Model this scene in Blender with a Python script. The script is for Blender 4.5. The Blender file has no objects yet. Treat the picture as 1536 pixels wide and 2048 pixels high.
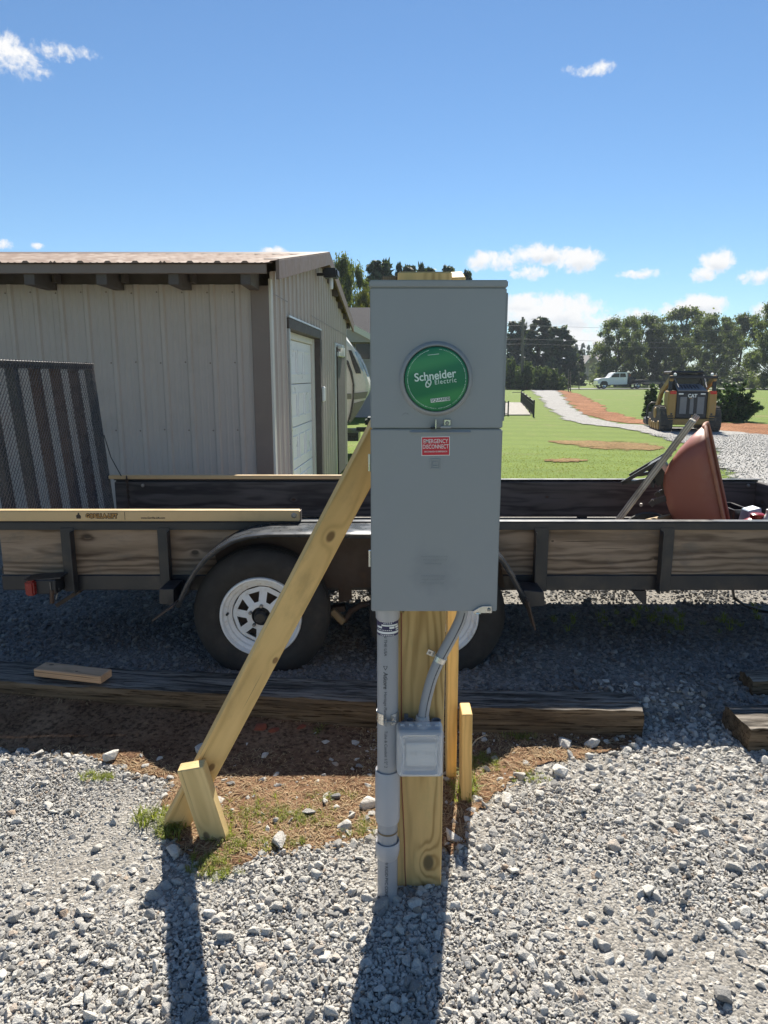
import bpy, bmesh, math, random
import numpy as np
from mathutils import Vector, Matrix, Euler

random.seed(7)
RNG = np.random.default_rng(11)
R = math.radians
SC = bpy.context.scene
COL = SC.collection

# ------------------------------------------------------------------ camera
F = 1400.0                       # focal length in photograph pixels (2048 tall)
TILT = R(11.0)
CAM_H = 1.56
cam_d = bpy.data.cameras.new('camera')
cam_d.sensor_fit = 'VERTICAL'
cam_d.sensor_height = 36.0
cam_d.lens = 36.0 * F / 2048.0
cam_d.clip_start = 0.05
cam_d.clip_end = 3000
cam = bpy.data.objects.new('camera', cam_d)
COL.objects.link(cam)
cam.location = (0, 0, CAM_H)
cam.rotation_euler = (R(90) - TILT, 0, 0)
SC.camera = cam

# ------------------------------------------------------------------ sun, sky, exposure
SUN_EL, SUN_AZ = R(44.3), R(8.5)
SUN_STRENGTH = 5.0
SKY_STRENGTH = 0.054
EXPOSURE = 1.05
sun_d = bpy.data.lights.new('sun', 'SUN')
sun_d.energy = SUN_STRENGTH
sun_d.angle = R(0.53)
sun_d.color = (1.0, 0.94, 0.83)
sun = bpy.data.objects.new('sun', sun_d)
COL.objects.link(sun)
sun_dir = Vector((math.sin(SUN_AZ) * math.cos(SUN_EL), math.cos(SUN_AZ) * math.cos(SUN_EL), math.sin(SUN_EL)))
sun.rotation_euler = (-sun_dir).to_track_quat('-Z', 'Y').to_euler()
sun.location = sun_dir * 50

SC.view_settings.view_transform = 'Standard'
SC.view_settings.look = 'None'
SC.view_settings.exposure = EXPOSURE
SC.view_settings.gamma = 1.0
SC.view_settings.use_curve_mapping = False
SC.cycles.use_denoising = True
SC.cycles.max_bounces = 6
SC.cycles.transparent_max_bounces = 12
SC.cycles.caustics_reflective = False
SC.cycles.caustics_refractive = False


# ------------------------------------------------------------------ node helper
class NT:
    def __init__(s, tree):
        s.t = tree; s.n = tree.nodes; s.l = tree.links

    def new(s, kind, **kw):
        n = s.n.new(kind)
        for k, v in kw.items():
            setattr(n, k, v)
        return n

    def put(s, sock, v):
        if isinstance(v, bpy.types.NodeSocket):
            s.l.new(v, sock)
        elif v is not None:
            if isinstance(v, (tuple, list)) and len(v) == 3 and sock.type == 'RGBA':
                v = (*v, 1.0)
            sock.default_value = v

    def m(s, op, a, b=None, c=None, clamp=False):
        n = s.new('ShaderNodeMath', operation=op, use_clamp=clamp)
        s.put(n.inputs[0], a)
        if b is not None: s.put(n.inputs[1], b)
        if c is not None: s.put(n.inputs[2], c)
        return n.outputs[0]

    def add(s, a, b): return s.m('ADD', a, b)
    def sub(s, a, b): return s.m('SUBTRACT', a, b)
    def mul(s, a, b): return s.m('MULTIPLY', a, b)

    def smooth(s, v, lo, hi, to0=0.0, to1=1.0):
        n = s.new('ShaderNodeMapRange', interpolation_type='SMOOTHSTEP')
        s.put(n.inputs['Value'], v)
        s.put(n.inputs['From Min'], lo); s.put(n.inputs['From Max'], hi)
        s.put(n.inputs['To Min'], to0); s.put(n.inputs['To Max'], to1)
        return n.outputs['Result']

    def mix(s, f, a, b, mode='MIX'):
        n = s.new('ShaderNodeMix', data_type='RGBA', blend_type=mode)
        s.put(n.inputs[0], f); s.put(n.inputs[6], a); s.put(n.inputs[7], b)
        return n.outputs[2]

    def xyz(s, v):
        n = s.new('ShaderNodeSeparateXYZ'); s.put(n.inputs[0], v)
        return n.outputs[0], n.outputs[1], n.outputs[2]

    def comb(s, x, y, z):
        n = s.new('ShaderNodeCombineXYZ')
        s.put(n.inputs[0], x); s.put(n.inputs[1], y); s.put(n.inputs[2], z)
        return n.outputs[0]

    def vmul(s, v, k):
        n = s.new('ShaderNodeVectorMath', operation='MULTIPLY')
        s.put(n.inputs[0], v); n.inputs[1].default_value = k
        return n.outputs[0]

    def noise(s, vec, scale, detail=3.0, rough=0.55, dist=0.0, col=False):
        n = s.new('ShaderNodeTexNoise')
        s.put(n.inputs['Vector'], vec)
        n.inputs['Scale'].default_value = scale; n.inputs['Detail'].default_value = detail
        n.inputs['Roughness'].default_value = rough; n.inputs['Distortion'].default_value = dist
        return n.outputs['Color' if col else 'Fac']

    def voro(s, vec, scale, feature='F1', out='Distance', rnd=1.0):
        n = s.new('ShaderNodeTexVoronoi', feature=feature)
        s.put(n.inputs['Vector'], vec); n.inputs['Scale'].default_value = scale
        n.inputs['Randomness'].default_value = rnd
        return n.outputs[out]

    def ramp(s, f, stops):
        n = s.new('ShaderNodeValToRGB')
        e = n.color_ramp.elements
        while len(e) < len(stops): e.new(0.5)
        for q, (p, c) in zip(e, stops):
            q.position = p; q.color = (*c, 1.0) if len(c) == 3 else c
        s.put(n.inputs[0], f)
        return n.outputs[0]

    def bump(s, h, strength=0.3, dist=0.01):
        n = s.new('ShaderNodeBump')
        n.inputs['Strength'].default_value = strength; n.inputs['Distance'].default_value = dist
        s.put(n.inputs['Height'], h)
        return n.outputs[0]


# ------------------------------------------------------------------ world: sky and clouds
def pix_az_el(px, py):
    u = (px - 768) / F; v = (1024 - py) / F
    d = Vector((u, math.cos(TILT) + v * math.sin(TILT), -math.sin(TILT) + v * math.cos(TILT))).normalized()
    return math.atan2(d.x, d.y), math.asin(d.z)

world = bpy.data.worlds.new('World')
SC.world = world
world.use_nodes = True
w = NT(world.node_tree)
w.n.clear()
sky = w.new('ShaderNodeTexSky', sky_type='NISHITA')
sky.sun_disc = False
sky.sun_elevation = SUN_EL
sky.sun_rotation = SUN_AZ
sky.altitude = 200
sky.air_density = 1.0
sky.dust_density = 0.0
sky.ozone_density = 4.0
dirv = w.new('ShaderNodeTexCoord').outputs['Generated']
dx, dy, dz = w.xyz(dirv)
az = w.m('ARCTAN2', dx, dy)
el = w.m('ARCSINE', dz)
n1 = w.noise(dirv, 26.0, 8.0, 0.64, 0.4)
n2 = w.noise(dirv, 85.0, 6.0, 0.62, 0.3)
nn = w.add(w.mul(w.sub(n1, 0.5), 4.2), w.mul(w.sub(n2, 0.5), 2.6))
# centre (px, py), half width and half height in photograph pixels, density
CLOUDS = [(12, 112, 62, 42, 1.0), (45, 142, 40, 20, 0.6), (100, 98, 46, 15, 0.35), (176, 108, 20, 11, 0.35),
          (1178, 138, 42, 16, 0.75), (1000, 522, 62, 20, 0.9), (1075, 508, 70, 22, 1.0), (1155, 520, 50, 26, 1.0),
          (1060, 546, 34, 12, 0.6), (1285, 548, 46, 10, 0.8), (1438, 524, 38, 24, 1.0), (1408, 548, 26, 16, 0.9),
          (1512, 553, 44, 16, 1.0), (1110, 628, 120, 38, 1.1), (1050, 606, 50, 18, 0.9), (1195, 648, 70, 24, 0.8),
          (1285, 628, 56, 16, 0.9), (1392, 612, 56, 22, 1.0), (1340, 622, 50, 16, 0.8), (1535, 618, 34, 16, 1.0),
          (1160, 690, 160, 40, 0.9), (8, 488, 20, 11, 0.8), (68, 491, 14, 6, 0.5), (550, 503, 22, 9, 0.7),
          (1700, 590, 110, 36, 1.0), (1900, 540, 90, 30, 1.0), (-200, 520, 90, 26, 0.9), (-420, 470, 110, 34, 1.0),
          (500, 690, 200, 26, 0.7), (850, 660, 110, 22, 0.6)]
dens = None; low = None
for cx, cy, rx, ry, k in CLOUDS:
    a0, e0 = pix_az_el(cx, cy)
    a1, _ = pix_az_el(cx + rx, cy); _, e1 = pix_az_el(cx, cy - ry)
    ra, re = abs(a1 - a0), abs(e1 - e0)
    qa = w.m('DIVIDE', w.sub(az, a0), ra); qe = w.m('DIVIDE', w.sub(el, e0), re)
    d2 = w.add(w.mul(qa, qa), w.mul(qe, qe))
    v = w.mul(w.sub(1.15, d2), k)
    v = w.m('MAXIMUM', v, -3.0)
    shade = w.mul(w.m('MAXIMUM', v, 0.0), w.m('MULTIPLY', qe, -1.0))
    dens = v if dens is None else w.m('MAXIMUM', dens, v)
    low = shade if low is None else w.add(low, shade)
cl = w.add(dens, nn)
alpha = w.smooth(cl, -0.25, 1.15)
alpha = w.mul(alpha, w.smooth(el, -0.01, 0.02))
grey = w.smooth(w.add(low, w.mul(w.sub(n1, 0.5), 1.6)), 0.0, 1.1)
CB = 1.0 / SKY_STRENGTH / 2 ** EXPOSURE
ccol = w.mix(grey, (CB, CB, CB), (CB * .62, CB * .69, CB * .78))
tint = w.mix(1.0, sky.outputs[0], (0.87, 1.0, 1.06), 'MULTIPLY')
ground_fill = w.mix(w.smooth(el, -0.08, 0.0), (1.2, 1.3, 1.2), tint)
fin = w.mix(alpha, ground_fill, ccol)
bg = w.new('ShaderNodeBackground')
w.l.new(fin, bg.inputs[0])
bg.inputs[1].default_value = SKY_STRENGTH
wo = w.new('ShaderNodeOutputWorld')
w.l.new(bg.outputs[0], wo.inputs[0])


# ------------------------------------------------------------------ geometry helpers
CT, ST = math.cos(TILT), math.sin(TILT)
def ray(px, py):
    u = (px - 768) / F; v = (1024 - py) / F
    return Vector((u, CT + v * ST, -ST + v * CT))

def P(px, py, Y=None, h=None):
    """a point of the place: the sight line through a photograph pixel, met at distance Y or at height h"""
    d = ray(px, py)
    k = Y / d.y if Y is not None else (h - CAM_H) / d.z
    return Vector((k * d.x, k * d.y, CAM_H + k * d.z))

def sstep(a, b, x):
    t = np.clip((np.asarray(x, float) - a) / (b - a), 0, 1)
    return t * t * (3 - 2 * t)

def ground_h(x, y):
    """height of the ground: the gravel pad under the trailer is a step up, the lawn beyond dips and rises to the road"""
    pad = sstep(2.88, 3.20, y) * (0.085 - 0.072 * sstep(3.45, 4.35, y)) * (1 - sstep(7.5, 10.0, y))
    dip = -0.42 * sstep(9.0, 24.0, y) * (1 - sstep(30.0, 72.0, y))
    return pad + dip

def Pg(px, py, up=0.0):
    d = ray(px, py)
    lo, hi = 0.5, 600.0
    t, prev = lo, lo
    while t < hi:
        if CAM_H + d.z * t / d.y <= ground_h(0, t) + up:
            break
        prev = t; t *= 1.02
    for _ in range(30):
        m_ = 0.5 * (prev + t)
        if CAM_H + d.z * m_ / d.y <= ground_h(0, m_) + up: t = m_
        else: prev = m_
    return Vector((d.x * t / d.y, t, CAM_H + d.z * t / d.y))

ORIGIN = {}

def tag(o, label=None, cat=None, group=None, kind=None):
    if label: o['label'] = label
    if cat: o['category'] = cat
    if group: o['group'] = group
    if kind: o['kind'] = kind
    return o

def thing(name, label, cat, loc=(0, 0, 0), group=None, rot=None):
    o = bpy.data.objects.new(name, None)
    COL.objects.link(o)
    o.empty_display_size = 0.2
    o.location = loc
    if rot: o.rotation_euler = rot
    ORIGIN[o] = Vector(loc)
    return tag(o, label, cat, group)

def attach(o, parent):
    if parent is not None:
        o.parent = parent
    return o

class MB:
    def __init__(s): s.v = []; s.f = []
    def add(s, verts, faces):
        o = len(s.v)
        s.v += [tuple(q) for q in verts]
        s.f += [tuple(i + o for i in q) for q in faces]
        return s
    def hexa(s, p):                       # 8 corners: bottom 4, top 4
        return s.add(p, [(0, 3, 2, 1), (4, 5, 6, 7), (0, 1, 5, 4), (1, 2, 6, 5), (2, 3, 7, 6), (3, 0, 4, 7)])
    def box(s, lo, hi):
        (a, b, c), (d, e, f) = lo, hi
        return s.hexa([(a, b, c), (d, b, c), (d, e, c), (a, e, c), (a, b, f), (d, b, f), (d, e, f), (a, e, f)])
    def cbox(s, c, size):
        return s.box([c[i] - size[i] / 2 for i in range(3)], [c[i] + size[i] / 2 for i in range(3)])
    def bar(s, p0, p1, w, t, wdir=(0, 0, 1)):
        p0, p1 = Vector(p0), Vector(p1)
        x = (p1 - p0).normalized(); y = Vector(wdir); y = (y - x * y.dot(x)).normalized(); z = x.cross(y)
        q = []
        for e in (p0, p1):
            for sy, sz in ((-1, -1), (1, -1), (1, 1), (-1, 1)):
                q.append(e + y * sy * w / 2 + z * sz * t / 2)
        return s.hexa(q)
    def tube(s, pts, r, n=8, cap=True):
        pts = [Vector(q) for q in pts]
        rs = r if isinstance(r, (list, tuple)) else [r] * len(pts)
        o = len(s.v); prev = None
        for i, q in enumerate(pts):
            d = (pts[min(i + 1, len(pts) - 1)] - pts[max(i - 1, 0)]).normalized()
            if prev is None:
                a = Vector((0, 0, 1)) if abs(d.z) < .9 else Vector((1, 0, 0))
            else:
                a = prev
            y = (a - d * a.dot(d)).normalized(); prev = y; z = d.cross(y)
            for k in range(n):
                an = 2 * math.pi * k / n
                s.v.append(tuple(q + (y * math.cos(an) + z * math.sin(an)) * rs[i]))
        for i in range(len(pts) - 1):
            for k in range(n):
                a = o + i * n + k; b = o + i * n + (k + 1) % n
                s.f.append((a, b, b + n, a + n))
        if cap:
            s.f.append(tuple(o + k for k in reversed(range(n))))
            e = o + (len(pts) - 1) * n
            s.f.append(tuple(e + k for k in range(n)))
        return s
    def lathe(s, prof, c, axis=(0, 0, 1), n=24, cap0=True, cap1=True, arc=None, start=0.0, ref=None):
        """prof: (radius, distance along axis)"""
        ax = Vector(axis).normalized()
        a = Vector(ref) if ref else (Vector((1, 0, 0)) if abs(ax.x) < .9 else Vector((0, 0, 1)))
        y = (a - ax * a.dot(ax)).normalized(); z = ax.cross(y); c = Vector(c)
        full = arc is None
        m_ = n if full else n + 1
        o = len(s.v)
        for r_, d_ in prof:
            for k in range(m_):
                an = start + (2 * math.pi if full else arc) * k / n
                s.v.append(tuple(c + ax * d_ + (y * math.cos(an) + z * math.sin(an)) * r_))
        for i in range(len(prof) - 1):
            for k in range(n):
                p_ = o + i * m_ + k; q_ = o + i * m_ + (k + 1) % m_
                s.f.append((p_, q_, q_ + m_, p_ + m_))
        if full and cap0 and prof[0][0] > 1e-6: s.f.append(tuple(o + k for k in reversed(range(m_))))
        e = o + (len(prof) - 1) * m_
        if full and cap1 and prof[-1][0] > 1e-6: s.f.append(tuple(e + k for k in range(m_)))
        return s
    def prism(s, poly, off):
        n = len(poly); poly = [Vector(q) for q in poly]; off = Vector(off)
        o = len(s.v)
        s.v += [tuple(q) for q in poly] + [tuple(q + off) for q in poly]
        s.f.append(tuple(o + i for i in range(n))); s.f.append(tuple(o + n + i for i in reversed(range(n))))
        for i in range(n):
            j = (i + 1) % n
            s.f.append((o + i, o + n + i, o + n + j, o + j))
        return s
    def strip(s, rows):
        """rows: equal-length lists of points -> a sheet"""
        n = len(rows[0]); o = len(s.v)
        for r_ in rows: s.v += [tuple(q) for q in r_]
        for i in range(len(rows) - 1):
            for k in range(n - 1):
                a = o + i * n + k
                s.f.append((a, a + 1, a + n + 1, a + n))
        return s
    def mesh(s, name, bevel=0.0, smooth=None, off=None, seg=1, fixn=True):
        me = bpy.data.meshes.new(name)
        v = s.v if off is None else [tuple(Vector(q) - off) for q in s.v]
        me.from_pydata(v, [], s.f)
        if fixn or bevel:
            bm = bmesh.new(); bm.from_mesh(me)
            if fixn: bmesh.ops.recalc_face_normals(bm, faces=bm.faces)
            if bevel:
                ed = [e for e in bm.edges if len(e.link_faces) == 2 and e.calc_face_angle(0) > R(30)]
                bmesh.ops.bevel(bm, geom=ed, offset=bevel, segments=seg, affect='EDGES', clamp_overlap=True)
            bm.to_mesh(me); bm.free()
        if smooth:
            me.shade_smooth(); me.set_sharp_from_angle(angle=R(smooth))
        me.update()
        return me
    def build(s, name, mat, parent=None, bevel=0.0, smooth=None, local=False, seg=1, kind=None, fixn=True):
        off = None
        if parent is not None and not local:
            off = root_origin(parent)
        me = s.mesh(name, bevel, smooth, off, seg, fixn)
        me.materials.append(mat)
        o = bpy.data.objects.new(name, me)
        COL.objects.link(o)
        attach(o, parent)
        if kind: o['kind'] = kind
        return o

def root_origin(p):
    while p is not None:
        if p in ORIGIN: return ORIGIN[p]
        p = p.parent
    return Vector((0, 0, 0))

def copy_tree(o, parent=None):
    c = o.copy()
    COL.objects.link(c)
    if parent is not None: c.parent = parent
    for ch in list(o.children):
        copy_tree(ch, c)
    return c

def board(name, mat, p0, p1, w, t, wdir, parent=None, bevel=0.003, cuts=0):
    """a plank: local X runs along it, local Y across its width"""
    p0, p1 = Vector(p0), Vector(p1)
    x = (p1 - p0).normalized(); L = (p1 - p0).length
    y = Vector(wdir); y = (y - x * y.dot(x)).normalized(); z = x.cross(y)
    mb = MB().box((0, -w / 2, -t / 2), (L, w / 2, t / 2))
    me = mb.mesh(name, bevel)
    me.materials.append(mat)
    o = bpy.data.objects.new(name, me)
    COL.objects.link(o)
    p = p0 - root_origin(parent) if parent is not None else p0
    M = Matrix((x, y, z)).transposed().to_4x4(); M.translation = p
    attach(o, parent)
    o.matrix_local = M
    return o

def text_mesh(name, body, size, mat, M, parent=None, extrude=0.0006, bold=0.0, align='CENTER', spacing=1.0, xscale=1.0, wrap=None, shear=0.0):
    cu = bpy.data.curves.new(name, 'FONT')
    cu.body = body; cu.size = size; cu.align_x = align; cu.align_y = 'CENTER'
    cu.extrude = extrude; cu.offset = bold; cu.space_character = spacing; cu.shear = shear
    cu.resolution_u = 4
    tmp = bpy.data.objects.new(name + '_src', cu)
    me = bpy.data.meshes.new_from_object(tmp)
    bpy.data.objects.remove(tmp); bpy.data.curves.remove(cu)
    me.name = name
    off = root_origin(parent)
    for v in me.vertices:
        q = Vector((v.co.x * xscale, v.co.y, v.co.z))
        q = wrap(q) if wrap else M @ q
        v.co = q - off
    me.materials.clear(); me.materials.append(mat)
    o = bpy.data.objects.new(name, me)
    COL.objects.link(o)
    return attach(o, parent)

def frame_at(c, xdir=(1, 0, 0), ydir=(0, 0, 1), roll=0.0):
    x = Vector(xdir).normalized(); y = Vector(ydir); y = (y - x * y.dot(x)).normalized(); z = x.cross(y)
    M = Matrix((x, y, z)).transposed().to_4x4(); M.translation = Vector(c)
    return M @ Matrix.Rotation(roll, 4, 'Z')


# ------------------------------------------------------------------ materials
def new_mat(name):
    m_ = bpy.data.materials.new(name); m_.use_nodes = True
    t = NT(m_.node_tree); t.n.clear()
    out = t.new('ShaderNodeOutputMaterial'); b = t.new('ShaderNodeBsdfPrincipled')
    t.l.new(b.outputs[0], out.inputs[0])
    return m_, t, b, out

def obco(t): return t.new('ShaderNodeTexCoord').outputs['Object']

def paint(name, col, rough=0.5, metal=0.0, var=0.12, scale=6.0, dirt=None, dirt_amt=0.4, dirt_scale=4.0, bump=0.02, coat=0.0, spec=0.5):
    m_, t, b, _ = new_mat(name)
    v = obco(t)
    n = t.noise(v, scale, 5, 0.6)
    c0 = tuple(q * (1 - var) for q in col); c1 = tuple(min(1, q * (1 + var)) for q in col)
    c = t.mix(n, c0, c1)
    if dirt:
        d = t.smooth(t.noise(v, dirt_scale, 6, 0.7), 0.5, 0.75)
        c = t.mix(t.mul(d, dirt_amt), c, dirt)
    t.put(b.inputs['Base Color'], c)
    r_ = t.smooth(t.noise(v, scale * 2.3, 3), 0.3, 0.7, max(0.02, rough - .08), min(1, rough + .08))
    t.put(b.inputs['Roughness'], r_)
    b.inputs['Metallic'].default_value = metal
    b.inputs['Specular IOR Level'].default_value = spec
    b.inputs['Coat Weight'].default_value = coat
    if bump:
        t.put(b.inputs['Normal'], t.bump(t.noise(v, 60, 3), bump * 5, 0.002))
    return m_

def wood(name, light, dark, pith=(-.06, -.05), tilt=0.02, spacing=0.006, contrast=0.8, knots=(), knot_col=(.05, .025, .012),
         rough=0.7, warp=0.006, fibre=0.35, bump=0.25, stain=None, stain_amt=0.3, power=2.0, grey_along=None):
    """growth rings of a log cut along local X; knots: (x, y, radius)"""
    m_, t, b, _ = new_mat(name)
    v = obco(t)
    x, y, z = t.xyz(v)
    wn = t.noise(t.comb(t.mul(x, 1.6), t.mul(y, 9.0), t.mul(z, 9.0)), 1.0, 3, 0.5, col=True)
    wx, wy, wz = t.xyz(wn)
    ry = t.add(t.sub(y, pith[0]), t.add(t.mul(x, tilt), t.mul(t.sub(wx, .5), warp * 4)))
    rz = t.add(t.sub(z, pith[1]), t.mul(t.sub(wy, .5), warp * 4))
    r_ = t.m('SQRT', t.add(t.mul(ry, ry), t.mul(rz, rz)))
    kmask = None
    for kx, ky, kr in knots:
        ex = t.mul(t.sub(x, kx), 0.62); ey = t.sub(y, ky)
        d = t.m('SQRT', t.add(t.mul(ex, ex), t.mul(ey, ey)))
        e = t.m('EXPONENT', t.mul(t.mul(d, d), -1 / (1.7 * kr) ** 2))
        r_ = t.add(r_, t.mul(e, kr * .75))
        dn = t.add(d, t.mul(t.sub(wz, .5), kr * .5))
        k1 = t.smooth(dn, kr * 1.05, kr * 0.55)
        kmask = k1 if kmask is None else t.m('MAXIMUM', kmask, k1)
    wave = t.add(t.mul(t.m('SINE', t.mul(r_, 2 * math.pi / spacing)), .5), .5)
    wave = t.m('POWER', wave, power)
    amp = t.smooth(t.noise(t.comb(t.mul(x, .8), t.mul(y, 14), t.mul(z, 14)), 1.0, 2), .3, .7, .35, 1.0)
    fac = t.mul(t.mul(wave, amp), contrast)
    fb = t.noise(t.comb(t.mul(x, 14), t.mul(y, 420), t.mul(z, 420)), 1.0, 3, .6)
    fac = t.m('ADD', fac, t.mul(t.sub(fb, .5), fibre), clamp=True)
    c = t.mix(fac, light, dark)
    big = t.noise(t.comb(t.mul(x, 2.2), t.mul(y, 11), t.mul(z, 11)), 1.0, 3)
    c = t.mix(t.smooth(big, .3, .7), c, t.mix(1.0, c, (.82, .80, .76), 'MULTIPLY'))
    if stain:
        st = t.smooth(t.noise(t.comb(t.mul(x, 3.0), t.mul(y, 7), t.mul(z, 7)), 1.7, 5, .65), .52, .72)
        c = t.mix(t.mul(st, stain_amt), c, stain)
    ck = t.smooth(t.noise(t.comb(t.mul(x, 1.1), t.mul(y, 75), t.mul(z, 75)), 1.0, 2, .5), .715, .745)
    c = t.mix(t.mul(ck, .75), c, tuple(q * .25 for q in dark))
    if kmask is not None:
        kc = t.mix(t.mul(wave, .6), knot_col, tuple(q * 2.6 for q in knot_col))
        c = t.mix(t.mul(kmask, .8), c, kc)
    t.put(b.inputs['Base Color'], c)
    b.inputs['Roughness'].default_value = rough
    b.inputs['Specular IOR Level'].default_value = 0.3
    hgt = t.add(t.mul(fac, -.6), t.mul(fb, .5))
    t.put(b.inputs['Normal'], t.bump(hgt, bump, 0.0015))
    return m_

def emissionless_leaf(name, c0, c1, c2, trans=0.35, rough=0.6):
    m_, t, b, out = new_mat(name)
    g = t.new('ShaderNodeNewGeometry')
    rnd = g.outputs['Random Per Island']
    oi = t.new('ShaderNodeObjectInfo').outputs['Random']
    v = obco(t)
    big = t.noise(v, 0.7, 3, .6)
    c = t.ramp(t.add(t.mul(rnd, .6), t.mul(big, .4)), [(0.15, c0), (0.5, c1), (0.85, c2)])
    hs = t.new('ShaderNodeHueSaturation'); t.put(hs.inputs['Color'], c)
    t.put(hs.inputs['Value'], t.add(t.mul(oi, .35), .82))
    t.put(b.inputs['Base Color'], hs.outputs[0])
    b.inputs['Roughness'].default_value = rough
    b.inputs['Specular IOR Level'].default_value = 0.35
    tr = t.new('ShaderNodeBsdfTranslucent'); t.put(tr.inputs[0], t.mix(1.0, hs.outputs[0], (1.25, 1.35, .6), 'MULTIPLY'))
    mx = t.new('ShaderNodeMixShader'); mx.inputs[0].default_value = trans
    t.l.new(b.outputs[0], mx.inputs[1]); t.l.new(tr.outputs[0], mx.inputs[2])
    t.l.new(mx.outputs[0], out.inputs[0])
    return m_

def stone_mat(name, stops, warm=(.30, .21, .15), warm_amt=.25):
    m_, t, b, _ = new_mat(name)
    rnd = t.new('ShaderNodeObjectInfo').outputs['Random']
    v = obco(t)
    c = t.ramp(rnd, stops)
    sp = t.noise(v, 3.2, 6, .68)
    c = t.mix(t.smooth(sp, .35, .72), t.mix(1.0, c, (.78, .78, .79), 'MULTIPLY'), c)
    ve = t.smooth(t.noise(v, 1.3, 4, .6, 1.0), .62, .7)
    c = t.mix(t.mul(ve, warm_amt), c, warm)
    t.put(b.inputs['Base Color'], c)
    b.inputs['Roughness'].default_value = .88
    b.inputs['Specular IOR Level'].default_value = .25
    t.put(b.inputs['Normal'], t.bump(t.noise(v, 5.0, 5, .7), .55, .12))
    return m_


# ------------------------------------------------------------------ the ground and its sheets
def structure(name, mb, mat, label, smooth=None, cat=None):
    o = mb.build(name, mat, smooth=smooth, fixn=False)
    tag(o, label, cat, kind='structure')
    return o

def mat_grass():
    m_, t, b, _ = new_mat('lawn_grass')
    v = obco(t); x, y, z = t.xyz(v)
    n1 = t.noise(v, .35, 5, .6); n2 = t.noise(v, 2.2, 8, .78); n3 = t.noise(v, 30.0, 6, .75)
    c = t.ramp(n2, [(.2, (.105, .158, .018)), (.5, (.138, .198, .025)), (.8, (.185, .23, .044))])
    dry = t.smooth(t.add(n1, t.mul(t.sub(n2, .5), .5)), .56, .74)
    c = t.mix(t.mul(dry, .7), c, (.24, .20, .08))
    mow = t.m('SINE', t.mul(t.add(y, t.mul(x, .25)), 3.1))
    c = t.mix(t.smooth(mow, -.6, .8), c, t.mix(1.0, c, (.88, .9, .85), 'MULTIPLY'))
    c = t.mix(t.smooth(n3, .35, .65), t.mix(1.0, c, (.74, .76, .7), 'MULTIPLY'), c)
    t.put(b.inputs['Base Color'], c)
    b.inputs['Roughness'].default_value = .9
    b.inputs['Specular IOR Level'].default_value = .15
    t.put(b.inputs['Normal'], t.bump(t.add(n3, t.mul(n2, .6)), .45, .05))
    return m_

def mat_gravel(name, base=(.36, .35, .335), scale=1.0, dirt_amt=0.0):
    m_, t, b, _ = new_mat(name)
    v = obco(t)
    vc = t.voro(v, 55 * scale, out='Color'); vd = t.voro(v, 55 * scale)
    r_, g_, b_ = t.xyz(vc)
    fine = t.noise(v, 230 * scale, 4, .7)
    big = t.noise(v, 1.3, 4, .6)
    c = t.mix(r_, tuple(q * .62 for q in base), tuple(min(1, q * 1.3) for q in base))
    c = t.mix(t.smooth(fine, .3, .7), t.mix(1.0, c, (.7, .7, .7), 'MULTIPLY'), c)
    c = t.mix(t.smooth(big, .35, .7, 0, .4), c, t.mix(1.0, c, (.84, .80, .76), 'MULTIPLY'))
    if dirt_amt:
        d = t.smooth(t.noise(v, .8, 5, .65), .5, .68)
        c = t.mix(t.mul(d, dirt_amt), c, (.33, .17, .08))
    t.put(b.inputs['Base Color'], c)
    b.inputs['Roughness'].default_value = .95
    b.inputs['Specular IOR Level'].default_value = .15
    h_ = t.add(t.mul(vd, -1.0), t.mul(fine, .35))
    t.put(b.inputs['Normal'], t.bump(h_, .8, .014 / scale))
    return m_

def mat_dirt(name, c0=(.155, .085, .050), c1=(.29, .175, .105), straw=(.42, .27, .13), scale=1.0):
    m_, t, b, _ = new_mat(name)
    v = obco(t)
    n1 = t.noise(v, 3.5 * scale, 6, .68); n2 = t.noise(v, 45 * scale, 5, .7)
    n3 = t.noise(t.comb(*[t.mul(q, k) for q, k in zip(t.xyz(v), (90 * scale, 160 * scale, 90 * scale))]), 1.0, 3, .6, 1.5)
    c = t.mix(t.smooth(n1, .3, .7), c0, c1)
    c = t.mix(t.mul(t.smooth(n3, .55, .68), .6), c, straw)
    c = t.mix(t.smooth(n2, .36, .56), t.mix(1.0, c, (.34, .32, .30), 'MULTIPLY'), c)
    t.put(b.inputs['Base Color'], c)
    b.inputs['Roughness'].default_value = .95
    b.inputs['Specular IOR Level'].default_value = .1
    t.put(b.inputs['Normal'], t.bump(t.add(n2, t.mul(n1, .8)), .9, .02))
    return m_

def soft_edge(m_, scale=2.2, width=.55):
    """ragged edge: the sheet breaks up into patches towards its border (attribute 'edge' is 0 there)"""
    t = NT(m_.node_tree)
    out = [q for q in t.n if q.type == 'OUTPUT_MATERIAL'][0]; src = out.inputs[0].links[0].from_socket
    at = t.new('ShaderNodeAttribute', attribute_name='edge').outputs['Fac']
    n_ = t.noise(obco(t), scale, 7, .72)
    a = t.smooth(t.add(t.mul(at, 1 / width), t.mul(t.sub(n_, .5), 2.0)), .02, .34)
    tr = t.new('ShaderNodeBsdfTransparent'); mx = t.new('ShaderNodeMixShader')
    t.put(mx.inputs[0], a); t.l.new(tr.outputs[0], mx.inputs[1]); t.l.new(src, mx.inputs[2]); t.l.new(mx.outputs[0], out.inputs[0])
    return m_
M_GRASS = mat_grass()
M_GRAVEL = mat_gravel('gravel_fines', (.33, .31, .28), 1.9)
M_DRIVE = mat_gravel('driveway_gravel', (.42, .41, .395), .45)
M_DIRT = mat_dirt('red_dirt')
M_DIRT2 = mat_dirt('red_dirt_far', (.21, .085, .035), (.36, .17, .085), (.42, .26, .14), .25)
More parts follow.
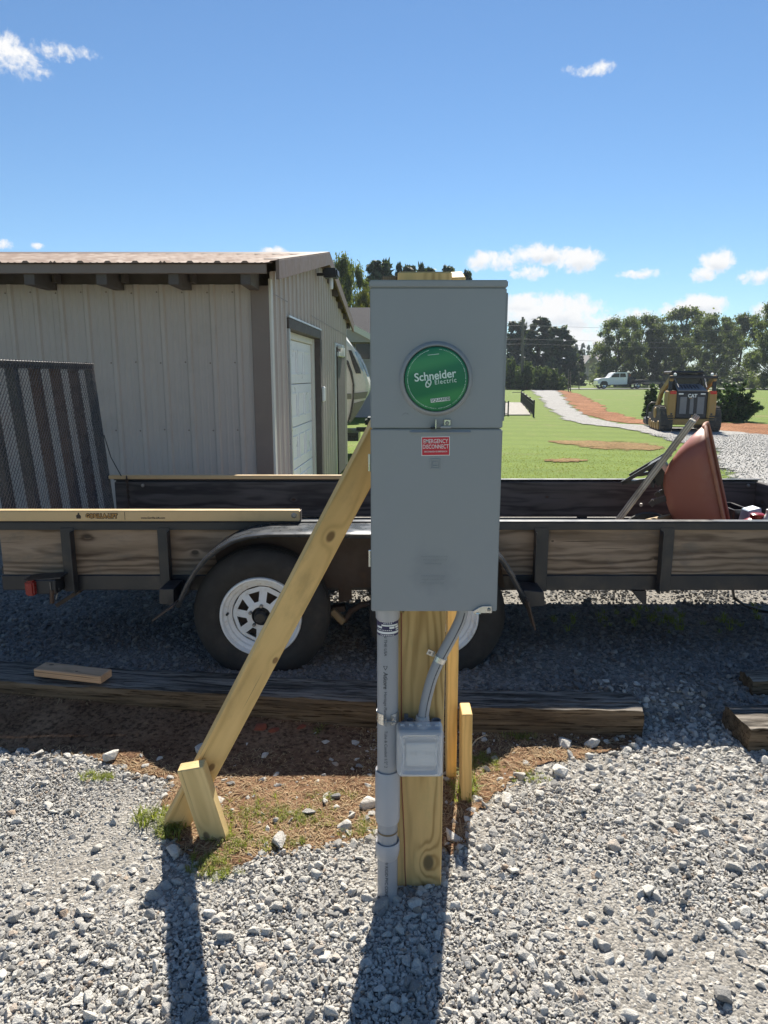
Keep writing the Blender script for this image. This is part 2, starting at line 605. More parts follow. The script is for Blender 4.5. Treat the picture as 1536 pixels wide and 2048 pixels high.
M_BARE = mat_dirt('bare_lawn', (.20, .115, .045), (.30, .20, .09), (.25, .24, .08), .3)
for q in (M_DRIVE, M_DIRT2): soft_edge(q, 1.6, .8)
soft_edge(M_BARE, 1.3, 1.1)
M_CONC = paint('concrete_slab', (.22, .20, .175), .85, var=.12, scale=3, dirt=(.32, .29, .25), dirt_amt=.4)
M_ROAD = paint('road_asphalt', (.10, .10, .105), .85, var=.15, scale=.6)
M_FIELD = paint('pale_track', (.36, .33, .27), .9, var=.1, scale=.3)

ys = list(np.arange(-40, -3, 4.0)) + list(np.arange(-3, 12, .1)) + list(np.arange(12, 80, 1.0)) + list(80 * 1.06 ** np.arange(0, 46))
xs = [-900, -250, -80, -30, -12, -6, -3, 0, 3, 6, 12, 30, 80, 250, 900]
structure('ground', MB().strip([[(x, y, float(ground_h(x, y)) - .004) for x in xs] for y in ys]), M_GRASS,
          'mown green lawn running from the gravel yard to the far road')

# gravel yard
gy = list(np.arange(-4, 0, .5)) + list(np.arange(0, 9.01, .1))
structure('gravel_yard', MB().strip([[(x, y, float(ground_h(x, y)) + .003) for x in
          np.linspace(-14, 13 + .4 * math.sin(y * 2), 28)] for y in gy]), M_GRAVEL,
          'pale crushed limestone yard around the post and trailer')

def edge_noise(pts, n, amp):
    pts = [Vector(q) for q in pts]
    seg = [(pts[i + 1] - pts[i]).length for i in range(len(pts) - 1)]
    tot = sum(seg); out = []
    for k in range(n):
        d = tot * k / (n - 1); i = 0
        while i < len(seg) - 1 and d > seg[i]: d -= seg[i]; i += 1
        out.append(pts[i].lerp(pts[i + 1], min(1, d / max(seg[i], 1e-9))))
    return [q + Vector((random.uniform(-1, 1) * amp * (1 + q.y / 30), random.uniform(-1, 1) * amp * (1 + q.y / 25), 0)) if 0 < i < n - 1 else q
            for i, q in enumerate(out)]

def band(name, left_px, right_px, n, mat, label, up, amp=.06, across=24, ends=False):
    L = edge_noise([Pg(*q) for q in left_px], n, amp); Rr = edge_noise([Pg(*q) for q in right_px], n, amp)
    rows = []
    for a, b in zip(L, Rr):
        row = []
        for k in range(across + 1):
            q = a.lerp(b, k / across)
            row.append((q.x, q.y, float(ground_h(q.x, q.y)) + up))
        rows.append(row)
    o = structure(name, MB().strip(rows), mat, label)
    at = o.data.attributes.new('edge', 'FLOAT', 'POINT'); ed = []
    for i in range(len(rows)):
        for k in range(across + 1):
            if ends: e = min(min(k, across - k) / (across / 2), min(i, len(rows) - 1 - i) / (len(rows) / 6))
            else: e = min(1.0, min(k, across - k) / across * (L[i] - Rr[i]).length / .9)
            ed.append(e)
    at.data.foreach_set('value', ed)
    return o

DRV_L = [(1470, 985), (1445, 955), (1430, 920), (1425, 900), (1380, 889), (1335, 883), (1306, 872), (1255, 860), (1212, 854), (1154, 849), (1118, 836), (1092, 814), (1078, 796), (1058, 779)]
DRV_R = [(2300, 985), (2200, 940), (2000, 905), (1800, 887), (1650, 878), (1536, 871), (1487, 866), (1432, 860), (1306, 852), (1240, 848), (1190, 837), (1161, 823), (1139, 807), (1114, 779)]
band('gravel_driveway', DRV_L, DRV_R, 90, M_DRIVE, 'pale gravel driveway curving up to the far road', .026, .08)
band('dirt_verge', [(1112, 781), (1137, 806), (1159, 822), (1188, 836), (1236, 847), (1306, 850)],
     [(1128, 781), (1156, 787), (1206, 811), (1228, 826), (1279, 837), (1306, 843)], 50, M_DIRT2,
     'strip of bare red dirt beside the curving driveway', .018, .12)
band('dirt_verge', [(1390, 862), (1440, 866), (1487, 870), (1536, 877), (1700, 890), (2000, 911)],
     [(1390, 846), (1440, 846), (1487, 846), (1536, 849), (1700, 858), (2000, 870)], 22, M_DIRT2,
     'strip of bare red dirt behind the track loader', .018, .02)
band('bare_patch', [(1095, 884), (1130, 890), (1180, 897), (1240, 903), (1300, 902), (1330, 898)],
     [(1095, 882), (1140, 881), (1190, 881), (1240, 882), (1290, 886), (1330, 894)], 40, M_BARE,
     'worn brown patch in the lawn before the driveway', .014, .05, 10, True)
band('bare_patch', [(1085, 922), (1110, 925), (1140, 926), (1175, 923)], [(1085, 920), (1110, 918), (1140, 917), (1175, 921)], 24, M_BARE,
     'small worn patch in the lawn just beyond the trailer', .014, .05, 10, True)

# road across the far end, the pale track beyond, the concrete slab with the fence
structure('road', MB().strip([[(x, y, float(ground_h(0, y)) + .06) for x in (-300, 0, 300)] for y in (82.5, 84, 86, 88.5)]), M_ROAD,
          'narrow asphalt road crossing at the far end of the lawn')
structure('field_track', MB().strip([[(x, y, .05) for x in (10, 40, 110)] for y in (140, 146)]), M_FIELD,
          'pale track across the field beyond the road')
c0, c1, c2, c3 = (Pg(*q) for q in ((985, 806), (1043, 806), (1061, 831), (985, 831)))
mb = MB()
mb.hexa([Vector((q.x, q.y, q.z - .1)) for q in (c3, c2, c1, c0)] + [Vector((q.x, q.y, q.z + .05)) for q in (c3, c2, c1, c0)])
structure('concrete_slab', mb, M_CONC, 'pale concrete slab on the lawn inside the black fence')

# red dirt bed between the gravel and the timbers
BED_PX = [(-500, 1385), (0, 1406), (300, 1424), (740, 1450), (760, 1462), (1000, 1466), (1230, 1470), (1270, 1478), (1262, 1492), (1215, 1505), (1150, 1516), (1085, 1532), (1045, 1552),
          (985, 1590), (945, 1635), (905, 1720), (850, 1668), (790, 1640), (740, 1668), (690, 1692), (640, 1694), (590, 1700),
          (540, 1706), (490, 1730), (430, 1752), (375, 1712), (335, 1668), (330, 1610), (345, 1568), (260, 1540), (170, 1518), (80, 1508), (0, 1502), (-500, 1500)]
BED = [P(*q, h=0) for q in BED_PX]
bed_poly = []
for i in range(len(BED)):
    a, b = BED[i], BED[(i + 1) % len(BED)]
    for k in range(5):
        q = a.lerp(b, k / 5)
        bed_poly.append(Vector((q.x + random.uniform(-.02, .02), q.y + random.uniform(-.02, .02), 0)))
bm = bmesh.new()
fc = bm.faces.new([bm.verts.new((q.x, q.y, .009 + float(ground_h(q.x, q.y)))) for q in bed_poly])
bmesh.ops.triangulate(bm, faces=[fc])
bmesh.ops.recalc_face_normals(bm, faces=bm.faces)
if sum(f_.normal.z for f_ in bm.faces) < 0: bmesh.ops.reverse_faces(bm, faces=bm.faces)
me = bpy.data.meshes.new('dirt_bed'); bm.to_mesh(me); bm.free(); me.materials.append(M_DIRT)
o = bpy.data.objects.new('dirt_bed', me); COL.objects.link(o)
tag(o, 'strip of red dirt and dry straw in front of the timbers', None, kind='structure')

def in_poly(px, py, poly):
    px = np.asarray(px); py = np.asarray(py); ins = np.zeros(px.shape, bool); n = len(poly); j = n - 1
    for i in range(n):
        xi, yi, xj, yj = poly[i].x, poly[i].y, poly[j].x, poly[j].y
        with np.errstate(divide='ignore', invalid='ignore'):
            c = ((yi > py) != (yj > py)) & (px < (xj - xi) * (py - yi) / (yj - yi + 1e-12) + xi)
        ins ^= c; j = i
    return ins


# ------------------------------------------------------------------ scattering of loose ground cover (real geometry, one object each)
def scatter(name, label, cat, pts, scl, rot, idx, sources):
    n = len(pts)
    me = bpy.data.meshes.new(name)
    me.vertices.add(n)
    me.vertices.foreach_set('co', np.asarray(pts, np.float32).ravel())
    for an, ty, data in (('scl', 'FLOAT_VECTOR', scl), ('rot', 'FLOAT_VECTOR', rot)):
        a = me.attributes.new(an, ty, 'POINT'); a.data.foreach_set('vector', np.asarray(data, np.float32).ravel())
    a = me.attributes.new('idx', 'INT', 'POINT'); a.data.foreach_set('value', np.asarray(idx, np.int32))
    for s_ in sources[0].data.materials: me.materials.append(s_)
    src = bpy.data.collections.new(name + '_kinds')
    for s_ in sources: src.objects.link(s_)
    ng = bpy.data.node_groups.new(name, 'GeometryNodeTree')
    ng.interface.new_socket('Geometry', in_out='INPUT', socket_type='NodeSocketGeometry')
    ng.interface.new_socket('Geometry', in_out='OUTPUT', socket_type='NodeSocketGeometry')
    N, L = ng.nodes, ng.links
    gi = N.new('NodeGroupInput'); go = N.new('NodeGroupOutput')
    ip = N.new('GeometryNodeInstanceOnPoints'); ci = N.new('GeometryNodeCollectionInfo')
    ci.inputs['Collection'].default_value = src
    ci.inputs['Separate Children'].default_value = True; ci.inputs['Reset Children'].default_value = True
    ip.inputs['Pick Instance'].default_value = True
    def attr(nm, ty):
        q = N.new('GeometryNodeInputNamedAttribute'); q.data_type = ty; q.inputs[0].default_value = nm
        return q.outputs[0]
    e2r = N.new('FunctionNodeEulerToRotation')
    L.new(attr('rot', 'FLOAT_VECTOR'), e2r.inputs[0])
    L.new(gi.outputs[0], ip.inputs['Points']); L.new(ci.outputs[0], ip.inputs['Instance'])
    L.new(attr('idx', 'INT'), ip.inputs['Instance Index']); L.new(e2r.outputs[0], ip.inputs['Rotation'])
    L.new(attr('scl', 'FLOAT_VECTOR'), ip.inputs['Scale']); L.new(ip.outputs[0], go.inputs[0])
    o = bpy.data.objects.new(name, me); COL.objects.link(o)
    md = o.modifiers.new('scatter', 'NODES'); md.node_group = ng
    return tag(o, label, cat, kind='stuff')

def hull_stone(name, mat, k=16, aspect=(1, .8, .6), bev=.07):
    bm = bmesh.new()
    for _ in range(k):
        d = Vector(RNG.normal(size=3)).normalized()
        p_ = 4.0
        s_ = (abs(d.x) ** p_ + abs(d.y) ** p_ + abs(d.z) ** p_) ** (-1 / p_)
        r_ = s_ * random.uniform(.78, 1.06)
        bm.verts.new((d.x * r_ * aspect[0], d.y * r_ * aspect[1], d.z * r_ * aspect[2]))
    g = bmesh.ops.convex_hull(bm, input=bm.verts)
    for v_ in [v_ for v_ in bm.verts if not v_.link_faces]: bm.verts.remove(v_)
    bmesh.ops.dissolve_limit(bm, angle_limit=R(14), verts=bm.verts, edges=bm.edges)
    if bev:
        bmesh.ops.bevel(bm, geom=list(bm.edges), offset=bev, segments=1, affect='EDGES', clamp_overlap=True)
    bmesh.ops.triangulate(bm, faces=bm.faces)
    bmesh.ops.recalc_face_normals(bm, faces=bm.faces)
    me = bpy.data.meshes.new(name); bm.to_mesh(me); bm.free()
    me.materials.append(mat)
    return me

M_STONE = stone_mat('limestone', [(0, (.32, .31, .295)), (.14, (.50, .48, .445)), (.45, (.69, .66, .60)), (.93, (.84, .80, .725)), (1, (.52, .40, .30))])
STONES = [hull_stone('stone_kind_%02d' % i, M_STONE, random.choice((11, 13, 16, 20)),
                     (1, random.uniform(.6, .95), random.uniform(.38, .8)), random.uniform(.03, .1)) for i in range(22)]
def kinds(meshes, nm):
    return [bpy.data.objects.new('%s_%02d' % (nm, i), me_) for i, me_ in enumerate(meshes)]

def jitter_grid(x0, x1, y0, y1, per_m2):
    s_ = 1 / math.sqrt(per_m2)
    nx, ny = int((x1 - x0) / s_), int((y1 - y0) / s_)
    gx, gy_ = np.meshgrid(np.arange(nx), np.arange(ny))
    x = x0 + (gx.ravel() + RNG.uniform(-.1, 1.1, nx * ny)) * s_
    y = y0 + (gy_.ravel() + RNG.uniform(-.1, 1.1, nx * ny)) * s_
    return x, y

def vnoise(x, y, f, seed=0):
    """smooth value noise on the plane"""
    r_ = np.random.default_rng(seed); g = r_.uniform(0, 1, (64, 64))
    X = np.asarray(x) * f + 100; Y = np.asarray(y) * f + 100
    xi = np.floor(X).astype(int); yi = np.floor(Y).astype(int); fx = X - xi; fy = Y - yi
    fx = fx * fx * (3 - 2 * fx); fy = fy * fy * (3 - 2 * fy)
    G = lambda a, b: g[a % 64, b % 64]
    return (G(xi, yi) * (1 - fx) + G(xi + 1, yi) * fx) * (1 - fy) + (G(xi, yi + 1) * (1 - fx) + G(xi + 1, yi + 1) * fx) * fy

FINE = [P(*q, h=0) for q in ((-700, 1540), (0, 1535), (200, 1545), (330, 1600), (330, 1680), (250, 1740), (120, 1760), (0, 1770), (-900, 1790))]
SP, SS, SR = [], [], []
def lay(x, y, lo, hi, sink, power=1.6, flat=.42):
    n = len(x)
    r_ = lo + (hi - lo) * RNG.uniform(0, 1, n) ** power
    z = ground_h(x, y) + r_ * RNG.uniform(-sink, .45, n) + .003 + .012 * (vnoise(x, y, 3.1, 5) - .5)
    SP.append(np.stack([x, y, z], 1)); SS.append(np.stack([r_, r_, r_], 1))
    SR.append(np.stack([RNG.normal(0, flat, n), RNG.normal(0, flat, n), RNG.uniform(0, 6.283, n)], 1))

def in_bed_keep(x, y, keep):
    """few stones on the dirt, thinning towards its middle"""
    ins = in_poly(x, y, bed_poly)
    return ~ins | (RNG.uniform(0, 1, len(x)) < keep)

# small chips, medium and large stones in the sunlit foreground
x, y = jitter_grid(-2.3, 2.5, 1.05, 2.9, 9500); k = in_bed_keep(x, y, .05); lay(x[k], y[k], .003, .0065, .2, 1.3)
x, y = jitter_grid(-2.3, 2.5, 1.05, 2.8, 8500); k = in_bed_keep(x, y, .04); lay(x[k], y[k], .0045, .0085, .1, 1.2)
x, y = jitter_grid(-2.4, 2.6, .8, 2.95, 4300)
k = in_bed_keep(x, y, .06) & (RNG.uniform(0, 1, len(x)) < np.where(in_poly(x, y, FINE), .35, .92 + .1 * vnoise(x, y, 2.3, 9))); lay(x[k], y[k], .0055, .0125, .1)
x, y = jitter_grid(-2.5, 2.7, .7, 2.95, 820)
k = in_bed_keep(x, y, .13) & (RNG.uniform(0, 1, len(x)) < np.where(in_poly(x, y, FINE), .13, .45 + .75 * vnoise(x, y, 1.7, 3))); lay(x[k], y[k], .011, .0235, -.1, 2.0, .5)
x, y = jitter_grid(-2.5, 2.7, .7, 2.9, 26); k = in_bed_keep(x, y, .5); lay(x[k], y[k], .018, .030, 0.1, 2.0)
# stones piled along the foot of the timbers
x, y = jitter_grid(.25, 1.0, 2.45, 2.80, 110); lay(x, y, .006, .022, .1, 2.0)
x, y = jitter_grid(.75, 2.2, 2.45, 2.80, 230); lay(x, y, .010, .028, .1)
x, y = jitter_grid(-2.2, .2, 2.0, 3.05, 90); k = in_poly(x, y, bed_poly); lay(x[k], y[k], .005, .019, .1, 2.2)
x, y = jitter_grid(-2.2, 1.2, 2.0, 3.05, 1900); k = in_poly(x, y, bed_poly) & (RNG.uniform(0, 1, len(x)) < .25 + .75 * vnoise(x, y, 5, 8)); lay(x[k], y[k], .0025, .007, .1, 2.0)
x, y = jitter_grid(1.0, 1.55, 2.5, 3.2, 900); lay(x, y, .010, .023, .1)
x, y = jitter_grid(.2, 1.3, 1.95, 2.62, 330); lay(x, y, .006, .025, .1, 2.0)
x, y = jitter_grid(.5, 1.6, 2.1, 2.66, 1500); k = RNG.uniform(0, 1, len(x)) < sstep(.45, .95, x - (2.45 - y) * .4); lay(x[k], y[k], .006, .019, .1, 1.6)
x, y = jitter_grid(-.22, .05, 1.95, 2.5, 150); lay(x, y, .010, .028, .1)
# gravel pad under and behind the trailer
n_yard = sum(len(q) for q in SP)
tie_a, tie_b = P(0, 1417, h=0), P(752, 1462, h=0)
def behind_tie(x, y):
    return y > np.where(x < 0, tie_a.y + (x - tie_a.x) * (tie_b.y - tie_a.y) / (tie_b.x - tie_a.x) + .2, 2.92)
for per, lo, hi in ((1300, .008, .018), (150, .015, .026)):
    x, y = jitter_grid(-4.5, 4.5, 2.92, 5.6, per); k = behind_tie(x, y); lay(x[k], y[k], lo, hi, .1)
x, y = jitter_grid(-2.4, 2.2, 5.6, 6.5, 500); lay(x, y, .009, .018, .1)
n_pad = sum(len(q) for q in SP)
# driveway, its nearer part
dl = [Pg(*q) for q in DRV_L[:10]]; dr = [Pg(*q) for q in DRV_R[:11]]
drv_poly = dl + dr[::-1]
x, y = jitter_grid(3.5, 16, 8.8, 24, 170); k = in_poly(x, y, drv_poly); lay(x[k], y[k], .008, .02, .1)
SP[-1][:, 2] += .026
SP, SS, SR = np.concatenate(SP), np.concatenate(SS), np.concatenate(SR)
IDX = RNG.integers(0, len(STONES), len(SP))
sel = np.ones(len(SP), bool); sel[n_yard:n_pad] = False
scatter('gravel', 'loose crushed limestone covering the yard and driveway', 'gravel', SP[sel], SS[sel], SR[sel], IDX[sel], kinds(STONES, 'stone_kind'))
M_STONEP = stone_mat('shade_darkened_stone', [(0, (.17, .17, .17)), (.3, (.26, .258, .255)), (.7, (.36, .352, .34)), (1, (.50, .46, .40))], (.42, .26, .14), .5)  # blue grey pad stones, the trailer's shade painted in as a darker colour
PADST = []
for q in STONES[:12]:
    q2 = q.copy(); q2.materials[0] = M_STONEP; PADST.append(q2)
scatter('pad_gravel', 'blue grey crushed stone under the trailer, shade painted in by darker colour', 'gravel', SP[~sel], SS[~sel], SR[~sel], IDX[~sel] % 12, kinds(PADST, 'pad_stone_kind'))

# grass blades, straw and weeds
def tuft_mesh(name, mat, blades, h, spread, lean, width, seed, flat=False):
    r_ = np.random.default_rng(seed); mb = MB()
    for _ in range(blades):
        a = r_.uniform(0, 6.283); b = r_.uniform(0, spread)
        base = Vector((b * math.cos(a), b * math.sin(a), 0)); hh = h * r_.uniform(.5, 1.1)
        d = Vector((math.cos(a + r_.normal(0, .8)), math.sin(a + r_.normal(0, .8)), 0)); s_ = Vector((-d.y, d.x, 0)) * width / 2
        ln = lean * r_.uniform(.3, 1.5)
        if flat:
            p1 = base + d * hh * .5 + Vector((0, 0, r_.uniform(.1, .4) * hh)); p2 = base + d * hh + Vector((0, 0, r_.uniform(0, .25) * hh))
        else:
            p1 = base + d * hh * ln * .35 + Vector((0, 0, hh * .6)); p2 = base + d * hh * ln + Vector((0, 0, hh * (1 - .35 * ln)))
        mb.add([base - s_, base + s_, p1 + s_ * .8, p1 - s_ * .8, p2], [(0, 1, 2, 3), (3, 2, 4)])
    me = mb.mesh(name, fixn=False); me.materials.append(mat)
    return me

M_BLADE = emissionless_leaf('grass_blade', (.13, .17, .025), (.19, .24, .04), (.32, .30, .12), .5)
M_STRAW = emissionless_leaf('straw_blade', (.20, .115, .06), (.37, .25, .14), (.56, .45, .29), .2, .8)
GRASS = [tuft_mesh('grass_kind_%d' % i, M_BLADE, 14, 1.0, .35, .7, .07, i) for i in range(4)]
STRAW = [tuft_mesh('straw_kind_%d' % i, M_STRAW, 7, 1.0, .6, .7, .075, 20 + i, True) for i in range(4)]
# lawn tufts
pts = []
for x0, x1, y0, y1, dn in ((-2.2, 12, 9.1, 20, 260),):
    x, y = jitter_grid(x0, x1, y0, y1, dn)
    k = ~in_poly(x, y, drv_poly) & (RNG.uniform(0, 1, len(x)) < (1 - (y - 9.1) / 11) * (.35 + .65 * vnoise(x, y, .9, 4)))
    pts.append(np.stack([x[k], y[k], ground_h(x[k], y[k])], 1))
pts = np.concatenate(pts); n = len(pts)
s_ = RNG.uniform(.012, .026, n)
scatter('lawn_blades', 'short grass blades of the lawn beyond the trailer', 'grass', pts, np.stack([s_ * 1.6, s_ * 1.6, s_], 1),
        np.stack([np.zeros(n), np.zeros(n), RNG.uniform(0, 6.28, n)], 1), RNG.integers(0, 4, n), kinds(GRASS, 'grass_kind'))
# green weeds on the dirt, in patches
PATCH = [(300, 1642, 26, 18, 13, .045), (335, 1668, 30, 14, 22, .048), (425, 1738, 42, 20, 60, .026), (470, 1690, 40, 30, 48, .028), (500, 1625, 60, 25, 60, .024),
         (600, 1640, 70, 22, 110, .022), (660, 1600, 50, 15, 50, .02), (200, 1558, 30, 8, 45, .022), (955, 1530, 35, 14, 90, .022), (930, 1575, 25, 30, 26, .05),
         (1060, 1560, 30, 10, 26, .02), (640, 1470, 30, 8, 16, .03), (1040, 1478, 30, 6, 22, .03), (830, 1690, 20, 6, 8, .02), (250, 1445, 80, 8, 12, .03), (350, 1645, 26, 16, 22, .05),
         (440, 1640, 30, 20, 22, .026), (560, 1690, 60, 10, 50, .02), (720, 1660, 30, 20, 40, .02)]
pts, sc_ = [], []
for cx, cy, rx, ry, n, hh in PATCH:
    for _ in range(n):
        q = P(cx + random.gauss(0, rx * .6), cy + random.gauss(0, ry * .6), h=0); pts.append((q.x, q.y, float(ground_h(q.x, q.y)) + .006)); sc_.append(hh * random.uniform(.5, 1.2))
for _ in range(70):   # weeds on the pad in the trailer's shade
    q = P(random.gauss(1330, 90), random.gauss(1240, 12), h=.085); pts.append((q.x, q.y, .085)); sc_.append(random.uniform(.02, .06))
n = len(pts); sc_ = np.array(sc_)
scatter('weeds', 'small green weeds and crabgrass rooted in the red dirt', 'weeds', pts, np.stack([sc_, sc_, sc_], 1),
        np.stack([np.zeros(n), np.zeros(n), RNG.uniform(0, 6.28, n)], 1), RNG.integers(0, 4, n), kinds(GRASS, 'weed_kind'))
bx = [q.x for q in bed_poly]; by = [q.y for q in bed_poly]
x, y = jitter_grid(max(min(bx), -2.5), 1.6, min(by), max(by), 3800); k = in_poly(x, y, bed_poly) & (RNG.uniform(0, 1, len(x)) < .25 + .75 * vnoise(x, y, 4, 2))
x, y = x[k], y[k]; n = len(x); s_ = RNG.uniform(.012, .045, n)
scatter('straw', 'dry straw and dead grass scattered over the red dirt', 'straw', np.stack([x, y, ground_h(x, y) + .008], 1), np.stack([s_, s_, s_ * .8], 1),
        np.stack([np.zeros(n), np.zeros(n), RNG.uniform(0, 6.28, n)], 1), RNG.integers(0, 4, n), kinds(STRAW, 'straw_kind'))

# single stones one can pick out on the dirt and the gravel
STONE_SPOTS = [
    (617, 1626, 34, 'pale grey stone alone on the red dirt left of the conduit'),
    (662, 1588, 20, 'flat white stone chip on the dirt, nearest the shadow edge'),
    (522, 1562, 22, 'small flat brown stone on the dirt right of the leaning stake'),
    (556, 1568, 15, 'small white stone right of the flat brown stone'),
    (690, 1655, 34, 'pale stone at the gravel edge beside the dirt bed'),
    (735, 1612, 40, 'large white stone against the left side of the conduit'),
    (672, 1690, 30, 'grey stone half on the dirt, below the pale stone'),
    (560, 1690, 46, 'long pale stone with grass against it at the bed edge'),
    (410, 1502, 44, 'big pale stone in the sun left of the brace, at the shade edge'),
    (440, 1500, 26, 'small grey stone beside the big pale stone left of the brace'),
    (225, 1515, 40, 'broad pale stone at the edge of the trailer shadow on the left'),
    (1040, 1553, 30, 'upright dark grey stone on the dirt right of the short stake'),
    (990, 1517, 17, 'bright white stone just in the sun right of the short stake'),
    (1118, 1545, 34, 'grey stone with a shaded side at the right gravel edge'),
    (1130, 1490, 30, 'shaded blue-grey stone at the foot of the right timber'),
    (1185, 1490, 32, 'long shaded stone leaning at the right timber foot'),
    (1010, 1600, 34, 'pale square stone right of the short stake foot'),
    (1445, 1990, 50, 'big blue-grey stone in the lower right of the gravel'),
    (905, 1675, 40, 'grey slab of stone leaning at the right of the post'),
    (760, 1812, 38, 'rough stone at the foot of the conduit'),
    (830, 1808, 34, 'pale triangular stone at the foot of the wooden post'),
    (32, 1832, 30, 'rounded tan stone near the left edge of the gravel'),
    (1465, 1735, 40, 'pale pointed stone on the gravel at the right edge'),
    (450, 1875, 44, 'white stone catching sun at the right edge of the brace shadow'),
    (345, 1705, 36, 'shaded long stone in front of the leaning stake'),
    (655, 1485, 24, 'blue-grey stone in the shade before the left timber'),
]
for px, py, wpx, lab in STONE_SPOTS:
    q = P(px, py, h=.01); r_ = wpx / 2 * (q.y * CT + (CAM_H) * ST) / F
    o = bpy.data.objects.new('stone', random.choice(STONES)); COL.objects.link(o)
    o.location = (q.x, q.y, float(ground_h(q.x, q.y)) + r_ * .42); o.scale = (r_ * 1.1,) * 3
    o.rotation_euler = (random.uniform(-.4, .4), random.uniform(-.4, .4), random.uniform(0, 6))
    tag(o, lab, 'stone', 'loose stones lying on the dirt and gravel')
M_CLOD = paint('red_clay', (.26, .07, .035), .95, var=.25, scale=20, bump=.2)
for px, py, wpx, lab in ((520, 1462, 36, 'dark red clod of clay in the shade, left of its pair'), (548, 1466, 30, 'smaller red clod of clay right beside the dark red one'),
                         (600, 1458, 26, 'red clod of clay nearest the left timber end')):
    q = P(px, py, h=.01); r_ = wpx / 2 * 2.95 / F
    me = hull_stone('clay_clod', M_CLOD, 22, (1, .85, .7), .12)
    o = bpy.data.objects.new('clay_clod', me); COL.objects.link(o); o.location = (q.x, q.y, r_ * .4); o.scale = (r_,) * 3
    tag(o, lab, 'clay clod', 'red clay clods by the left timber')


# ------------------------------------------------------------------ garage
M_SIDING = paint('tan_siding', (.47, .395, .345), .5, var=.06, scale=3, dirt=(.30, .25, .20), dirt_amt=.3, dirt_scale=2.2, bump=.01)
M_ROOF = paint('tan_roof_metal', (.24, .165, .13), .8, spec=.2, var=.07, scale=2, dirt=(.30, .22, .17), dirt_amt=.35, bump=.01)
M_TRIM = paint('brown_trim', (.20, .148, .122), .45, var=.1, scale=4, dirt=(.25, .2, .17), dirt_amt=.3)
M_RAKE = paint('brown_rake_trim', (.19, .135, .108), .6, spec=.2, var=.14, scale=5, dirt=(.26, .20, .165), dirt_amt=.5, dirt_scale=7)
M_DOORW = paint('white_door', (.84, .82, .82), .35, var=.03, scale=2, dirt=(.6, .6, .6), dirt_amt=.3)
M_DARKWOOD = paint('dark_stained_wood', (.10, .083, .074), .75, var=.3, scale=9, bump=.1)
M_CREAM = paint('cream_trim', (.66, .62, .55), .5, var=.05)
M_BLACK = paint('black_plastic', (.018, .018, .02), .45, var=.2)
M_WHITE = paint('white_plastic', (.78, .78, .76), .4, var=.03)
M_ALU = paint('bare_aluminium', (.62, .63, .64), .35, metal=.8, var=.08)
M_GLASS = paint('dark_glass', (.012, .014, .018), .12, var=.1, bump=0, spec=.35)

G0 = Vector((-1.045, 6.6, 0)); GA = Vector((.062, .998, 0)).normalized(); GN = Vector((GA.y, -GA.x, 0))
WALL_H = 2.37; EAVE_Y = 6.15; GLEN = 6.15; RIDGE = 3.09
g = thing('garage', 'tan ribbed metal garage with brown trim and a white door behind the trailer', 'garage', (-1.05, 6.6, 0))

def ribs(u0, u1, top, nx):
    """cross-section of ribbed siding: list of (u, depth)"""
    out = []
    k = math.floor(u0 / .2286) - 1
    marks = []
    while k * .2286 < u1 + .3:
        c = k * .2286
        marks += [(c - .032, 0), (c - .016, .019), (c + .016, .019), (c + .032, 0),
                  (c + .075, 0), (c + .082, .004), (c + .094, .004), (c + .101, 0), (c + .130, 0), (c + .137, .004), (c + .149, .004), (c + .156, 0)]
        k += 1
    out = [(u0, 0)] + [q for q in marks if u0 < q[0] < u1] + [(u1, 0)]
    return out

def siding(u0, u1, z0, ztop, place, name='wall_panel', mat=None, zmid=None):
    pr = ribs(u0, u1, 0, 0)
    rows = [[], []]
    for u, d in pr:
        rows[0].append(place(u, d, z0)); rows[1].append(place(u, d, ztop(u)))
    o = MB().strip(rows).build(name, mat or M_SIDING, g, fixn=False)
    return o

# front wall: u runs to the left from the corner; faces the camera
front = lambda u, d, z: Vector((G0.x - .055 - u, G0.y - d, z))
for k in range(8):
    siding(.08 + k * .9144, .08 + (k + 1) * .9144, 0, lambda u: WALL_H + .0, front)
sm = MB()
for u in range(1, 33):
    for z_ in (.45, 1.06, 1.68, 2.30):
        q = front(u * .2286 + .045, .0, z_ + random.uniform(-.006, .006))
        sm.lathe([(.0, -.005), (.005, -.004), (.008, -.001)], q, (0, 1, 0), 6, False, False)
sm.build('panel_screws', M_TRIM, g, kind='stuff')
# a dark backing inside the eave gap, and the floor plate
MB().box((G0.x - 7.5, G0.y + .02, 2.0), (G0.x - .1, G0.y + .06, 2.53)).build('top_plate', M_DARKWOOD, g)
# gable wall: u runs away from the corner; faces right
roofz = lambda u: (2.505 + (RIDGE - 2.505) * min(1, max(0, (u + .45) / 3.5))) if u < 3.05 else (RIDGE - (RIDGE - 2.505) * ((u - 3.05) / 3.5))
gable = lambda u, d, z: G0 + GA * u + GN * d + Vector((0, 0, z))
DOOR0, DOOR1, DOORH = .80, 3.02, 2.15
PD0, PD1, PDH = 4.42, 5.55, 2.06
segs = [(.06, DOOR0, 0), (DOOR0, DOOR0 + .74, DOORH), (DOOR0 + .74, DOOR0 + 1.48, DOORH), (DOOR0 + 1.48, DOOR1, DOORH),
        (DOOR1, 3.75, 0), (3.75, PD0, 0), (PD0, PD1, PDH), (PD1, GLEN, 0)]
for a, b, z0 in segs:
    siding(a, b, z0, lambda u: roofz(u) - .10, gable)
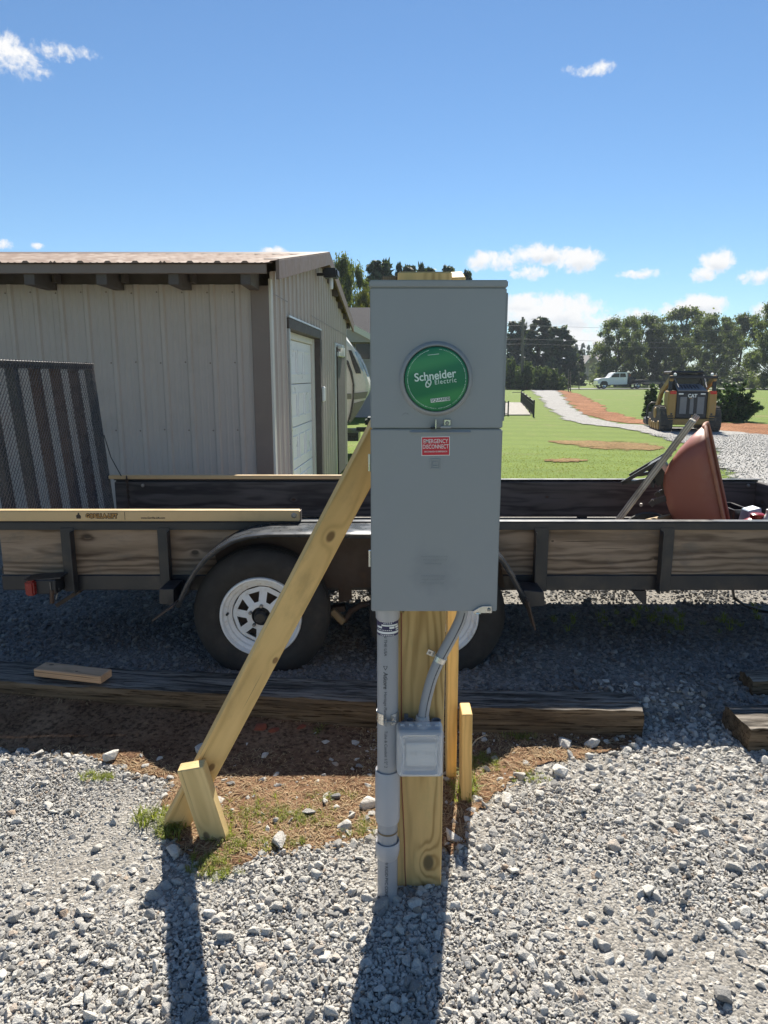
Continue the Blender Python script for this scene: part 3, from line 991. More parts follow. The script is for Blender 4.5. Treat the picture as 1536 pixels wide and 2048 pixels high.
# panel lap line across the gable
for a, b in ((.1, DOOR0), (2.2, 4.0), (4.0, 6.0)):
    MB().add([gable(a, .0215, 2.3 - .06 * a / 6), gable(b, .0215, 2.3 - .06 * b / 6), gable(b, .0215, 2.308 - .06 * b / 6), gable(a, .0215, 2.308 - .06 * a / 6)], [(0, 1, 2, 3)]).build('lap_seam', M_TRIM, g)
# back and left walls
MB().box((G0.x - 7.4, G0.y + GLEN - .02, 0), (G0.x + .32, G0.y + GLEN + .02, 2.35)).build('back_wall', M_SIDING, g)
MB().box((G0.x - 7.42, G0.y + .1, 0), (G0.x - 7.38, G0.y + GLEN - .1, 2.35)).build('side_wall', M_SIDING, g)
# corner trims
MB().box((G0.x - .16, G0.y - .028, 0), (G0.x + .002, G0.y - .004, 2.36)).build('corner_trim', M_TRIM, g, bevel=.004)
mb = MB(); a, b = gable(-.02, .002, 0), gable(.055, .002, 0)
mb.hexa([a, b, b + GN * .024, a + GN * .024] + [q + Vector((0, 0, 2.42)) for q in (a, b, b + GN * .024, a + GN * .024)])
mb.build('corner_trim', M_CREAM, g, bevel=.003)
# rafter tails, fascia, soffit shadow
for k in range(11):
    x = -1.17 - k * .61
    MB().box((x - .045, EAVE_Y + .035, 2.318), (x + .045, G0.y - .006, 2.47)).build('rafter_tail', M_DARKWOOD, g, bevel=.004)
    if k: 
        MB().box((x + .07, EAVE_Y + .30, 2.372), (x + .10, G0.y - .03, 2.45)).build('rafter_block', M_DARKWOOD, g)
MB().box((G0.x - 7.55, EAVE_Y, 2.405), (-.985, EAVE_Y + .03, 2.485)).build('fascia', M_TRIM, g, bevel=.004)
# roof: ribbed sheets, each slope; u runs left from the rake
RX = -.93
def roof_pt(u, d, s_, far=False):
    y = (EAVE_Y - .03 + s_ * 3.53) if not far else (EAVE_Y + 7.03 - s_ * 3.53)
    z = 2.487 + s_ * (RIDGE + .035 - 2.487)
    return Vector((RX - u + (y - EAVE_Y) * .045, y, z + d))
for far in (False, True):
    for k in range(8):
        pr = ribs(k * .9144, (k + 1) * .9144, 0, 0)
        rows = [[roof_pt(u, d * .8, s_, far) for u, d in pr] for s_ in (0, .25, .5, .75, 1)]
        mb = MB().strip(rows)
        lowr = [q + Vector((0, 0, -d * .8 - .004)) for q, (u, d) in zip(rows[0], pr)]
        mb.strip([lowr, rows[0]])
        mb.build('roof_panel', M_ROOF, g, fixn=False)
# ridge cap
mb = MB(); a = roof_pt(-.02, .03, 1); b = roof_pt(7.35, .03, 1)
for q0, q1 in ((Vector((0, -.17, -.052)), Vector((0, .17, -.052))),):
    mb.add([a + q0, b + q0, b, a, b + q1, a + q1], [(0, 1, 2, 3), (3, 2, 4, 5)])
mb.build('ridge_cap', M_RAKE, g)
# rake trim boards on the gable
def rake(s0, s1, far, w0=.155):
    off = Vector((.035, 0, .022))
    a, b = roof_pt(0, 0, s0, far) + off, roof_pt(0, 0, s1, far) + off
    dn = Vector((0, 0, -w0)); th = Vector((.028, 0, 0))
    mb = MB().hexa([a + dn, b + dn, b + dn + th, a + dn + th, a, b, b + th, a + th])
    up = Vector((0, 0, .004))
    mb.hexa([a + up + Vector((-.10, 0, 0)), b + up + Vector((-.10, 0, 0)), b + up + th, a + up + th] + [q + Vector((0, 0, .006)) for q in
            (a + up + Vector((-.10, 0, 0)), b + up + Vector((-.10, 0, 0)), b + up + th, a + up + th)])
    mb.build('rake_trim', M_RAKE, g, bevel=.003)
rake(-.01, 1.0, False); rake(-.01, 1.0, True)
for k in range(5):   # lookout blocks under the far rake
    s_ = .1 + .18 * k
    q = roof_pt(0, 0, s_, True)
    MB().cbox((q.x - .03, q.y, q.z - .12), (.12, .06, .09)).build('lookout_block', M_DARKWOOD, g)
# sectional door
gd = MB()
def gbox(mb, u0, u1, d0, d1, z0, z1):
    q = [gable(u, d, z) for z in (z0, z1) for u, d in ((u0, d0), (u1, d0), (u1, d1), (u0, d1))]
    return mb.hexa(q)
gbox(MB(), DOOR0, DOOR1, -.03, .03, DOORH, DOORH + .02).build('door_head_flashing', M_ALU, g)
gbox(MB(), DOOR0 + .002, DOOR1 - .01, -.14, .025, DOORH - .11, DOORH - .004).build('door_head', M_DARKWOOD, g, bevel=.004)
gbox(MB(), DOOR1 - .14, DOOR1 - .004, -.14, .028, 0, DOORH - .112).build('door_jamb', M_DARKWOOD, g, bevel=.004)
gbox(MB(), DOOR0 + .002, DOOR0 + .03, -.14, .03, 0, DOORH - .112).build('door_jamb', M_ALU, g, bevel=.003)
gbox(MB(), DOOR1 - .26, DOOR1 - .145, -.13, -.05, 0, DOORH - .113).build('door_stop', M_CREAM, g, bevel=.004)
gbox(MB(), DOOR0 + .032, DOOR1 - .262, -.13, -.06, DOORH - .19, DOORH - .114).build('door_stop', M_CREAM, g, bevel=.004)
dh = (DOORH - .192) / 4
for k in range(4):
    sec = gbox(MB(), DOOR0 + .035, DOOR1 - .265, -.13, -.085, k * dh + .004, (k + 1) * dh - .004).build('door_section', M_DOORW, g, bevel=.005)
    for j in range(4):
        ua = DOOR0 + .10 + j * .455; ub = ua + .36
        mb = MB(); z0, z1 = k * dh + .10, (k + 1) * dh - .10
        for (p0, p1, q0, q1) in ((ua, ub, z0, z0 + .022), (ua, ub, z1 - .022, z1), (ua, ua + .022, z0 + .023, z1 - .023), (ub - .022, ub, z0 + .023, z1 - .023)):
            gbox(mb, p0, p1, -.0855, -.077, q0, q1)
        mb.build('raised_panel', M_DOORW, sec, bevel=.002)
# keypad box on the door jamb
gbox(MB(), DOOR1 - .11, DOOR1 - .01, .029, .07, 1.22, 1.42).build('keypad', M_WHITE, g, bevel=.012)
# side door
gbox(MB(), PD0, PD0 + .05, -.05, .03, 0, PDH).build('door_frame', M_ALU, g, bevel=.003)
gbox(MB(), PD0 + .052, PD1, -.05, .028, PDH - .06, PDH).build('door_frame', M_ALU, g, bevel=.003)
gbox(MB(), PD0 + .06, PD0 + .16, -.04, .012, 0, PDH - .062).build('door_slab', M_GLASS, g, bevel=.003)
gbox(MB(), PD0 + .17, PD1 - .02, -.05, .040, 0, PDH - .062).build('door_slab', M_DARKWOOD, g, bevel=.003)
mb = MB(); gbox(mb, PD0 + .2, PD0 + .25, .03, .11, 1.98, 2.03); gbox(mb, PD0 + .15, PD0 + .75, .03, .07, 1.86, 1.93); gbox(mb, PD0 + .3, PD0 + .38, .07, .13, 1.86, 1.99)
mb.build('door_closer', M_WHITE, g, bevel=.006)
# flood light near the ridge
fl = thing('flood_light', 'black flood light with white sensor on the garage gable', 'flood light', gable(2.75, 0, 2.83))
c = gable(2.75, 0, 2.83)
MB().bar(c + GN * .0, c + GN * .16, .035, .035).build('arm', M_BLACK, fl, bevel=.004)
MB().hexa([c + GN * a_ + GA * b_ + Vector((0, 0, z_)) for z_, e_ in ((-.045, 0), (.065, .01)) for a_, b_ in ((.10 + e_, -.12), (.30 - e_, -.12), (.30 - e_, .12), (.10 + e_, .12))]).build('lamp_head', M_BLACK, fl, bevel=.02, seg=2)
MB().lathe([(.022, 0), (.026, .02), (.026, .12), (.02, .135)], c + GN * .2 + Vector((0, 0, -.18)), (0, 0, 1), 10).build('sensor', M_WHITE, fl, smooth=40)


# ------------------------------------------------------------------ camper behind the garage
M_RVW = paint('camper_white', (.74, .72, .66), .3, var=.03)
M_RVG = paint('camper_olive', (.19, .20, .15), .35, var=.05)
M_RVD = paint('camper_dark', (.03, .035, .035), .3, var=.1)
M_RVS = paint('camper_window', (.22, .34, .50), .08, var=.1, bump=0, spec=.8)
RVY = 14.6
rv = thing('camper', 'white travel trailer with rounded nose parked behind the garage', 'camper', P(700, 905, h=-.12))
nose = [(560, 560), (640, 620), (680, 660), (694, 681), (708, 697), (722, 722), (732, 748), (738, 768), (737, 782), (733, 793)]
cap = [P(*q, Y=RVY) for q in nose]
low = [P(*q, Y=RVY) for q in ((725, 806), (712, 830), (698, 847))]
body = cap + low + [P(400, 850, Y=RVY), P(400, 545, Y=RVY)]
MB().prism(body, (0, 2.4, 0)).build('body', M_RVW, rv, bevel=.05, seg=2, smooth=40)
def rvpatch(name, pxs, mat, dy=-.012, th=.01):
    MB().prism([P(*q, Y=RVY) + Vector((0, dy - th, 0)) for q in pxs], (0, th, 0)).build(name, mat, rv)
rvpatch('cap_joint', [(690, 718), (697, 722), (705, 745), (709, 770), (708, 800), (702, 835), (697, 846), (694, 846), (700, 825), (705, 795), (705, 768), (700, 745)], M_RVD)
rvpatch('front_stripe', [(697, 700), (703, 701), (720, 738), (722, 747), (712, 747), (705, 728)], M_RVD, -.012)
rvpatch('side_stripe', [(560, 787), (703, 787), (703, 798), (560, 798)], M_RVG, -.012)
rvpatch('nose_stripe', [(708, 786), (736, 783), (732, 796), (708, 799)], M_RVG, -.013)
rvpatch('nose_skirt', [(708, 806), (730, 800), (714, 829), (701, 846), (699, 846)], M_RVG, -.013)
# wrap-round front window: a strip standing proud of the nose
ws = [P(*q, Y=RVY) + Vector((.012, 0, .008)) for q in ((701, 690), (711, 703), (725, 730), (733, 753))]
MB().strip([[q + Vector((0, .12, 0)) for q in ws], [q + Vector((0, 2.28, 0)) for q in ws]]).build('front_window', M_RVS, rv)
rvpatch('window_edge', [(709, 703), (714, 704), (728, 735), (727, 745), (722, 738)], M_RVS, -.012)
z0 = -.12
MB().box((-1.9, RVY + .5, .18), (-.55, RVY + 1.9, .36)).build('chassis', M_RVD, rv)
MB().bar((-.62, RVY + 1.2, .38), (.75, RVY + 1.2, .38), .10, .10).build('hitch_tongue', M_RVD, rv)
MB().box((-.42, RVY + .85, .44), (-.06, RVY + 1.55, .66)).build('gas_cover', M_RVD, rv, bevel=.06, seg=3, smooth=50)
MB().lathe([(.1, -.12), (.30, -.12), (.33, -.08), (.33, .08), (.30, .12), (.1, .12)], (-1.4, RVY + .12, .21), (0, 1, 0), 24).build('wheel', M_RVD, rv, smooth=40)
MB().bar((.05, RVY + .9, -.1), (.05, RVY + .9, .42), .07, .07, (1, 0, 0)).build('jack_leg', M_RVD, rv)

# ------------------------------------------------------------------ houses
M_SHINGLE = paint('dark_shingles', (.045, .044, .05), .95, var=.3, scale=14, bump=.1, spec=.1)
M_SHINGLE2 = paint('brown_shingles', (.26, .23, .22), .9, var=.2, scale=6)
M_HSIDE = paint('grey_house_siding', (.34, .305, .30), .8, var=.06)
M_BRICKF = paint('far_house_wall', (.35, .29, .25), .9, var=.15)
HY = 34.0
hs = thing('house', 'grey house with dark shingle roof beyond the camper', 'house', (-3, HY, -.3))
zt = P(700, 615, Y=HY + 4).z; ze = P(700, 681, Y=HY).z
MB().box((-12, HY, -.4), (3.4, HY + 8, ze)).build('wall', M_HSIDE, hs)
MB().hexa([(-12.4, HY - .4, ze), (3.8, HY - .4, ze), (3.8, HY + 4, zt - .12), (-12.4, HY + 4, zt - .12),
           (-12.4, HY - .4, ze + .12), (3.8, HY - .4, ze + .12), (3.8, HY + 4, zt), (-12.4, HY + 4, zt)]).build('roof', M_SHINGLE, hs)
MB().hexa([(-12.4, HY + 4.002, zt - .12), (3.8, HY + 4.002, zt - .12), (3.8, HY + 8.4, ze), (-12.4, HY + 8.4, ze),
           (-12.4, HY + 4.002, zt), (3.8, HY + 4.002, zt), (3.8, HY + 8.4, ze + .12), (-12.4, HY + 8.4, ze + .12)]).build('roof', M_SHINGLE, hs)
rk = MB().prism([P(703, 654, Y=HY - .9), P(745, 676, Y=HY - .9), P(745, 684, Y=HY - .9), P(661, 684, Y=HY - .9), P(661, 676, Y=HY - .9)], (0, .9, 0))
rk.build('porch_gable', M_HSIDE, hs)
rake_l = MB().bar(P(700, 652, Y=HY - 1.0), P(747, 677, Y=HY - 1.0), .12, .25, (0, 1, 0)).build('porch_rake', M_CREAM, hs)
for x0, x1 in ((703, 707), (712, 740)):
    a, b = P(x0, 687, Y=HY - .05), P(x1, 718, Y=HY - .05)
    wdw = MB().box((a.x - .08, HY - .06, b.z - .08), (b.x + .08, HY - .003, a.z + .08)).build('window', M_HSIDE, hs)
    MB().box((a.x, HY - .075, b.z), (b.x, HY - .062, a.z)).build('pane', M_GLASS, wdw)
for q in (-3.2, 1.4):
    MB().box((q, HY - .9, -.4), (q + .16, HY - .74, P(0, 684, Y=HY - .9).z)).build('porch_post', M_CREAM, hs)

FY = 210.0
h2 = thing('house', 'small far house with grey brown gabled roof among the trees', 'house', P(1180, 752, Y=FY))
def far(px, py, d=0): return P(px, py, Y=FY + d)
MB().prism([far(1163, 752), far(1163, 727), far(1176, 712), far(1189, 727), far(1189, 752)], (0, 9, 0)).build('wall', M_BRICKF, h2)
MB().bar(far(1161, 729, -.2), far(1176, 711, -.2), 9.6, .35, (0, 1, 0)).build('roof', M_SHINGLE2, h2)
MB().bar(far(1176, 711, -.2), far(1191, 729, -.2), 9.6, .35, (0, 1, 0)).build('roof', M_SHINGLE2, h2)
MB().hexa([far(1189.5, 730, 3), far(1206, 730, 3), far(1204, 712, 9), far(1181, 712, 9), far(1189.5, 727, 3), far(1206, 727, 3), far(1204, 709, 9), far(1181, 709, 9)]).build('roof', M_SHINGLE2, h2)
MB().box((far(1189.5, 730, 3).x, FY + 3.2, 0), (far(1206, 730, 3).x, FY + 8, far(1190, 731, 3).z)).build('wall', M_BRICKF, h2)
a = far(1173.5, 722); MB().box((a.x, FY - .12, a.z - .5), (a.x + .75, FY - .01, a.z + .5)).build('gable_vent', M_WHITE, h2)
for k in (1166, 1181):
    a = far(k, 738); wdw = MB().box((a.x - .12, FY - .1, a.z - 1.1), (a.x + .95, FY - .01, a.z + .6)).build('window', M_CREAM, h2)
    MB().box((a.x, FY - .16, a.z - 1.0), (a.x + .82, FY - .102, a.z + .5)).build('pane', M_GLASS, wdw)

cr = thing('car', 'white car far off, seen between the dark trees', 'car', P(1127, 749, Y=150))
def carp(px, py): return P(px, py, Y=150)
MB().prism([carp(1120, 746), carp(1120, 742), carp(1123, 740), carp(1131, 740), carp(1134, 742), carp(1135, 746)], (0, 1.8, 0)).build('body', M_WHITE, cr, bevel=.1)
MB().prism([carp(1122.5, 742.3), carp(1124, 740.7), carp(1130, 740.7), carp(1132, 742.3)], (0, -.03, 0)).build('window', M_GLASS, cr)
for k in (1122.5, 1132):
    q = carp(k, 746.5); MB().lathe([(.32, -.1), (.32, .1)], q, (0, 1, 0), 12).build('wheel', M_RVD, cr)


# ------------------------------------------------------------------ trees and shrubs
M_BARK = paint('tree_bark', (.075, .058, .045), .95, var=.3, scale=5, bump=.2)
M_LEAF_DARK = emissionless_leaf('oak_leaves', (.060, .078, .040), (.100, .126, .058), (.15, .172, .085), .48)
M_LEAF_MID = emissionless_leaf('maple_leaves', (.060, .082, .028), (.115, .140, .046), (.18, .185, .07), .44)
M_LEAF_YEL = emissionless_leaf('yellowing_leaves', (.06, .075, .015), (.13, .14, .03), (.24, .21, .05), .38)
M_LEAF_PINE = emissionless_leaf('conifer_needles', (.040, .058, .040), (.062, .086, .050), (.095, .120, .065), .30)
M_LEAF_GREY = emissionless_leaf('willow_leaves', (.05, .075, .035), (.10, .135, .060), (.17, .20, .09), .3)
M_LEAF_GOLD = emissionless_leaf('golden_grass', (.17, .115, .035), (.30, .20, .07), (.40, .30, .12), .3)
M_LEAF_BUSH = emissionless_leaf('juniper_needles', (.022, .050, .016), (.050, .095, .028), (.105, .165, .05), .25)

def leaf_cloud(centres, radii, per, size, seed, elong=1.6, out=None, up=.25):
    """many small leaf faces spread over the outer part of clumps"""
    r_ = np.random.default_rng(seed)
    C, Nn = [], []
    for c, rad, n in zip(centres, radii, per):
        d = r_.normal(size=(n, 3)); d /= np.linalg.norm(d, axis=1)[:, None]
        rr = rad * np.clip(np.abs(r_.normal(.62, .34, n)), .05, 1.7)[:, None]
        C.append(np.asarray(c)[None] + d * rr * np.array([1, 1, .8])); Nn.append(d)
    C = np.concatenate(C); D = np.concatenate(Nn); n = len(C)
    nrm = D + r_.normal(size=(n, 3)) * .7 + np.array([0, 0, up]); nrm /= np.linalg.norm(nrm, axis=1)[:, None]
    t = np.cross(nrm, r_.normal(size=(n, 3))); t /= np.linalg.norm(t, axis=1)[:, None]
    b = np.cross(nrm, t); s_ = size * r_.uniform(.55, 1.25, n)[:, None]
    V = np.stack([C - t * s_ * elong / 2, C - b * s_ / 2 + nrm * s_ * .15, C + t * s_ * elong / 2, C + b * s_ / 2 + nrm * s_ * .15], 1).reshape(-1, 3)
    return V, n

def leaf_mesh(name, V, n, mat):
    me = bpy.data.meshes.new(name)
    me.vertices.add(4 * n); me.vertices.foreach_set('co', V.astype(np.float32).ravel())
    me.loops.add(4 * n); me.loops.foreach_set('vertex_index', np.arange(4 * n, dtype=np.int32))
    me.polygons.add(n); me.polygons.foreach_set('loop_start', np.arange(0, 4 * n, 4, dtype=np.int32))
    me.update(calc_edges=True); me.validate()
    me.materials.append(mat)
    return me

def broadleaf(name, mat, H, Rw, seed, leaves=9000, size=.3, base=.05, blobs=96):
    """a trunk with limbs, and a crown of clumps at the limb ends; gaps stay between the clumps"""
    r_ = np.random.default_rng(seed); cs, rs = [], []
    tr = MB()
    tr.tube([(0, 0, -.2), (.03 * H * .2, 0, H * .2), (r_.normal() * .02 * H, r_.normal() * .02 * H, H * .5), (r_.normal() * .04 * H, 0, H * .8)],
            [.030 * H, .024 * H, .015 * H, .005 * H], 8)
    for k in range(blobs):
        a = r_.uniform(0, 6.283); t = r_.uniform(0, 1); hz = base + (1 - base) * t
        prof = math.sqrt(max(.03, 1 - ((t - .42) / .62) ** 2))
        rad = Rw * prof * r_.uniform(.35, .98)
        c = (rad * math.cos(a), rad * math.sin(a), H * min(.97, hz))
        cs.append(c); rs.append(r_.uniform(.09, .23) * Rw)
        if k % 3 == 0:
            z0 = H * max(.16, hz - .28); tr.tube([(0, 0, z0), (c[0] * .55, c[1] * .55, (z0 + c[2]) * .52), c], [.010 * H, .006 * H, .002 * H], 5, cap=False)
    tot = sum(q * q for q in rs)
    V, n = leaf_cloud(cs, rs, [max(20, int(leaves * q * q / tot)) for q in rs], size, seed)
    return tr.mesh(name + '_trunk', smooth=60), leaf_mesh(name + '_crown', V, n, mat)

def conifer(name, mat, H, Rw, seed, leaves=7000, size=.28, power=.8):
    r_ = np.random.default_rng(seed); cs, rs = [], []
    tr = MB().tube([(0, 0, -.2), (0, 0, H * .5), (0, 0, H * .97)], [.022 * H, .014 * H, .004 * H], 7)
    for k in range(150):
        t = r_.uniform(.02, .98) ; rad = Rw * ((1 - t) ** power * .95 + .05) * r_.uniform(.45, 1.0); a = r_.uniform(0, 6.283)
        cs.append((rad * math.cos(a), rad * math.sin(a), H * t)); rs.append(Rw * (.10 + .16 * (1 - t)))
    tot = sum(q * q for q in rs)
    V, n = leaf_cloud(cs, rs, [max(14, int(leaves * q * q / tot)) for q in rs], size, seed, 2.4)
    return tr.mesh(name + '_trunk', smooth=60), leaf_mesh(name + '_crown', V, n, mat)

def bush(name, mat, H, Rw, seed, leaves=5000, size=.12, spiky=0.0):
    r_ = np.random.default_rng(seed); cs, rs = [], []; st = MB()
    for k in range(46):
        a = r_.uniform(0, 6.283); e = r_.uniform(.1, 1.45); L = r_.uniform(.65, 1.0 + spiky)
        d = np.array([math.cos(a) * math.cos(e) * Rw, math.sin(a) * math.cos(e) * Rw, math.sin(e) * H]) * L
        st.tube([(0, 0, 0), d * .5, d], [.03 * H, .015 * H, .004 * H], 5, cap=False)
        for f_ in (.45, .65, .82, .97):
            cs.append(tuple(d * f_)); rs.append(H * (.16 - .09 * f_ * (1 if spiky else .5)))
    tot = sum(q * q for q in rs)
    V, n = leaf_cloud(cs, rs, [max(8, int(leaves * q * q / tot)) for q in rs], size, seed, 2.6 if spiky else 1.6)
    V[:, 2] = np.maximum(V[:, 2], .01)
    return st.mesh(name + '_stem', smooth=60), leaf_mesh(name + '_crown', V, n, mat)

KINDS = {
    'oak': [broadleaf('oak_%d' % i, M_LEAF_DARK, 1.0 * 10, 5.2, 30 + i, 21000, .21) for i in range(3)],
    'maple': [broadleaf('maple_%d' % i, M_LEAF_MID, 10, 4.6, 50 + i, 17000, .22) for i in range(2)],
    'yellow': [broadleaf('yellow_%d' % i, M_LEAF_YEL, 10, 5, 60 + i, 13000, .22) for i in range(1)],
    'cedar': [conifer('cedar_%d' % i, M_LEAF_PINE, 10, 3.0, 70 + i, 20000, .32, .38) for i in range(2)],
    'pine': [conifer('pine_%d' % i, M_LEAF_PINE, 10, 2.2, 80 + i, 9000, .26, .55) for i in range(2)],
    'willow': [bush('willow_%d' % i, M_LEAF_GREY, 3.0, 2.2, 90 + i, 5000, .2) for i in range(2)],
}
for k in KINDS.values():
    for t_, c_ in k: t_.materials.append(M_BARK)

def tree(kind, px, Y, top_py, label, width_px=None, group=None, name='tree', cat='tree', part='crown', stem='trunk', base=None):
    """stand a tree at distance Y so that its top is at the height seen along the sight line"""
    q = P(px, 900, Y=Y); g0 = float(ground_h(0, Y)) if base is None else base
    H = P(px, top_py, Y=Y).z - g0
    tm, cm = random.choice(KINDS[kind])
    r_ = thing(name, label, cat, (q.x, Y, g0), group)
    h0 = 3.0 if kind == 'willow' else 10.0
    sz = H / h0
    sx = sz
    if width_px:
        w0 = {'oak': 5.2, 'maple': 4.6, 'yellow': 5, 'cedar': 3.0, 'pine': 2.2, 'willow': 2.2}[kind] * 2 * 1.02
        sx = width_px * (Y * CT) / F / w0
    r_.scale = (sx, sx, sz); r_.rotation_euler = (0, 0, random.uniform(0, 6.28))
    for nm, me in ((stem, tm), (part, cm)):
        o = bpy.data.objects.new(nm, me); COL.objects.link(o); o.parent = r_
    return r_

ROW = 'broadleaf trees in the row along the far road'
tree('oak', 1222, 104, 641, 'leftmost broad dark tree in the far row, sky showing through, above the white truck', 118, ROW)
tree('oak', 1268, 112, 634, 'dark tree in the far row just right of the leftmost one, partly behind it', 110, ROW)
tree('maple', 1352, 128, 618, 'tallest paler green tree in the far row, rounded top, behind the track loader', 150, ROW)
tree('oak', 1318, 108, 650, 'lower dark tree in front of the tall paler tree of the far row', 100, ROW)
tree('oak', 1412, 106, 636, 'dark tree of the far row directly behind the loader roof, right side', 110, ROW)
tree('maple', 1462, 112, 634, 'mid green tree of the far row above the round juniper bush', 110, ROW)
tree('oak', 1532, 84, 608, 'big dark tree at the right edge of the photo, nearer than the row', 120, ROW)
tree('oak', 1620, 90, 616, 'dark tree just past the right edge of the far row', 120, ROW)
tree('oak', 1720, 100, 612, 'far right dark tree beyond the row', 140, ROW)
CED = 'dark evergreens left of the driveway end'
tree('cedar', 1027, 118, 641, 'dark evergreen close beside the grey meter cabinet edge, left of the pole', 84, CED)
tree('cedar', 1070, 112, 634, 'tall dark evergreen just right of the utility pole', 86, CED)
tree('cedar', 1108, 108, 652, 'dark evergreen right of the tall one, lower and rounder', 92, CED)
tree('pine', 1150, 118, 700, 'small golden green tree right of the dark evergreens', 30, CED)
WOOD = 'far conifers on the skyline beyond the small house'
for i, (px, tp) in enumerate(((1128, 690), (1142, 688), (1155, 686), (1166, 690), (1180, 684), (1193, 680), (1206, 684))):
    tree('pine', px, 260 + 6 * (i % 3), tp, 'dark conifer on the far skyline, ' + ('first', 'second', 'third', 'fourth', 'fifth', 'sixth', 'seventh')[i] + ' from the left behind the small house', 20, WOOD)
BEH = 'trees behind the house and the garage'
tree('maple', 678, 46, 522, 'yellow green broadleaf tree between garage roof and dark conifers, left one', 104, BEH)
tree('maple', 708, 50, 532, 'yellow green broadleaf tree right of its twin above the house roof', 84, BEH)
tree('yellow', 738, 43, 588, 'low yellow tree just above the dark house roof', 72, BEH)
tree('cedar', 762, 60, 520, 'dark conifer whose tip rises left of the post top', 120, BEH)
tree('cedar', 806, 62, 528, 'slim dark conifer with its tip above the meter cabinet, left of the post top middle', 100, BEH)
tree('cedar', 846, 62, 530, 'dark conifer tip over the middle of the post top', 90, BEH)
tree('pine', 890, 62, 531, 'dark conifer tip behind the right half of the post top', 90, BEH)
tree('pine', 927, 64, 540, 'dark conifer tip just right of the sunlit brace end', 60, BEH)
BR = 'grey green willowy bushes at the left end of the driveway'
for px, Y, tp, wd, lab in ((1018, 84, 716, 56, 'grey green bush against the cabinet edge, under the evergreens'), (1045, 82, 722, 60, 'grey green bush around the foot of the utility pole'),
                           (1078, 80, 726, 60, 'grey green bush right of the utility pole foot'), (1104, 79, 736, 50, 'rightmost low grey green bush beside the driveway end'),
                           (1120, 84, 752, 30, 'small pale bush past the rightmost grey green bush')):
    tree('willow', px, Y, tp, lab, wd, BR, 'bush', 'bush', 'foliage', 'stem')
tree('oak', 1185, 190, 726, 'round dark bush in front of the small far house', 34, None, 'bush', 'bush', 'foliage', 'stem')
for px, Y, tp, wd, lab in ((1480, 96, 742, 120, 'pale green hedge behind the juniper bush, by the road'), (1250, 100, 760, 40, 'low green bush behind the flatbed of the truck')):
    tree('willow', px, Y, tp, lab, wd, None, 'bush', 'bush', 'foliage', 'stem')

def single_bush(name, label, mat, px, base_py, top_py, half_px, seed, leaves, size, spiky, cat='bush', group=None):
    q = Pg(px, base_py); H = P(px, top_py, Y=q.y).z - q.z; Rw = half_px * (q.y * CT) / F
    st, cm = bush(name, mat, H, Rw, seed, leaves, size, spiky); st.materials.append(M_BARK)
    r_ = thing(name, label, cat, q, group)
    for nm, me in (('stem', st), ('foliage', cm)):
        o = bpy.data.objects.new(nm, me); COL.objects.link(o); o.parent = r_
single_bush('juniper_bush', 'round spiky green juniper bush right of the track loader', M_LEAF_BUSH, 1462, 842, 772, 46, 3, 15000, .085, .35)
single_bush('juniper_bush', 'small young conifer bush left of the track loader, behind its bucket', M_LEAF_BUSH, 1303, 835, 781, 20, 5, 3500, .085, .3)
single_bush('ornamental_grass', 'clump of golden ornamental grass beside the utility pole', M_LEAF_GOLD, 1024, 776, 753, 13, 8, 1500, .16, .2, 'grass clump')

# ------------------------------------------------------------------ utility pole, stakes, fence
M_POLE = paint('weathered_pole', (.16, .14, .12), .9, var=.2, scale=2)
M_FENCE = paint('black_fence_metal', (.02, .022, .024), .5, var=.2)
M_WIRE = paint('overhead_wire', (.12, .125, .135), .5, var=.05)
pq = P(1045, 777, h=0.0); PY = 82.0
pl = thing('utility_pole', 'grey wooden utility pole with wires in front of the dark evergreens', 'utility pole', (P(1045, 777, Y=PY).x, PY, 0))
a, b = P(1044.5, 778, Y=PY), P(1045.5, 634, Y=PY)
MB().tube([(a.x, PY, -.3), tuple(b)], [.19, .13], 10).build('pole_shaft', M_POLE, pl, smooth=60)
q = P(1045.5, 648, Y=PY)
MB().bar(q + Vector((-.5, 0, 0)), q + Vector((.5, 0, 0)), .12, .1).build('cross_arm', M_POLE, pl)
for k in (-.45, .45):
    MB().lathe([(.05, 0), (.08, .04), (.05, .09), (.08, .13), (.03, .18)], q + Vector((k, 0, .06)), (0, 0, 1), 8).build('insulator', M_WHITE, pl)
for py in (651, 678, 688):
    A = P(1045, py, Y=PY)
    for x1, dz, y1 in ((-60, .6, 78), (120, -.4, 90)):
        pts = [A.lerp(Vector((x1, y1, A.z + dz)), t) - Vector((0, 0, 4 * .55 * t * (1 - t))) for t in np.linspace(0, 1, 14)]
        MB().tube(pts, .013, 5, False).build('wire', M_WIRE, pl)
lp = thing('street_light', 'small white lamp on a short arm near the pole top', 'lamp', P(1079, 668, Y=PY))
MB().lathe([(.02, 0), (.16, .05), (.2, .14), (.06, .24)], P(1079, 668, Y=PY), (0, 0, 1), 10).build('lamp_shade', M_WHITE, lp)
MB().tube([P(1046, 660, Y=PY), P(1064, 660, Y=PY), P(1079, 667, Y=PY)], .035, 6).build('arm', M_POLE, lp)
for px, tp, bp, lab in ((1137, 738, 784, 'left thin stake of the pair at the driveway end'), (1141, 741, 783, 'right thin stake of the pair at the driveway end'), (1158, 745, 779, 'single thin stake beyond the pair, by the road')):
    a = Pg(px, bp); b = P(px + .5, tp, Y=a.y)
    MB().tube([a - Vector((0, 0, .2)), b], [.055, .045], 6).build('boundary_stake', M_POLE, None)
    bpy.data.objects[-1] if False else None
    o = [q for q in COL.objects if q.name.startswith('boundary_stake') and 'label' not in q][0]
    tag(o, lab, 'stake', 'thin stakes by the driveway end')

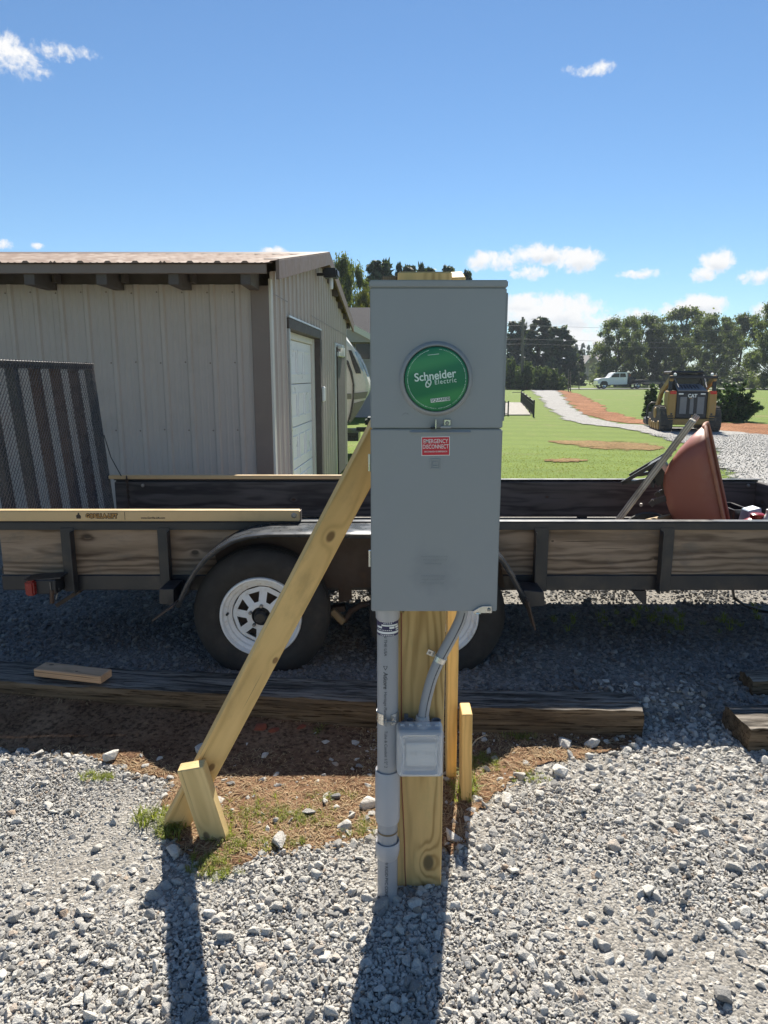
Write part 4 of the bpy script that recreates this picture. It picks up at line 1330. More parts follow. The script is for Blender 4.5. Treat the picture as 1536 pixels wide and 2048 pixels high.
fa, fb = Pg(1042, 806), Pg(1067, 834)
fn = thing('metal_fence', 'black metal picket fence running along the concrete slab edge', 'fence', fb)
FH = P(1067, 802, Y=fb.y).z - fb.z
npk = 5
for k in range(npk):
    q = fa.lerp(fb, k / (npk - 1))
    MB().bar(q, q + Vector((0, 0, FH + .05)), .07, .07, (1, 0, 0)).build('post', M_FENCE, fn)
for z_ in (.12, FH - .18, FH - .02):
    MB().bar(fa + Vector((0, 0, z_)), fb + Vector((0, 0, z_)), .03, .03).build('rail', M_FENCE, fn)
for k in range(44):
    q = fa.lerp(fb, (k + .5) / 44)
    MB().bar(q + Vector((0, 0, .06)), q + Vector((0, 0, FH)), .022, .022, (1, 0, 0)).build('picket', M_FENCE, fn)
MB().bar(fa + Vector((-.6, .1, FH - .05)), fa + Vector((.0, .1, FH - .05)), .04, .12).build('gate_latch', M_FENCE, fn)
ga = Pg(1016, 831)
f2 = thing('metal_fence', 'short black fence end beside the grey meter cabinet, on the near slab edge', 'fence', ga)
for dx_ in (0, -.18):
    MB().bar(ga + Vector((dx_, 0, 0)), ga + Vector((dx_, 0, FH * .95)), .06, .06, (1, 0, 0)).build('post', M_FENCE, f2)
for z_ in (.1, FH * .85):
    MB().bar(ga + Vector((-2.5, 0, z_)), ga + Vector((0, 0, z_)), .03, .03).build('rail', M_FENCE, f2)
for k in range(16):
    q = ga + Vector((-.3 - .14 * k, 0, .06)); MB().bar(q, q + Vector((0, 0, FH * .8)), .022, .022, (1, 0, 0)).build('picket', M_FENCE, f2)

# ------------------------------------------------------------------ pickup truck on the far road
M_TRUCK = paint('white_truck_paint', (.90, .90, .90), .3, var=.02, coat=.6, bump=0)
M_RUBBER = paint('black_rubber', (.022, .022, .023), .8, var=.3, scale=12, bump=.05)
M_CHROME = paint('bright_chrome', (.75, .76, .78), .15, metal=1.0, var=.03, bump=0)
M_STEELBLK = paint('black_steel', (.020, .021, .024), .45, var=.25, scale=5)
TY = 86.0; kx = TY * CT / F
tx = P(1241, 778, Y=TY).x
tz = float(ground_h(0, TY)) + .065
tk = thing('pickup_truck', 'white crew cab pickup truck with black flatbed on the far road', 'pickup truck', (tx, TY, tz))
def T(px, zz): return Vector(((px - 1241) * kx, 0, zz))      # local: along the road, height
TW = 1.95
def tprism(pts, y0, y1, name, mat, bev=.03, parent=None):
    return MB().prism([T(*q) + Vector((0, y0, 0)) for q in pts], (0, y1 - y0, 0)).build(name, mat, parent or tk, bevel=bev, local=True, seg=2)
tprism([(1191, .55), (1190.5, .95), (1192, 1.12), (1197, 1.22), (1210.5, 1.28), (1214, 1.32), (1220, 1.82), (1225, 1.92), (1243, 1.92), (1247.5, 1.84), (1248.5, 1.25), (1248.5, .5), (1206, .45)], -TW / 2, TW / 2, 'body', M_TRUCK, .05)
tprism([(1216.5, 1.34), (1221.5, 1.78), (1232, 1.80), (1232, 1.34)], -TW / 2 - .02, -TW / 2 + .03, 'window', M_GLASS, .01)
tprism([(1233.2, 1.34), (1233.2, 1.80), (1243.5, 1.80), (1245.5, 1.36)], -TW / 2 - .02, -TW / 2 + .03, 'window', M_GLASS, .01)
tprism([(1190.2, .62), (1190.2, .92), (1191.5, .92), (1191.5, .62)], -TW / 2 + .15, TW / 2 - .15, 'grille', M_CHROME, .01)
tprism([(1189.6, .42), (1189.6, .60), (1194, .60), (1194, .42)], -TW / 2, TW / 2, 'bumper', M_CHROME, .02)
tprism([(1191.2, .98), (1191.6, 1.10), (1196, 1.13), (1195.5, .98)], -TW / 2 - .015, -TW / 2 + .06, 'headlight', M_WHITE, .01)
tprism([(1216.2, 1.38), (1216, 1.55), (1218, 1.55), (1218, 1.38)], -TW / 2 - .18, -TW / 2 - .03, 'mirror', M_BLACK, .02)
tprism([(1226.5, 1.14), (1226.5, 1.19), (1229, 1.19), (1229, 1.14)], -TW / 2 - .03, -TW / 2 - .001, 'door_handle', M_CHROME, .004)
tprism([(1241, 1.14), (1241, 1.19), (1243.5, 1.19), (1243.5, 1.14)], -TW / 2 - .03, -TW / 2 - .001, 'door_handle', M_CHROME, .004)
tprism([(1209, .38), (1209, .46), (1248, .46), (1248, .38)], -TW / 2 - .04, -TW / 2 + .1, 'running_board', M_BLACK, .01)
tprism([(1250.5, .92), (1250.5, 1.03), (1291, 1.03), (1291, .92)], -1.1, 1.1, 'flatbed', M_STEELBLK, .01)
tprism([(1250, .55), (1250, 1.86), (1251.3, 1.86), (1251.3, .55)], -.95, .95, 'headache_rack', M_STEELBLK, .01)
tprism([(1253, 1.035), (1253, 1.42), (1258, 1.42), (1258, 1.035)], -.9, .9, 'toolbox', M_BLACK, .02)
tprism([(1259, 1.035), (1259, 1.33), (1266, 1.33), (1266, 1.035)], -.9, -.3, 'tank', M_STEELBLK, .05)
tprism([(1249, .50), (1249, .90), (1288, .90), (1288, .60)], -.5, .5, 'chassis', M_STEELBLK, .01)
M_ORANGE = paint('orange_strap', (.5, .14, .05), .7)
tprism([(1252, 1.45), (1252, 1.7), (1254.2, 1.7), (1254.2, 1.45)], -.9, -.6, 'strap', M_ORANGE, .01)
for wx in (1202.5, 1269):
    for sy in (-1, 1):
        c = T(wx, .40) + Vector((0, sy * .84, 0))
        wh = MB().lathe([(.26, -.13), (.38, -.13), (.41, -.08), (.41, .08), (.38, .13), (.26, .13)], c, (0, 1, 0), 24, False, False).build('wheel', M_RUBBER, tk, local=True, smooth=40)
        MB().lathe([(.0, -.05), (.10, -.08), (.12, -.05), (.24, -.03), (.265, -.12), (.265, .12), (.0, .12)], c + Vector((0, -.012 if sy < 0 else .012, 0)), (0, 1 if sy < 0 else -1, 0), 20, False, False).build('rim', M_CHROME, wh, local=True, smooth=40)
    tprism([(wx - 8, .42), (wx - 7, .72), (wx - 4, .90), (wx + 4, .90), (wx + 7, .72), (wx + 8, .42)] if wx < 1250 else
           [(wx - 8, .75), (wx - 7, .90), (wx + 7, .90), (wx + 8, .75)], -TW / 2 - .004, -TW / 2 + .1, 'wheel_arch', M_BLACK, .005)

# ------------------------------------------------------------------ parked trailer behind the truck, low things by the road
ut = thing('utility_trailer', 'low dark utility trailer parked behind the white truck', 'trailer', P(1312, 779, Y=84))
q = P(1312, 775, Y=84)
MB().box((q.x - 1.6, 83.2, .62), (q.x + 1.9, 85, .74)).build('bed', M_STEELBLK, ut)
MB().box((q.x - 1.6, 83.2, .75), (q.x + 1.9, 83.26, 1.02)).build('side_rail', M_STEELBLK, ut)
MB().lathe([(.1, -.1), (.34, -.1), (.36, 0), (.34, .1), (.1, .1)], (q.x + .3, 83.1, .42), (0, 1, 0), 18).build('wheel', M_RUBBER, ut)
MB().bar((q.x - 3.0, 84.1, .6), (q.x - 1.6, 84.1, .66), .1, .1).build('tongue', M_STEELBLK, ut)

# ------------------------------------------------------------------ compact track loader on the driveway
M_YEL = paint('loader_yellow', (.36, .215, .062), .55, var=.12, scale=4, dirt=(.30, .20, .10), dirt_amt=.55, dirt_scale=3)
M_LBLK = paint('loader_black', (.028, .028, .032), .55, var=.2, scale=4, dirt=(.14, .12, .10), dirt_amt=.35)
M_HOOD = paint('loader_hood', (.19, .19, .205), .5, var=.12, scale=6, dirt=(.30, .27, .23), dirt_amt=.4)
M_TRACK = paint('rubber_track', (.06, .055, .05), .9, var=.3, scale=8, dirt=(.22, .18, .13), dirt_amt=.6)
M_REDL = paint('red_lens', (.55, .02, .015), .2, var=.05, bump=0)
M_WLET = paint('white_lettering', (.82, .82, .80), .5, var=.02, bump=0)
LQ = Pg(1380, 865)
LD = thing('track_loader', 'yellow and black compact track loader seen from behind on the gravel driveway', 'track loader', LQ + Vector((0, 0, .03)), rot=(0, 0, R(-9)))
lb = lambda lo, hi, name, mat, bev=.02, parent=None: MB().box(lo, hi).build(name, mat, parent or LD, bevel=bev, local=True)
for s_ in (-1, 1):
    x0, x1 = (-1.03, -.60) if s_ < 0 else (.60, 1.03)
    prof = [(.0, .30), (.06, .10), (.28, .0), (1.75, .0), (2.0, .12), (2.05, .30), (1.55, .72), (1.35, .84), (1.10, .86), (.42, .86), (.22, .80), (.08, .62)]
    tr = MB().prism([(x0, y, z) for y, z in prof], (x1 - x0, 0, 0)).build('track', M_TRACK, LD, bevel=.02, local=True)
    lug = MB()                                   # tread bars
    n = len(prof); per = []
    for i in range(n):
        a, b = Vector((0, *prof[i])), Vector((0, *prof[(i + 1) % n])); L = (b - a).length
        for k in range(max(1, int(L / .115))): per.append((a.lerp(b, (k + .5) / max(1, int(L / .115))), (b - a).normalized()))
    for q, d in per:
        nrm = Vector((0, d.z, -d.y))
        for xa, xb in ((x0 + .01, x0 + .19), (x1 - .19, x1 - .01)):
            lug.bar(Vector((xa, q.y, q.z)) - nrm * -.012, Vector((xb, q.y, q.z)) - nrm * -.012, .05, .045, d)
    o = lug.build('tread_bars', M_TRACK, LD, local=True, kind='stuff')
    xo = x0 - .005 if s_ < 0 else x1 + .005
    for y, z, r_ in ((.35, .2, .16), (.75, .17, .13), (1.1, .17, .13), (1.45, .17, .13), (1.75, .22, .15), (.95, .62, .2)):
        MB().lathe([(.0, -.03), (r_ * .5, -.04), (r_, -.02), (r_, .1)], (xo, y, z), (-s_ * -1, 0, 0) if False else (-s_, 0, 0), 16, False, False).build('track_roller', M_YEL, LD, local=True, smooth=40)
lb((-.58, .15, .28), (.58, 2.0, .62), 'chassis', M_LBLK)
lb((-.80, .02, .24), (.80, .22, .45), 'bumper', M_YEL, .03)
for s_ in (-1, 1):
    x0, x1 = (-.82, -.53) if s_ < 0 else (.53, .82)
    col = lb((x0, .04, .46), (x1, .62, 1.44), 'rear_column', M_YEL, .04)
    lb((x0 + .05, .015, 1.32), (x1 - .03, .038, 1.43), 'tail_light', M_REDL, .006, col)
    MB().lathe([(.035, -.02), (.035, .02)], ((x0 + x1) / 2, .035, .62), (0, 1, 0), 10).build('bolt', M_LBLK, col, local=True)
lb((-.525, .10, .46), (.525, .8, 1.40), 'rear_door', M_LBLK, .03)
for a, b in ((-.40, -.17), (-.06, .07), (.18, .42)):
    lb((a, .085, .62), (b, .098, 1.22), 'grille', M_HOOD, .008)
for a, b in ((-.46, -.30), (.28, .44)):
    lb((a, .088, 1.30), (b, .099, 1.35), 'reverse_light', M_WLET, .004)
for a in (-.14, .11):
    MB().bar((a, .092, .6), (a * .55, .092, 1.25), .035, .02, (1, 0, 0)).build('door_rib', M_LBLK, LD, local=True)
text_mesh('lettering', 'CAT', .165, M_WLET, frame_at((.005, .082, 1.255)) , None, .003, .006, xscale=.95).parent = LD
MB().prism([(-.12, .081, 1.165), (.02, .081, 1.165), (-.05, .081, 1.22)], (0, .008, 0)).build('badge', M_YEL, LD, local=True)
lb((.02, .084, .50), (.26, .097, .58), 'number_plate', M_YEL, .004)
hd = MB().hexa([(-.50, .12, 1.405), (.52, .12, 1.405), (.44, .85, 1.62), (-.44, .85, 1.62), (-.50, .10, 1.45), (.52, .10, 1.45), (.44, .85, 1.67), (-.44, .85, 1.67)]).build('hood', M_HOOD, LD, bevel=.015, local=True)
for k in range(6):
    x = -.30 + k * .11
    MB().bar((x, .30, 1.515), (x * .96, .66, 1.62), .05, .012, (1, 0, 0)).build('vent_slot', M_LBLK, hd, local=True)
lb((-.55, .86, .9), (.55, 1.9, 2.02), 'cab', M_LBLK, .05)
lb((-.46, .84, 1.66), (.46, .855, 1.92), 'rear_window', M_GLASS, .01)
lb((-.62, .75, 2.03), (.50, 2.0, 2.13), 'cab_roof', M_LBLK, .04)
lb((-.81, .10, 1.86), (.83, .20, 1.95), 'cross_tube', M_LBLK, .02)
for s_ in (-1, 1):
    x = s_ * .74
    MB().bar((x, .16, 1.05), (x, .24, 1.90), .12, .10, (1, 0, 0)).build('arm_tower', M_LBLK, LD, bevel=.015, local=True)
    MB().bar((x * .98, .15, 1.88), (x * .98, 1.6, 1.35), .13, .20, (1, 0, 0)).build('lift_arm', M_YEL, LD, bevel=.02, local=True)
    MB().bar((x * .98, 1.5, 1.40), (x * .98, 2.55, .42), .12, .22, (1, 0, 0)).build('lift_arm', M_YEL, LD, bevel=.02, local=True)
    MB().tube([(x * .93, .35, 1.0), (x * .93, 1.25, 1.45)], .05, 10).build('cylinder_rod', M_CHROME, LD, local=True)
    MB().bar((s_ * .47, .14, 1.55), (s_ * .52, .80, 1.95), .03, .03).build('guard_rail', M_HOOD, LD, local=True)
    MB().lathe([(.04, -.05), (.06, 0), (.04, .05)], (s_ * .62, .15, 2.0), (0, 1, 0), 10).build('work_light', M_WHITE, LD, local=True)
# front attachment: brush-cutter like head with hoop
at = lb((-.98, 2.65, .06), (.98, 3.35, .34), 'attachment', M_LBLK, .06)
lb((-.62, 2.75, .345), (-.05, 3.2, .62), 'motor_housing', M_LBLK, .05, at)
MB().tube([(-.95, 2.8, .3), (-.93, 2.8, .78), (-.80, 2.8, .92), (-.6, 2.8, .9), (-.55, 2.8, .6)], .035, 8).build('hoop', M_LBLK, at, local=True, smooth=60)
MB().tube([(-.7, 2.66, .5), (-.62, 2.5, .8), (-.5, 2.3, .7)], .03, 8).build('hose', M_RUBBER, at, local=True, smooth=60)
lb((-.9, 2.66, .35), (.9, 2.75, .55), 'quick_coupler', M_HOOD, .02, at)


# ------------------------------------------------------------------ the tandem axle trailer
M_FRAME = paint('black_frame_paint', (.018, .019, .024), .42, var=.25, scale=5, dirt=(.10, .07, .05), dirt_amt=.45, dirt_scale=5, bump=.03)
M_RUST = paint('rusty_steel', (.060, .040, .030), .75, var=.4, scale=7, dirt=(.16, .075, .035), dirt_amt=.55, dirt_scale=4, bump=.08)
M_FENDER = paint('fender_paint', (.035, .040, .048), .30, var=.2, scale=5, dirt=(.20, .19, .18), dirt_amt=.35, dirt_scale=9, bump=.03)
M_TAN = paint('tan_lift_tube', (.62, .435, .225), .42, var=.05, scale=3, dirt=(.33, .22, .12), dirt_amt=.35, dirt_scale=6, bump=.01)
M_TYRE = paint('tyre_rubber', (.026, .024, .023), .85, var=.25, scale=6, dirt=(.085, .065, .05), dirt_amt=.5, dirt_scale=5, bump=.05)
M_RIMW = paint('white_rim_paint', (.74, .75, .76), .38, var=.04, scale=8, dirt=(.42, .32, .22), dirt_amt=.55, dirt_scale=26, bump=.01)
M_BOLT = paint('dull_steel', (.30, .29, .28), .4, metal=.8, var=.2, scale=20)
M_INK = paint('dark_print', (.035, .02, .012), .6, var=.05, bump=0)
M_ORNG = paint('orange_print', (.52, .27, .07), .6, var=.05, bump=0)
GRAINS = [dict(pith=(-.02, -.20), tilt=.01, spacing=.019, knots=((.45, .055, .016),)),
          dict(pith=(.03, -.30), tilt=-.012, spacing=.0125, knots=((3.45, -.045, .010), (4.35, .0, .007), (.46, .075, .013), (1.02, -.01, .014), (2.9, .05, .006)))]
M_PLANK = wood('weathered_side_plank', (.36, .265, .19), (.095, .062, .042), contrast=.9, fibre=.7, rough=.85, warp=.012, power=1.2,
               knot_col=(.035, .026, .02), stain=(.15, .13, .11), stain_amt=.55, **GRAINS[1])
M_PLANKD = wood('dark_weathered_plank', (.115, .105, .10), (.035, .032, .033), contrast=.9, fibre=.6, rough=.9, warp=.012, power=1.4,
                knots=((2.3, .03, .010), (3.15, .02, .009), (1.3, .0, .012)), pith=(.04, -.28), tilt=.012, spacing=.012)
M_DECK = wood('deck_board', (.16, .14, .12), (.07, .06, .05), contrast=.8, fibre=.6, rough=.9)

YN, YF = 3.55, 5.10
X0, X1 = -2.02, 2.75
hn = lambda py: P(768, py, Y=YN).z
xn = lambda px, py=1100: P(px, py, Y=YN).x
H_TOP, H_TOPB, H_BOT, H_BOTT = hn(1043), hn(1060), hn(1182), hn(1152)
TRL = thing('trailer', 'black tandem axle trailer with weathered plank sides and white wheels', 'trailer', (0, 4.3, .085))

def angle_rail(x0, x1, y, s_, ztop, drop, name='top_rail', mat=M_FRAME, wide=.05):
    """angle iron: flat on top, one leg hanging on the outside"""
    mb = MB().box((x0, y, ztop - .006), (x1, y + s_ * wide, ztop)) if s_ > 0 else MB().box((x0, y + s_ * wide, ztop - .006), (x1, y, ztop))
    lo, hi = (y, y + .006) if s_ > 0 else (y - .006, y)
    mb.box((x0, lo, ztop - drop), (x1, hi, ztop - .0065))
    return mb.build(name, mat, TRL, bevel=.0015)
angle_rail(X0, X1, YN, 1, H_TOP, H_TOP - H_TOPB)
angle_rail(X0 + .05, X1, YF, -1, H_TOP, .045)
# lower frame rails
MB().box((X0, YN + .012, H_BOT), (X1, YN + .06, H_BOTT)).build('frame_rail', M_FRAME, TRL, bevel=.004)
MB().box((X0, YF - .06, H_BOT + .03), (X1, YF - .012, H_BOTT)).build('frame_rail', M_FRAME, TRL, bevel=.004)
for k in range(9):
    x = X0 + .1 + k * (X1 - X0 - .2) / 8
    MB().box((x - .025, YN + .062, H_BOT + .045), (x + .025, YF - .062, H_BOTT - .012)).build('cross_member', M_FRAME, TRL)
# plank sides
pl = board('side_plank', M_PLANK, (X0 + .005, YN + .046, (H_BOTT + H_TOPB) / 2 + .008), (X1 - .02, YN + .046, (H_BOTT + H_TOPB) / 2 + .008), H_TOPB - H_BOTT + .026, .036, (0, 0, 1), TRL)
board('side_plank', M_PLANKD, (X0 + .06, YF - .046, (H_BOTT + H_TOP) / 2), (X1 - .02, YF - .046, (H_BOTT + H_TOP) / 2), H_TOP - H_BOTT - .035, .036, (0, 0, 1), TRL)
for px in (286, 1496, 1268):
    q = P(px, 971 if px != 1268 else 1005, Y=YF - .066)
    MB().lathe([(.0, -.012), (.012, -.010), (.014, 0)], q, (0, 1, 0), 8, False, False).build('carriage_bolt', M_BOLT, TRL, smooth=50)
# deck boards
nd = 9
for k in range(nd):
    y0 = YN + .07; w_ = (YF - YN - .14) / nd
    board('deck_board', M_DECK, (X0, y0 + (k + .5) * w_, H_BOTT - .004), (X1, y0 + (k + .5) * w_, H_BOTT - .004), w_ - .008, .036, (0, 1, 0), TRL)
# posts: angle iron, a flange on the face and a leg standing out from it
for a, b in ((-76, -50), (124, 151), (317, 342), (1067, 1096), (1317, 1346), (1567, 1596)):
    xa, xb = xn(a), xn(b)
    if xa < X0: continue
    mb = MB().box((xa, YN - .004, H_BOT - .002), (xb, YN + .002 - .0005, H_TOPB + .012))
    mb.box((xa, YN - .050, H_BOT - .002), (xa + .006, YN - .0045, H_TOPB - .002)) if a > 700 else mb.box((xb - .006, YN - .050, H_BOT - .002), (xb, YN - .0045, H_TOPB - .002))
    mb.build('stake_post', M_FRAME, TRL, bevel=.0015)
    mb = MB().box((xa, YF - .002, H_BOT), (xb, YF + .004, H_TOP - .05)); mb.build('stake_post', M_FRAME, TRL)
# front board, tongue
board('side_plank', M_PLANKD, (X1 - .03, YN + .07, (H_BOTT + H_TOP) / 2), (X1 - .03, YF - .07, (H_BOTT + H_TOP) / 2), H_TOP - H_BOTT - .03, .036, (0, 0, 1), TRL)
for s_ in (0, 1):
    MB().bar((X1, YN + .05 if s_ == 0 else YF - .05, .48), (X1 + 1.2, 4.32, .48), .08, .05, (0, 0, 1)).build('tongue', M_FRAME, TRL)

# tan lift-assist tubes
za, zb = P(300, 1043, Y=YN).z + .002, P(300, 1021, Y=YN).z
tube = MB().box((X0 - .3, YN - .004, za), (xn(600, 1030), YN + .05, zb)).build('lift_tube', M_TAN, TRL, bevel=.005, seg=2)
MB().box((xn(600, 1030) + .0005, YN - .002, za + .002), (xn(601.5, 1030), YN + .048, zb - .002)).build('end_plate', M_RUST, tube)
q = P(588, 1031, Y=YN - .004)
MB().lathe([(.0, -.006), (.008, -.006), (.009, -.004), (.013, -.003), (.015, 0)], q, (0, 1, 0), 14, False, False).build('bolt', M_BOLT, tube, smooth=40)
zc, zd = P(300, 964, Y=YF).z, P(300, 949, Y=YF).z
MB().box((P(222, 955, Y=YF).x, YF - .054, H_TOP + .002), (P(800, 955, Y=YF).x, YF - .004, zd)).build('lift_tube', M_TAN, TRL, bevel=.005, seg=2)
# print on the near tube
def on_tube(px, py): return P(px, py, Y=YN - .0045)
c = on_tube(200, 1032)
zm = (za + zb) / 2 - .001
text_mesh('logo_outline', 'GORILLA-LIFT', .030, M_INK, frame_at((c.x + .008, YN - .0046, zm)), tube, .0002, .0042, spacing=1.10, xscale=.80)
text_mesh('logo_lettering', 'GORILLA-LIFT', .030, M_ORNG, frame_at((c.x + .008, YN - .0054, zm)), tube, .0002, .0006, spacing=1.10, xscale=.80)
q = on_tube(157, 1033)
mb = MB()
mb.prism([(q.x - .011, YN - .0050, zm - .013), (q.x + .011, YN - .0050, zm - .013), (q.x + .013, YN - .0050, zm + .001), (q.x + .006, YN - .0050, zm + .008),
          (q.x + .004, YN - .0050, zm + .017), (q.x - .001, YN - .0050, zm + .019), (q.x - .004, YN - .0050, zm + .009), (q.x - .012, YN - .0050, zm + .004)], (0, .0004, 0))
mb.build('logo_emblem', M_INK, tube)
c = on_tube(306, 1036)
text_mesh('lettering', 'www.Gorilla-Lift.com', .0135, M_INK, frame_at((c.x, YN - .0046, zm - .009)), tube, .0002, .0005, spacing=1.05)
x = xn(250, 1030); MB().box((x - .0012, YN - .0048, za + .006), (x + .0012, YN - .0042, zb - .006)).build('seam', M_RUST, tube)
# chain over the far tube
ch = thing('chain', 'short rusty chain hanging over the far tan tube beside the ramp gate', 'chain', P(254, 953, Y=YF - .06))
for k in range(11):
    a = P(253 + .5 * k, 952 + 5.5 * k, Y=YF - .068)
    MB().tube([a + Vector((.008 * math.cos(t) if k % 2 else 0, .008 * math.cos(t) if not k % 2 else 0, -.014 + .015 * math.sin(t))) for t in np.linspace(0, 2 * math.pi, 9)], .003, 5, False).build('link', M_RUST, ch)

# fenders (near and far), a curved sheet with a turned-down lip
FPX = [(349, 1212), (356, 1192), (368, 1166), (384, 1138), (405, 1114), (430, 1094), (458, 1078), (488, 1069), (530, 1064), (620, 1063), (720, 1063), (820, 1063),
       (905, 1064), (940, 1069), (966, 1080), (990, 1097), (1012, 1118), (1030, 1146), (1044, 1174), (1058, 1200)]
YO = 3.31
def fender(yo, yi, name, drop=0.0):
    prof = [P(*q, Y=3.31) for q in FPX]
    top = [(q.x, q.z + .004 - drop) for q in prof]
    zc_ = .40
    rows = []
    for (x, z) in top:
        d = Vector((x - .02, 0, z - zc_)).normalized()
        lip = Vector((x, yo, z)) - d * .028
        rows.append([lip, Vector((x, yo, z)) - d * .006, Vector((x, yo + (.012 if yo < yi else -.012), z)), Vector((x, yi, z + .002))])
    mb = MB().strip(rows)
    me = mb.mesh(name, smooth=50, off=root_origin(TRL))
    bm = bmesh.new(); bm.from_mesh(me); bmesh.ops.solidify(bm, geom=bm.faces, thickness=.004); bm.to_mesh(me); bm.free()
    me.materials.append(M_FENDER)
    o = bpy.data.objects.new(name, me); COL.objects.link(o); o.parent = TRL
    return o
fender(YO, YN - .002, 'fender', .013); fender(YF + .26, YF + .006, 'fender', .09)
# inner panel behind the wheels
pts = [P(*q, Y=YN - .008) for q in ((470, 1175), (440, 1150), (430, 1110), (470, 1080), (530, 1064), (900, 1064), (960, 1085), (1000, 1120), (1010, 1175))]
MB().prism(pts, (0, .005, 0)).build('wheel_well_panel', M_RUST, TRL)
# fender end brackets and steps
for pa in (((318, 1178), (348, 1178), (348, 1212), (318, 1208)), ((1046, 1180), (1088, 1184), (1090, 1212), (1050, 1216))):
    MB().prism([P(*q, Y=3.36) for q in pa], (0, .16, 0)).build('fender_bracket', M_FRAME, TRL, bevel=.003)
MB().bar(P(352, 1206, Y=3.27), P(310, 1236, Y=3.27), .09, .007, (0, 1, 0)).build('fender_tail', M_RUST, TRL)
MB().bar(P(1052, 1196, Y=3.30), P(1066, 1252, Y=3.30), .12, .007, (0, 1, 0)).build('fender_tail', M_RUST, TRL)

# wheels
TR, RR = .345, .207
def wheel_parts(name):
    w_ = bpy.data.objects.new(name, None)
    tyre = MB().lathe([(RR - .006, .03), (RR + .008, .016), (RR + .03, .010), (RR + .065, .004), (TR - .045, .010), (TR - .018, .026), (TR - .006, .040), (TR - .003, .047), (TR - .010, .049), (TR - .010, .055), (TR - .001, .057),
                      (TR, .085), (TR - .010, .087), (TR - .010, .093), (TR, .095), (TR, .125), (TR - .010, .127), (TR - .010, .133), (TR - .001, .135), (TR - .003, .160), (TR - .02, .178), (TR - .06, .195), (RR, .185)], (0, 0, 0), (0, 1, 0), 72, False, False)
    return tyre
def rim_mb():
    mb = MB().lathe([(RR - .001, .034), (RR, .020), (RR - .004, .012), (RR - .012, .011), (RR - .016, .018), (RR - .020, .030), (RR - .034, .036), (RR - .038, .050), (RR - .052, .056), (RR - .056, .062)], (0, 0, 0), (0, 1, 0), 64, False, False)
    mb.lathe([(RR - .056, .062), (RR - .05, .14), (RR - .03, .18)], (0, 0, 0), (0, 1, 0), 48, False, False)
    rings = [(.048, .034, 9), (.066, .032, 8), (.076, .038, 8.0), (.126, .052, 13.5), (.134, .056, 13), (.1475, .062, 13)]
    o = len(mb.v); m_ = 8 * 4
    for r_, y, wv in rings:
        for s_ in range(8):
            for a in (-22.5 + .01, -wv, wv, 22.5 - .01):
                an = R(45 * s_ + a + 22.5); mb.v.append((r_ * math.cos(an), y, r_ * math.sin(an)))
    for i in range(len(rings) - 1):
        for k in range(m_):
            if i == 2 and k % 4 == 1: continue
            a = o + i * m_ + k; b = o + i * m_ + (k + 1) % m_
            mb.f.append((a, b, b + m_, a + m_))
    return mb
WY = 3.325
tyre_me = wheel_parts('x').mesh('tyre', smooth=35); tyre_me.materials.append(M_TYRE)
rim_me = rim_mb().mesh('rim', smooth=40)
rim_me.materials.append(M_RIMW)
hub_mb = MB().lathe([(.0, .0), (.024, .0), (.030, .006), (.033, .02), (.034, .04), (.05, .05)], (0, 0, 0), (0, 1, 0), 24, False, False)
hub_me = hub_mb.mesh('hub_cap', smooth=40); hub_me.materials.append(M_BLACK)
lug_me = MB().lathe([(.0, .012), (.006, .012), (.0095, .017), (.0095, .034)], (0, 0, 0), (0, 1, 0), 6, False, False).mesh('lug_nut'); lug_me.materials.append(M_BOLT)
drum_me = MB().lathe([(.0, .10), (.13, .10), (.13, .16), (.0, .16)], (0, 0, 0), (0, 1, 0), 24, False, False).mesh('brake_drum'); drum_me.materials.append(M_RUST)
c1, c2 = P(520, 1237, Y=WY), P(876, 1237, Y=WY)
def put_wheel(x, y, z, flip, rot):
    t = bpy.data.objects.new('wheel', tyre_me); COL.objects.link(t); t.parent = TRL
    t.location = Vector((x, y, z)) - ORIGIN[TRL]; t.rotation_euler = (0, rot, math.pi if flip else 0)
    for nm, me, n in (('rim', rim_me, 1), ('hub_cap', hub_me, 1), ('brake_drum', drum_me, 1), ('lug_nut', lug_me, 5)):
        for k in range(n):
            o = bpy.data.objects.new(nm, me); COL.objects.link(o); o.parent = t
            if nm == 'lug_nut':
                an = R(72 * k + 20); o.location = (.056 * math.cos(an), 0, .056 * math.sin(an))
            if nm == 'rim':
                pass
    v = bpy.data.objects.new('valve_stem', None)
    s_ = MB().tube([(-.168, .04, -.004), (-.170, .018, -.005)], .006, 8).mesh('valve_stem'); s_.materials.append(M_BLACK)
    o = bpy.data.objects.new('valve_stem', s_); COL.objects.link(o); o.parent = t
    bpy.data.objects.remove(v)
put_wheel(c1.x, WY, c1.z, False, .1); put_wheel(c2.x, WY, c2.z, False, .9)
put_wheel(c1.x, YF + .30, c1.z - .045, True, 0); put_wheel(c2.x, YF + .30, c2.z - .045, True, .5)
for c in (c1, c2):
    MB().tube([(c.x, WY + .15, c.z), (c.x, YF + .15, c.z - .03)], .032, 10).build('axle', M_RUST, TRL)
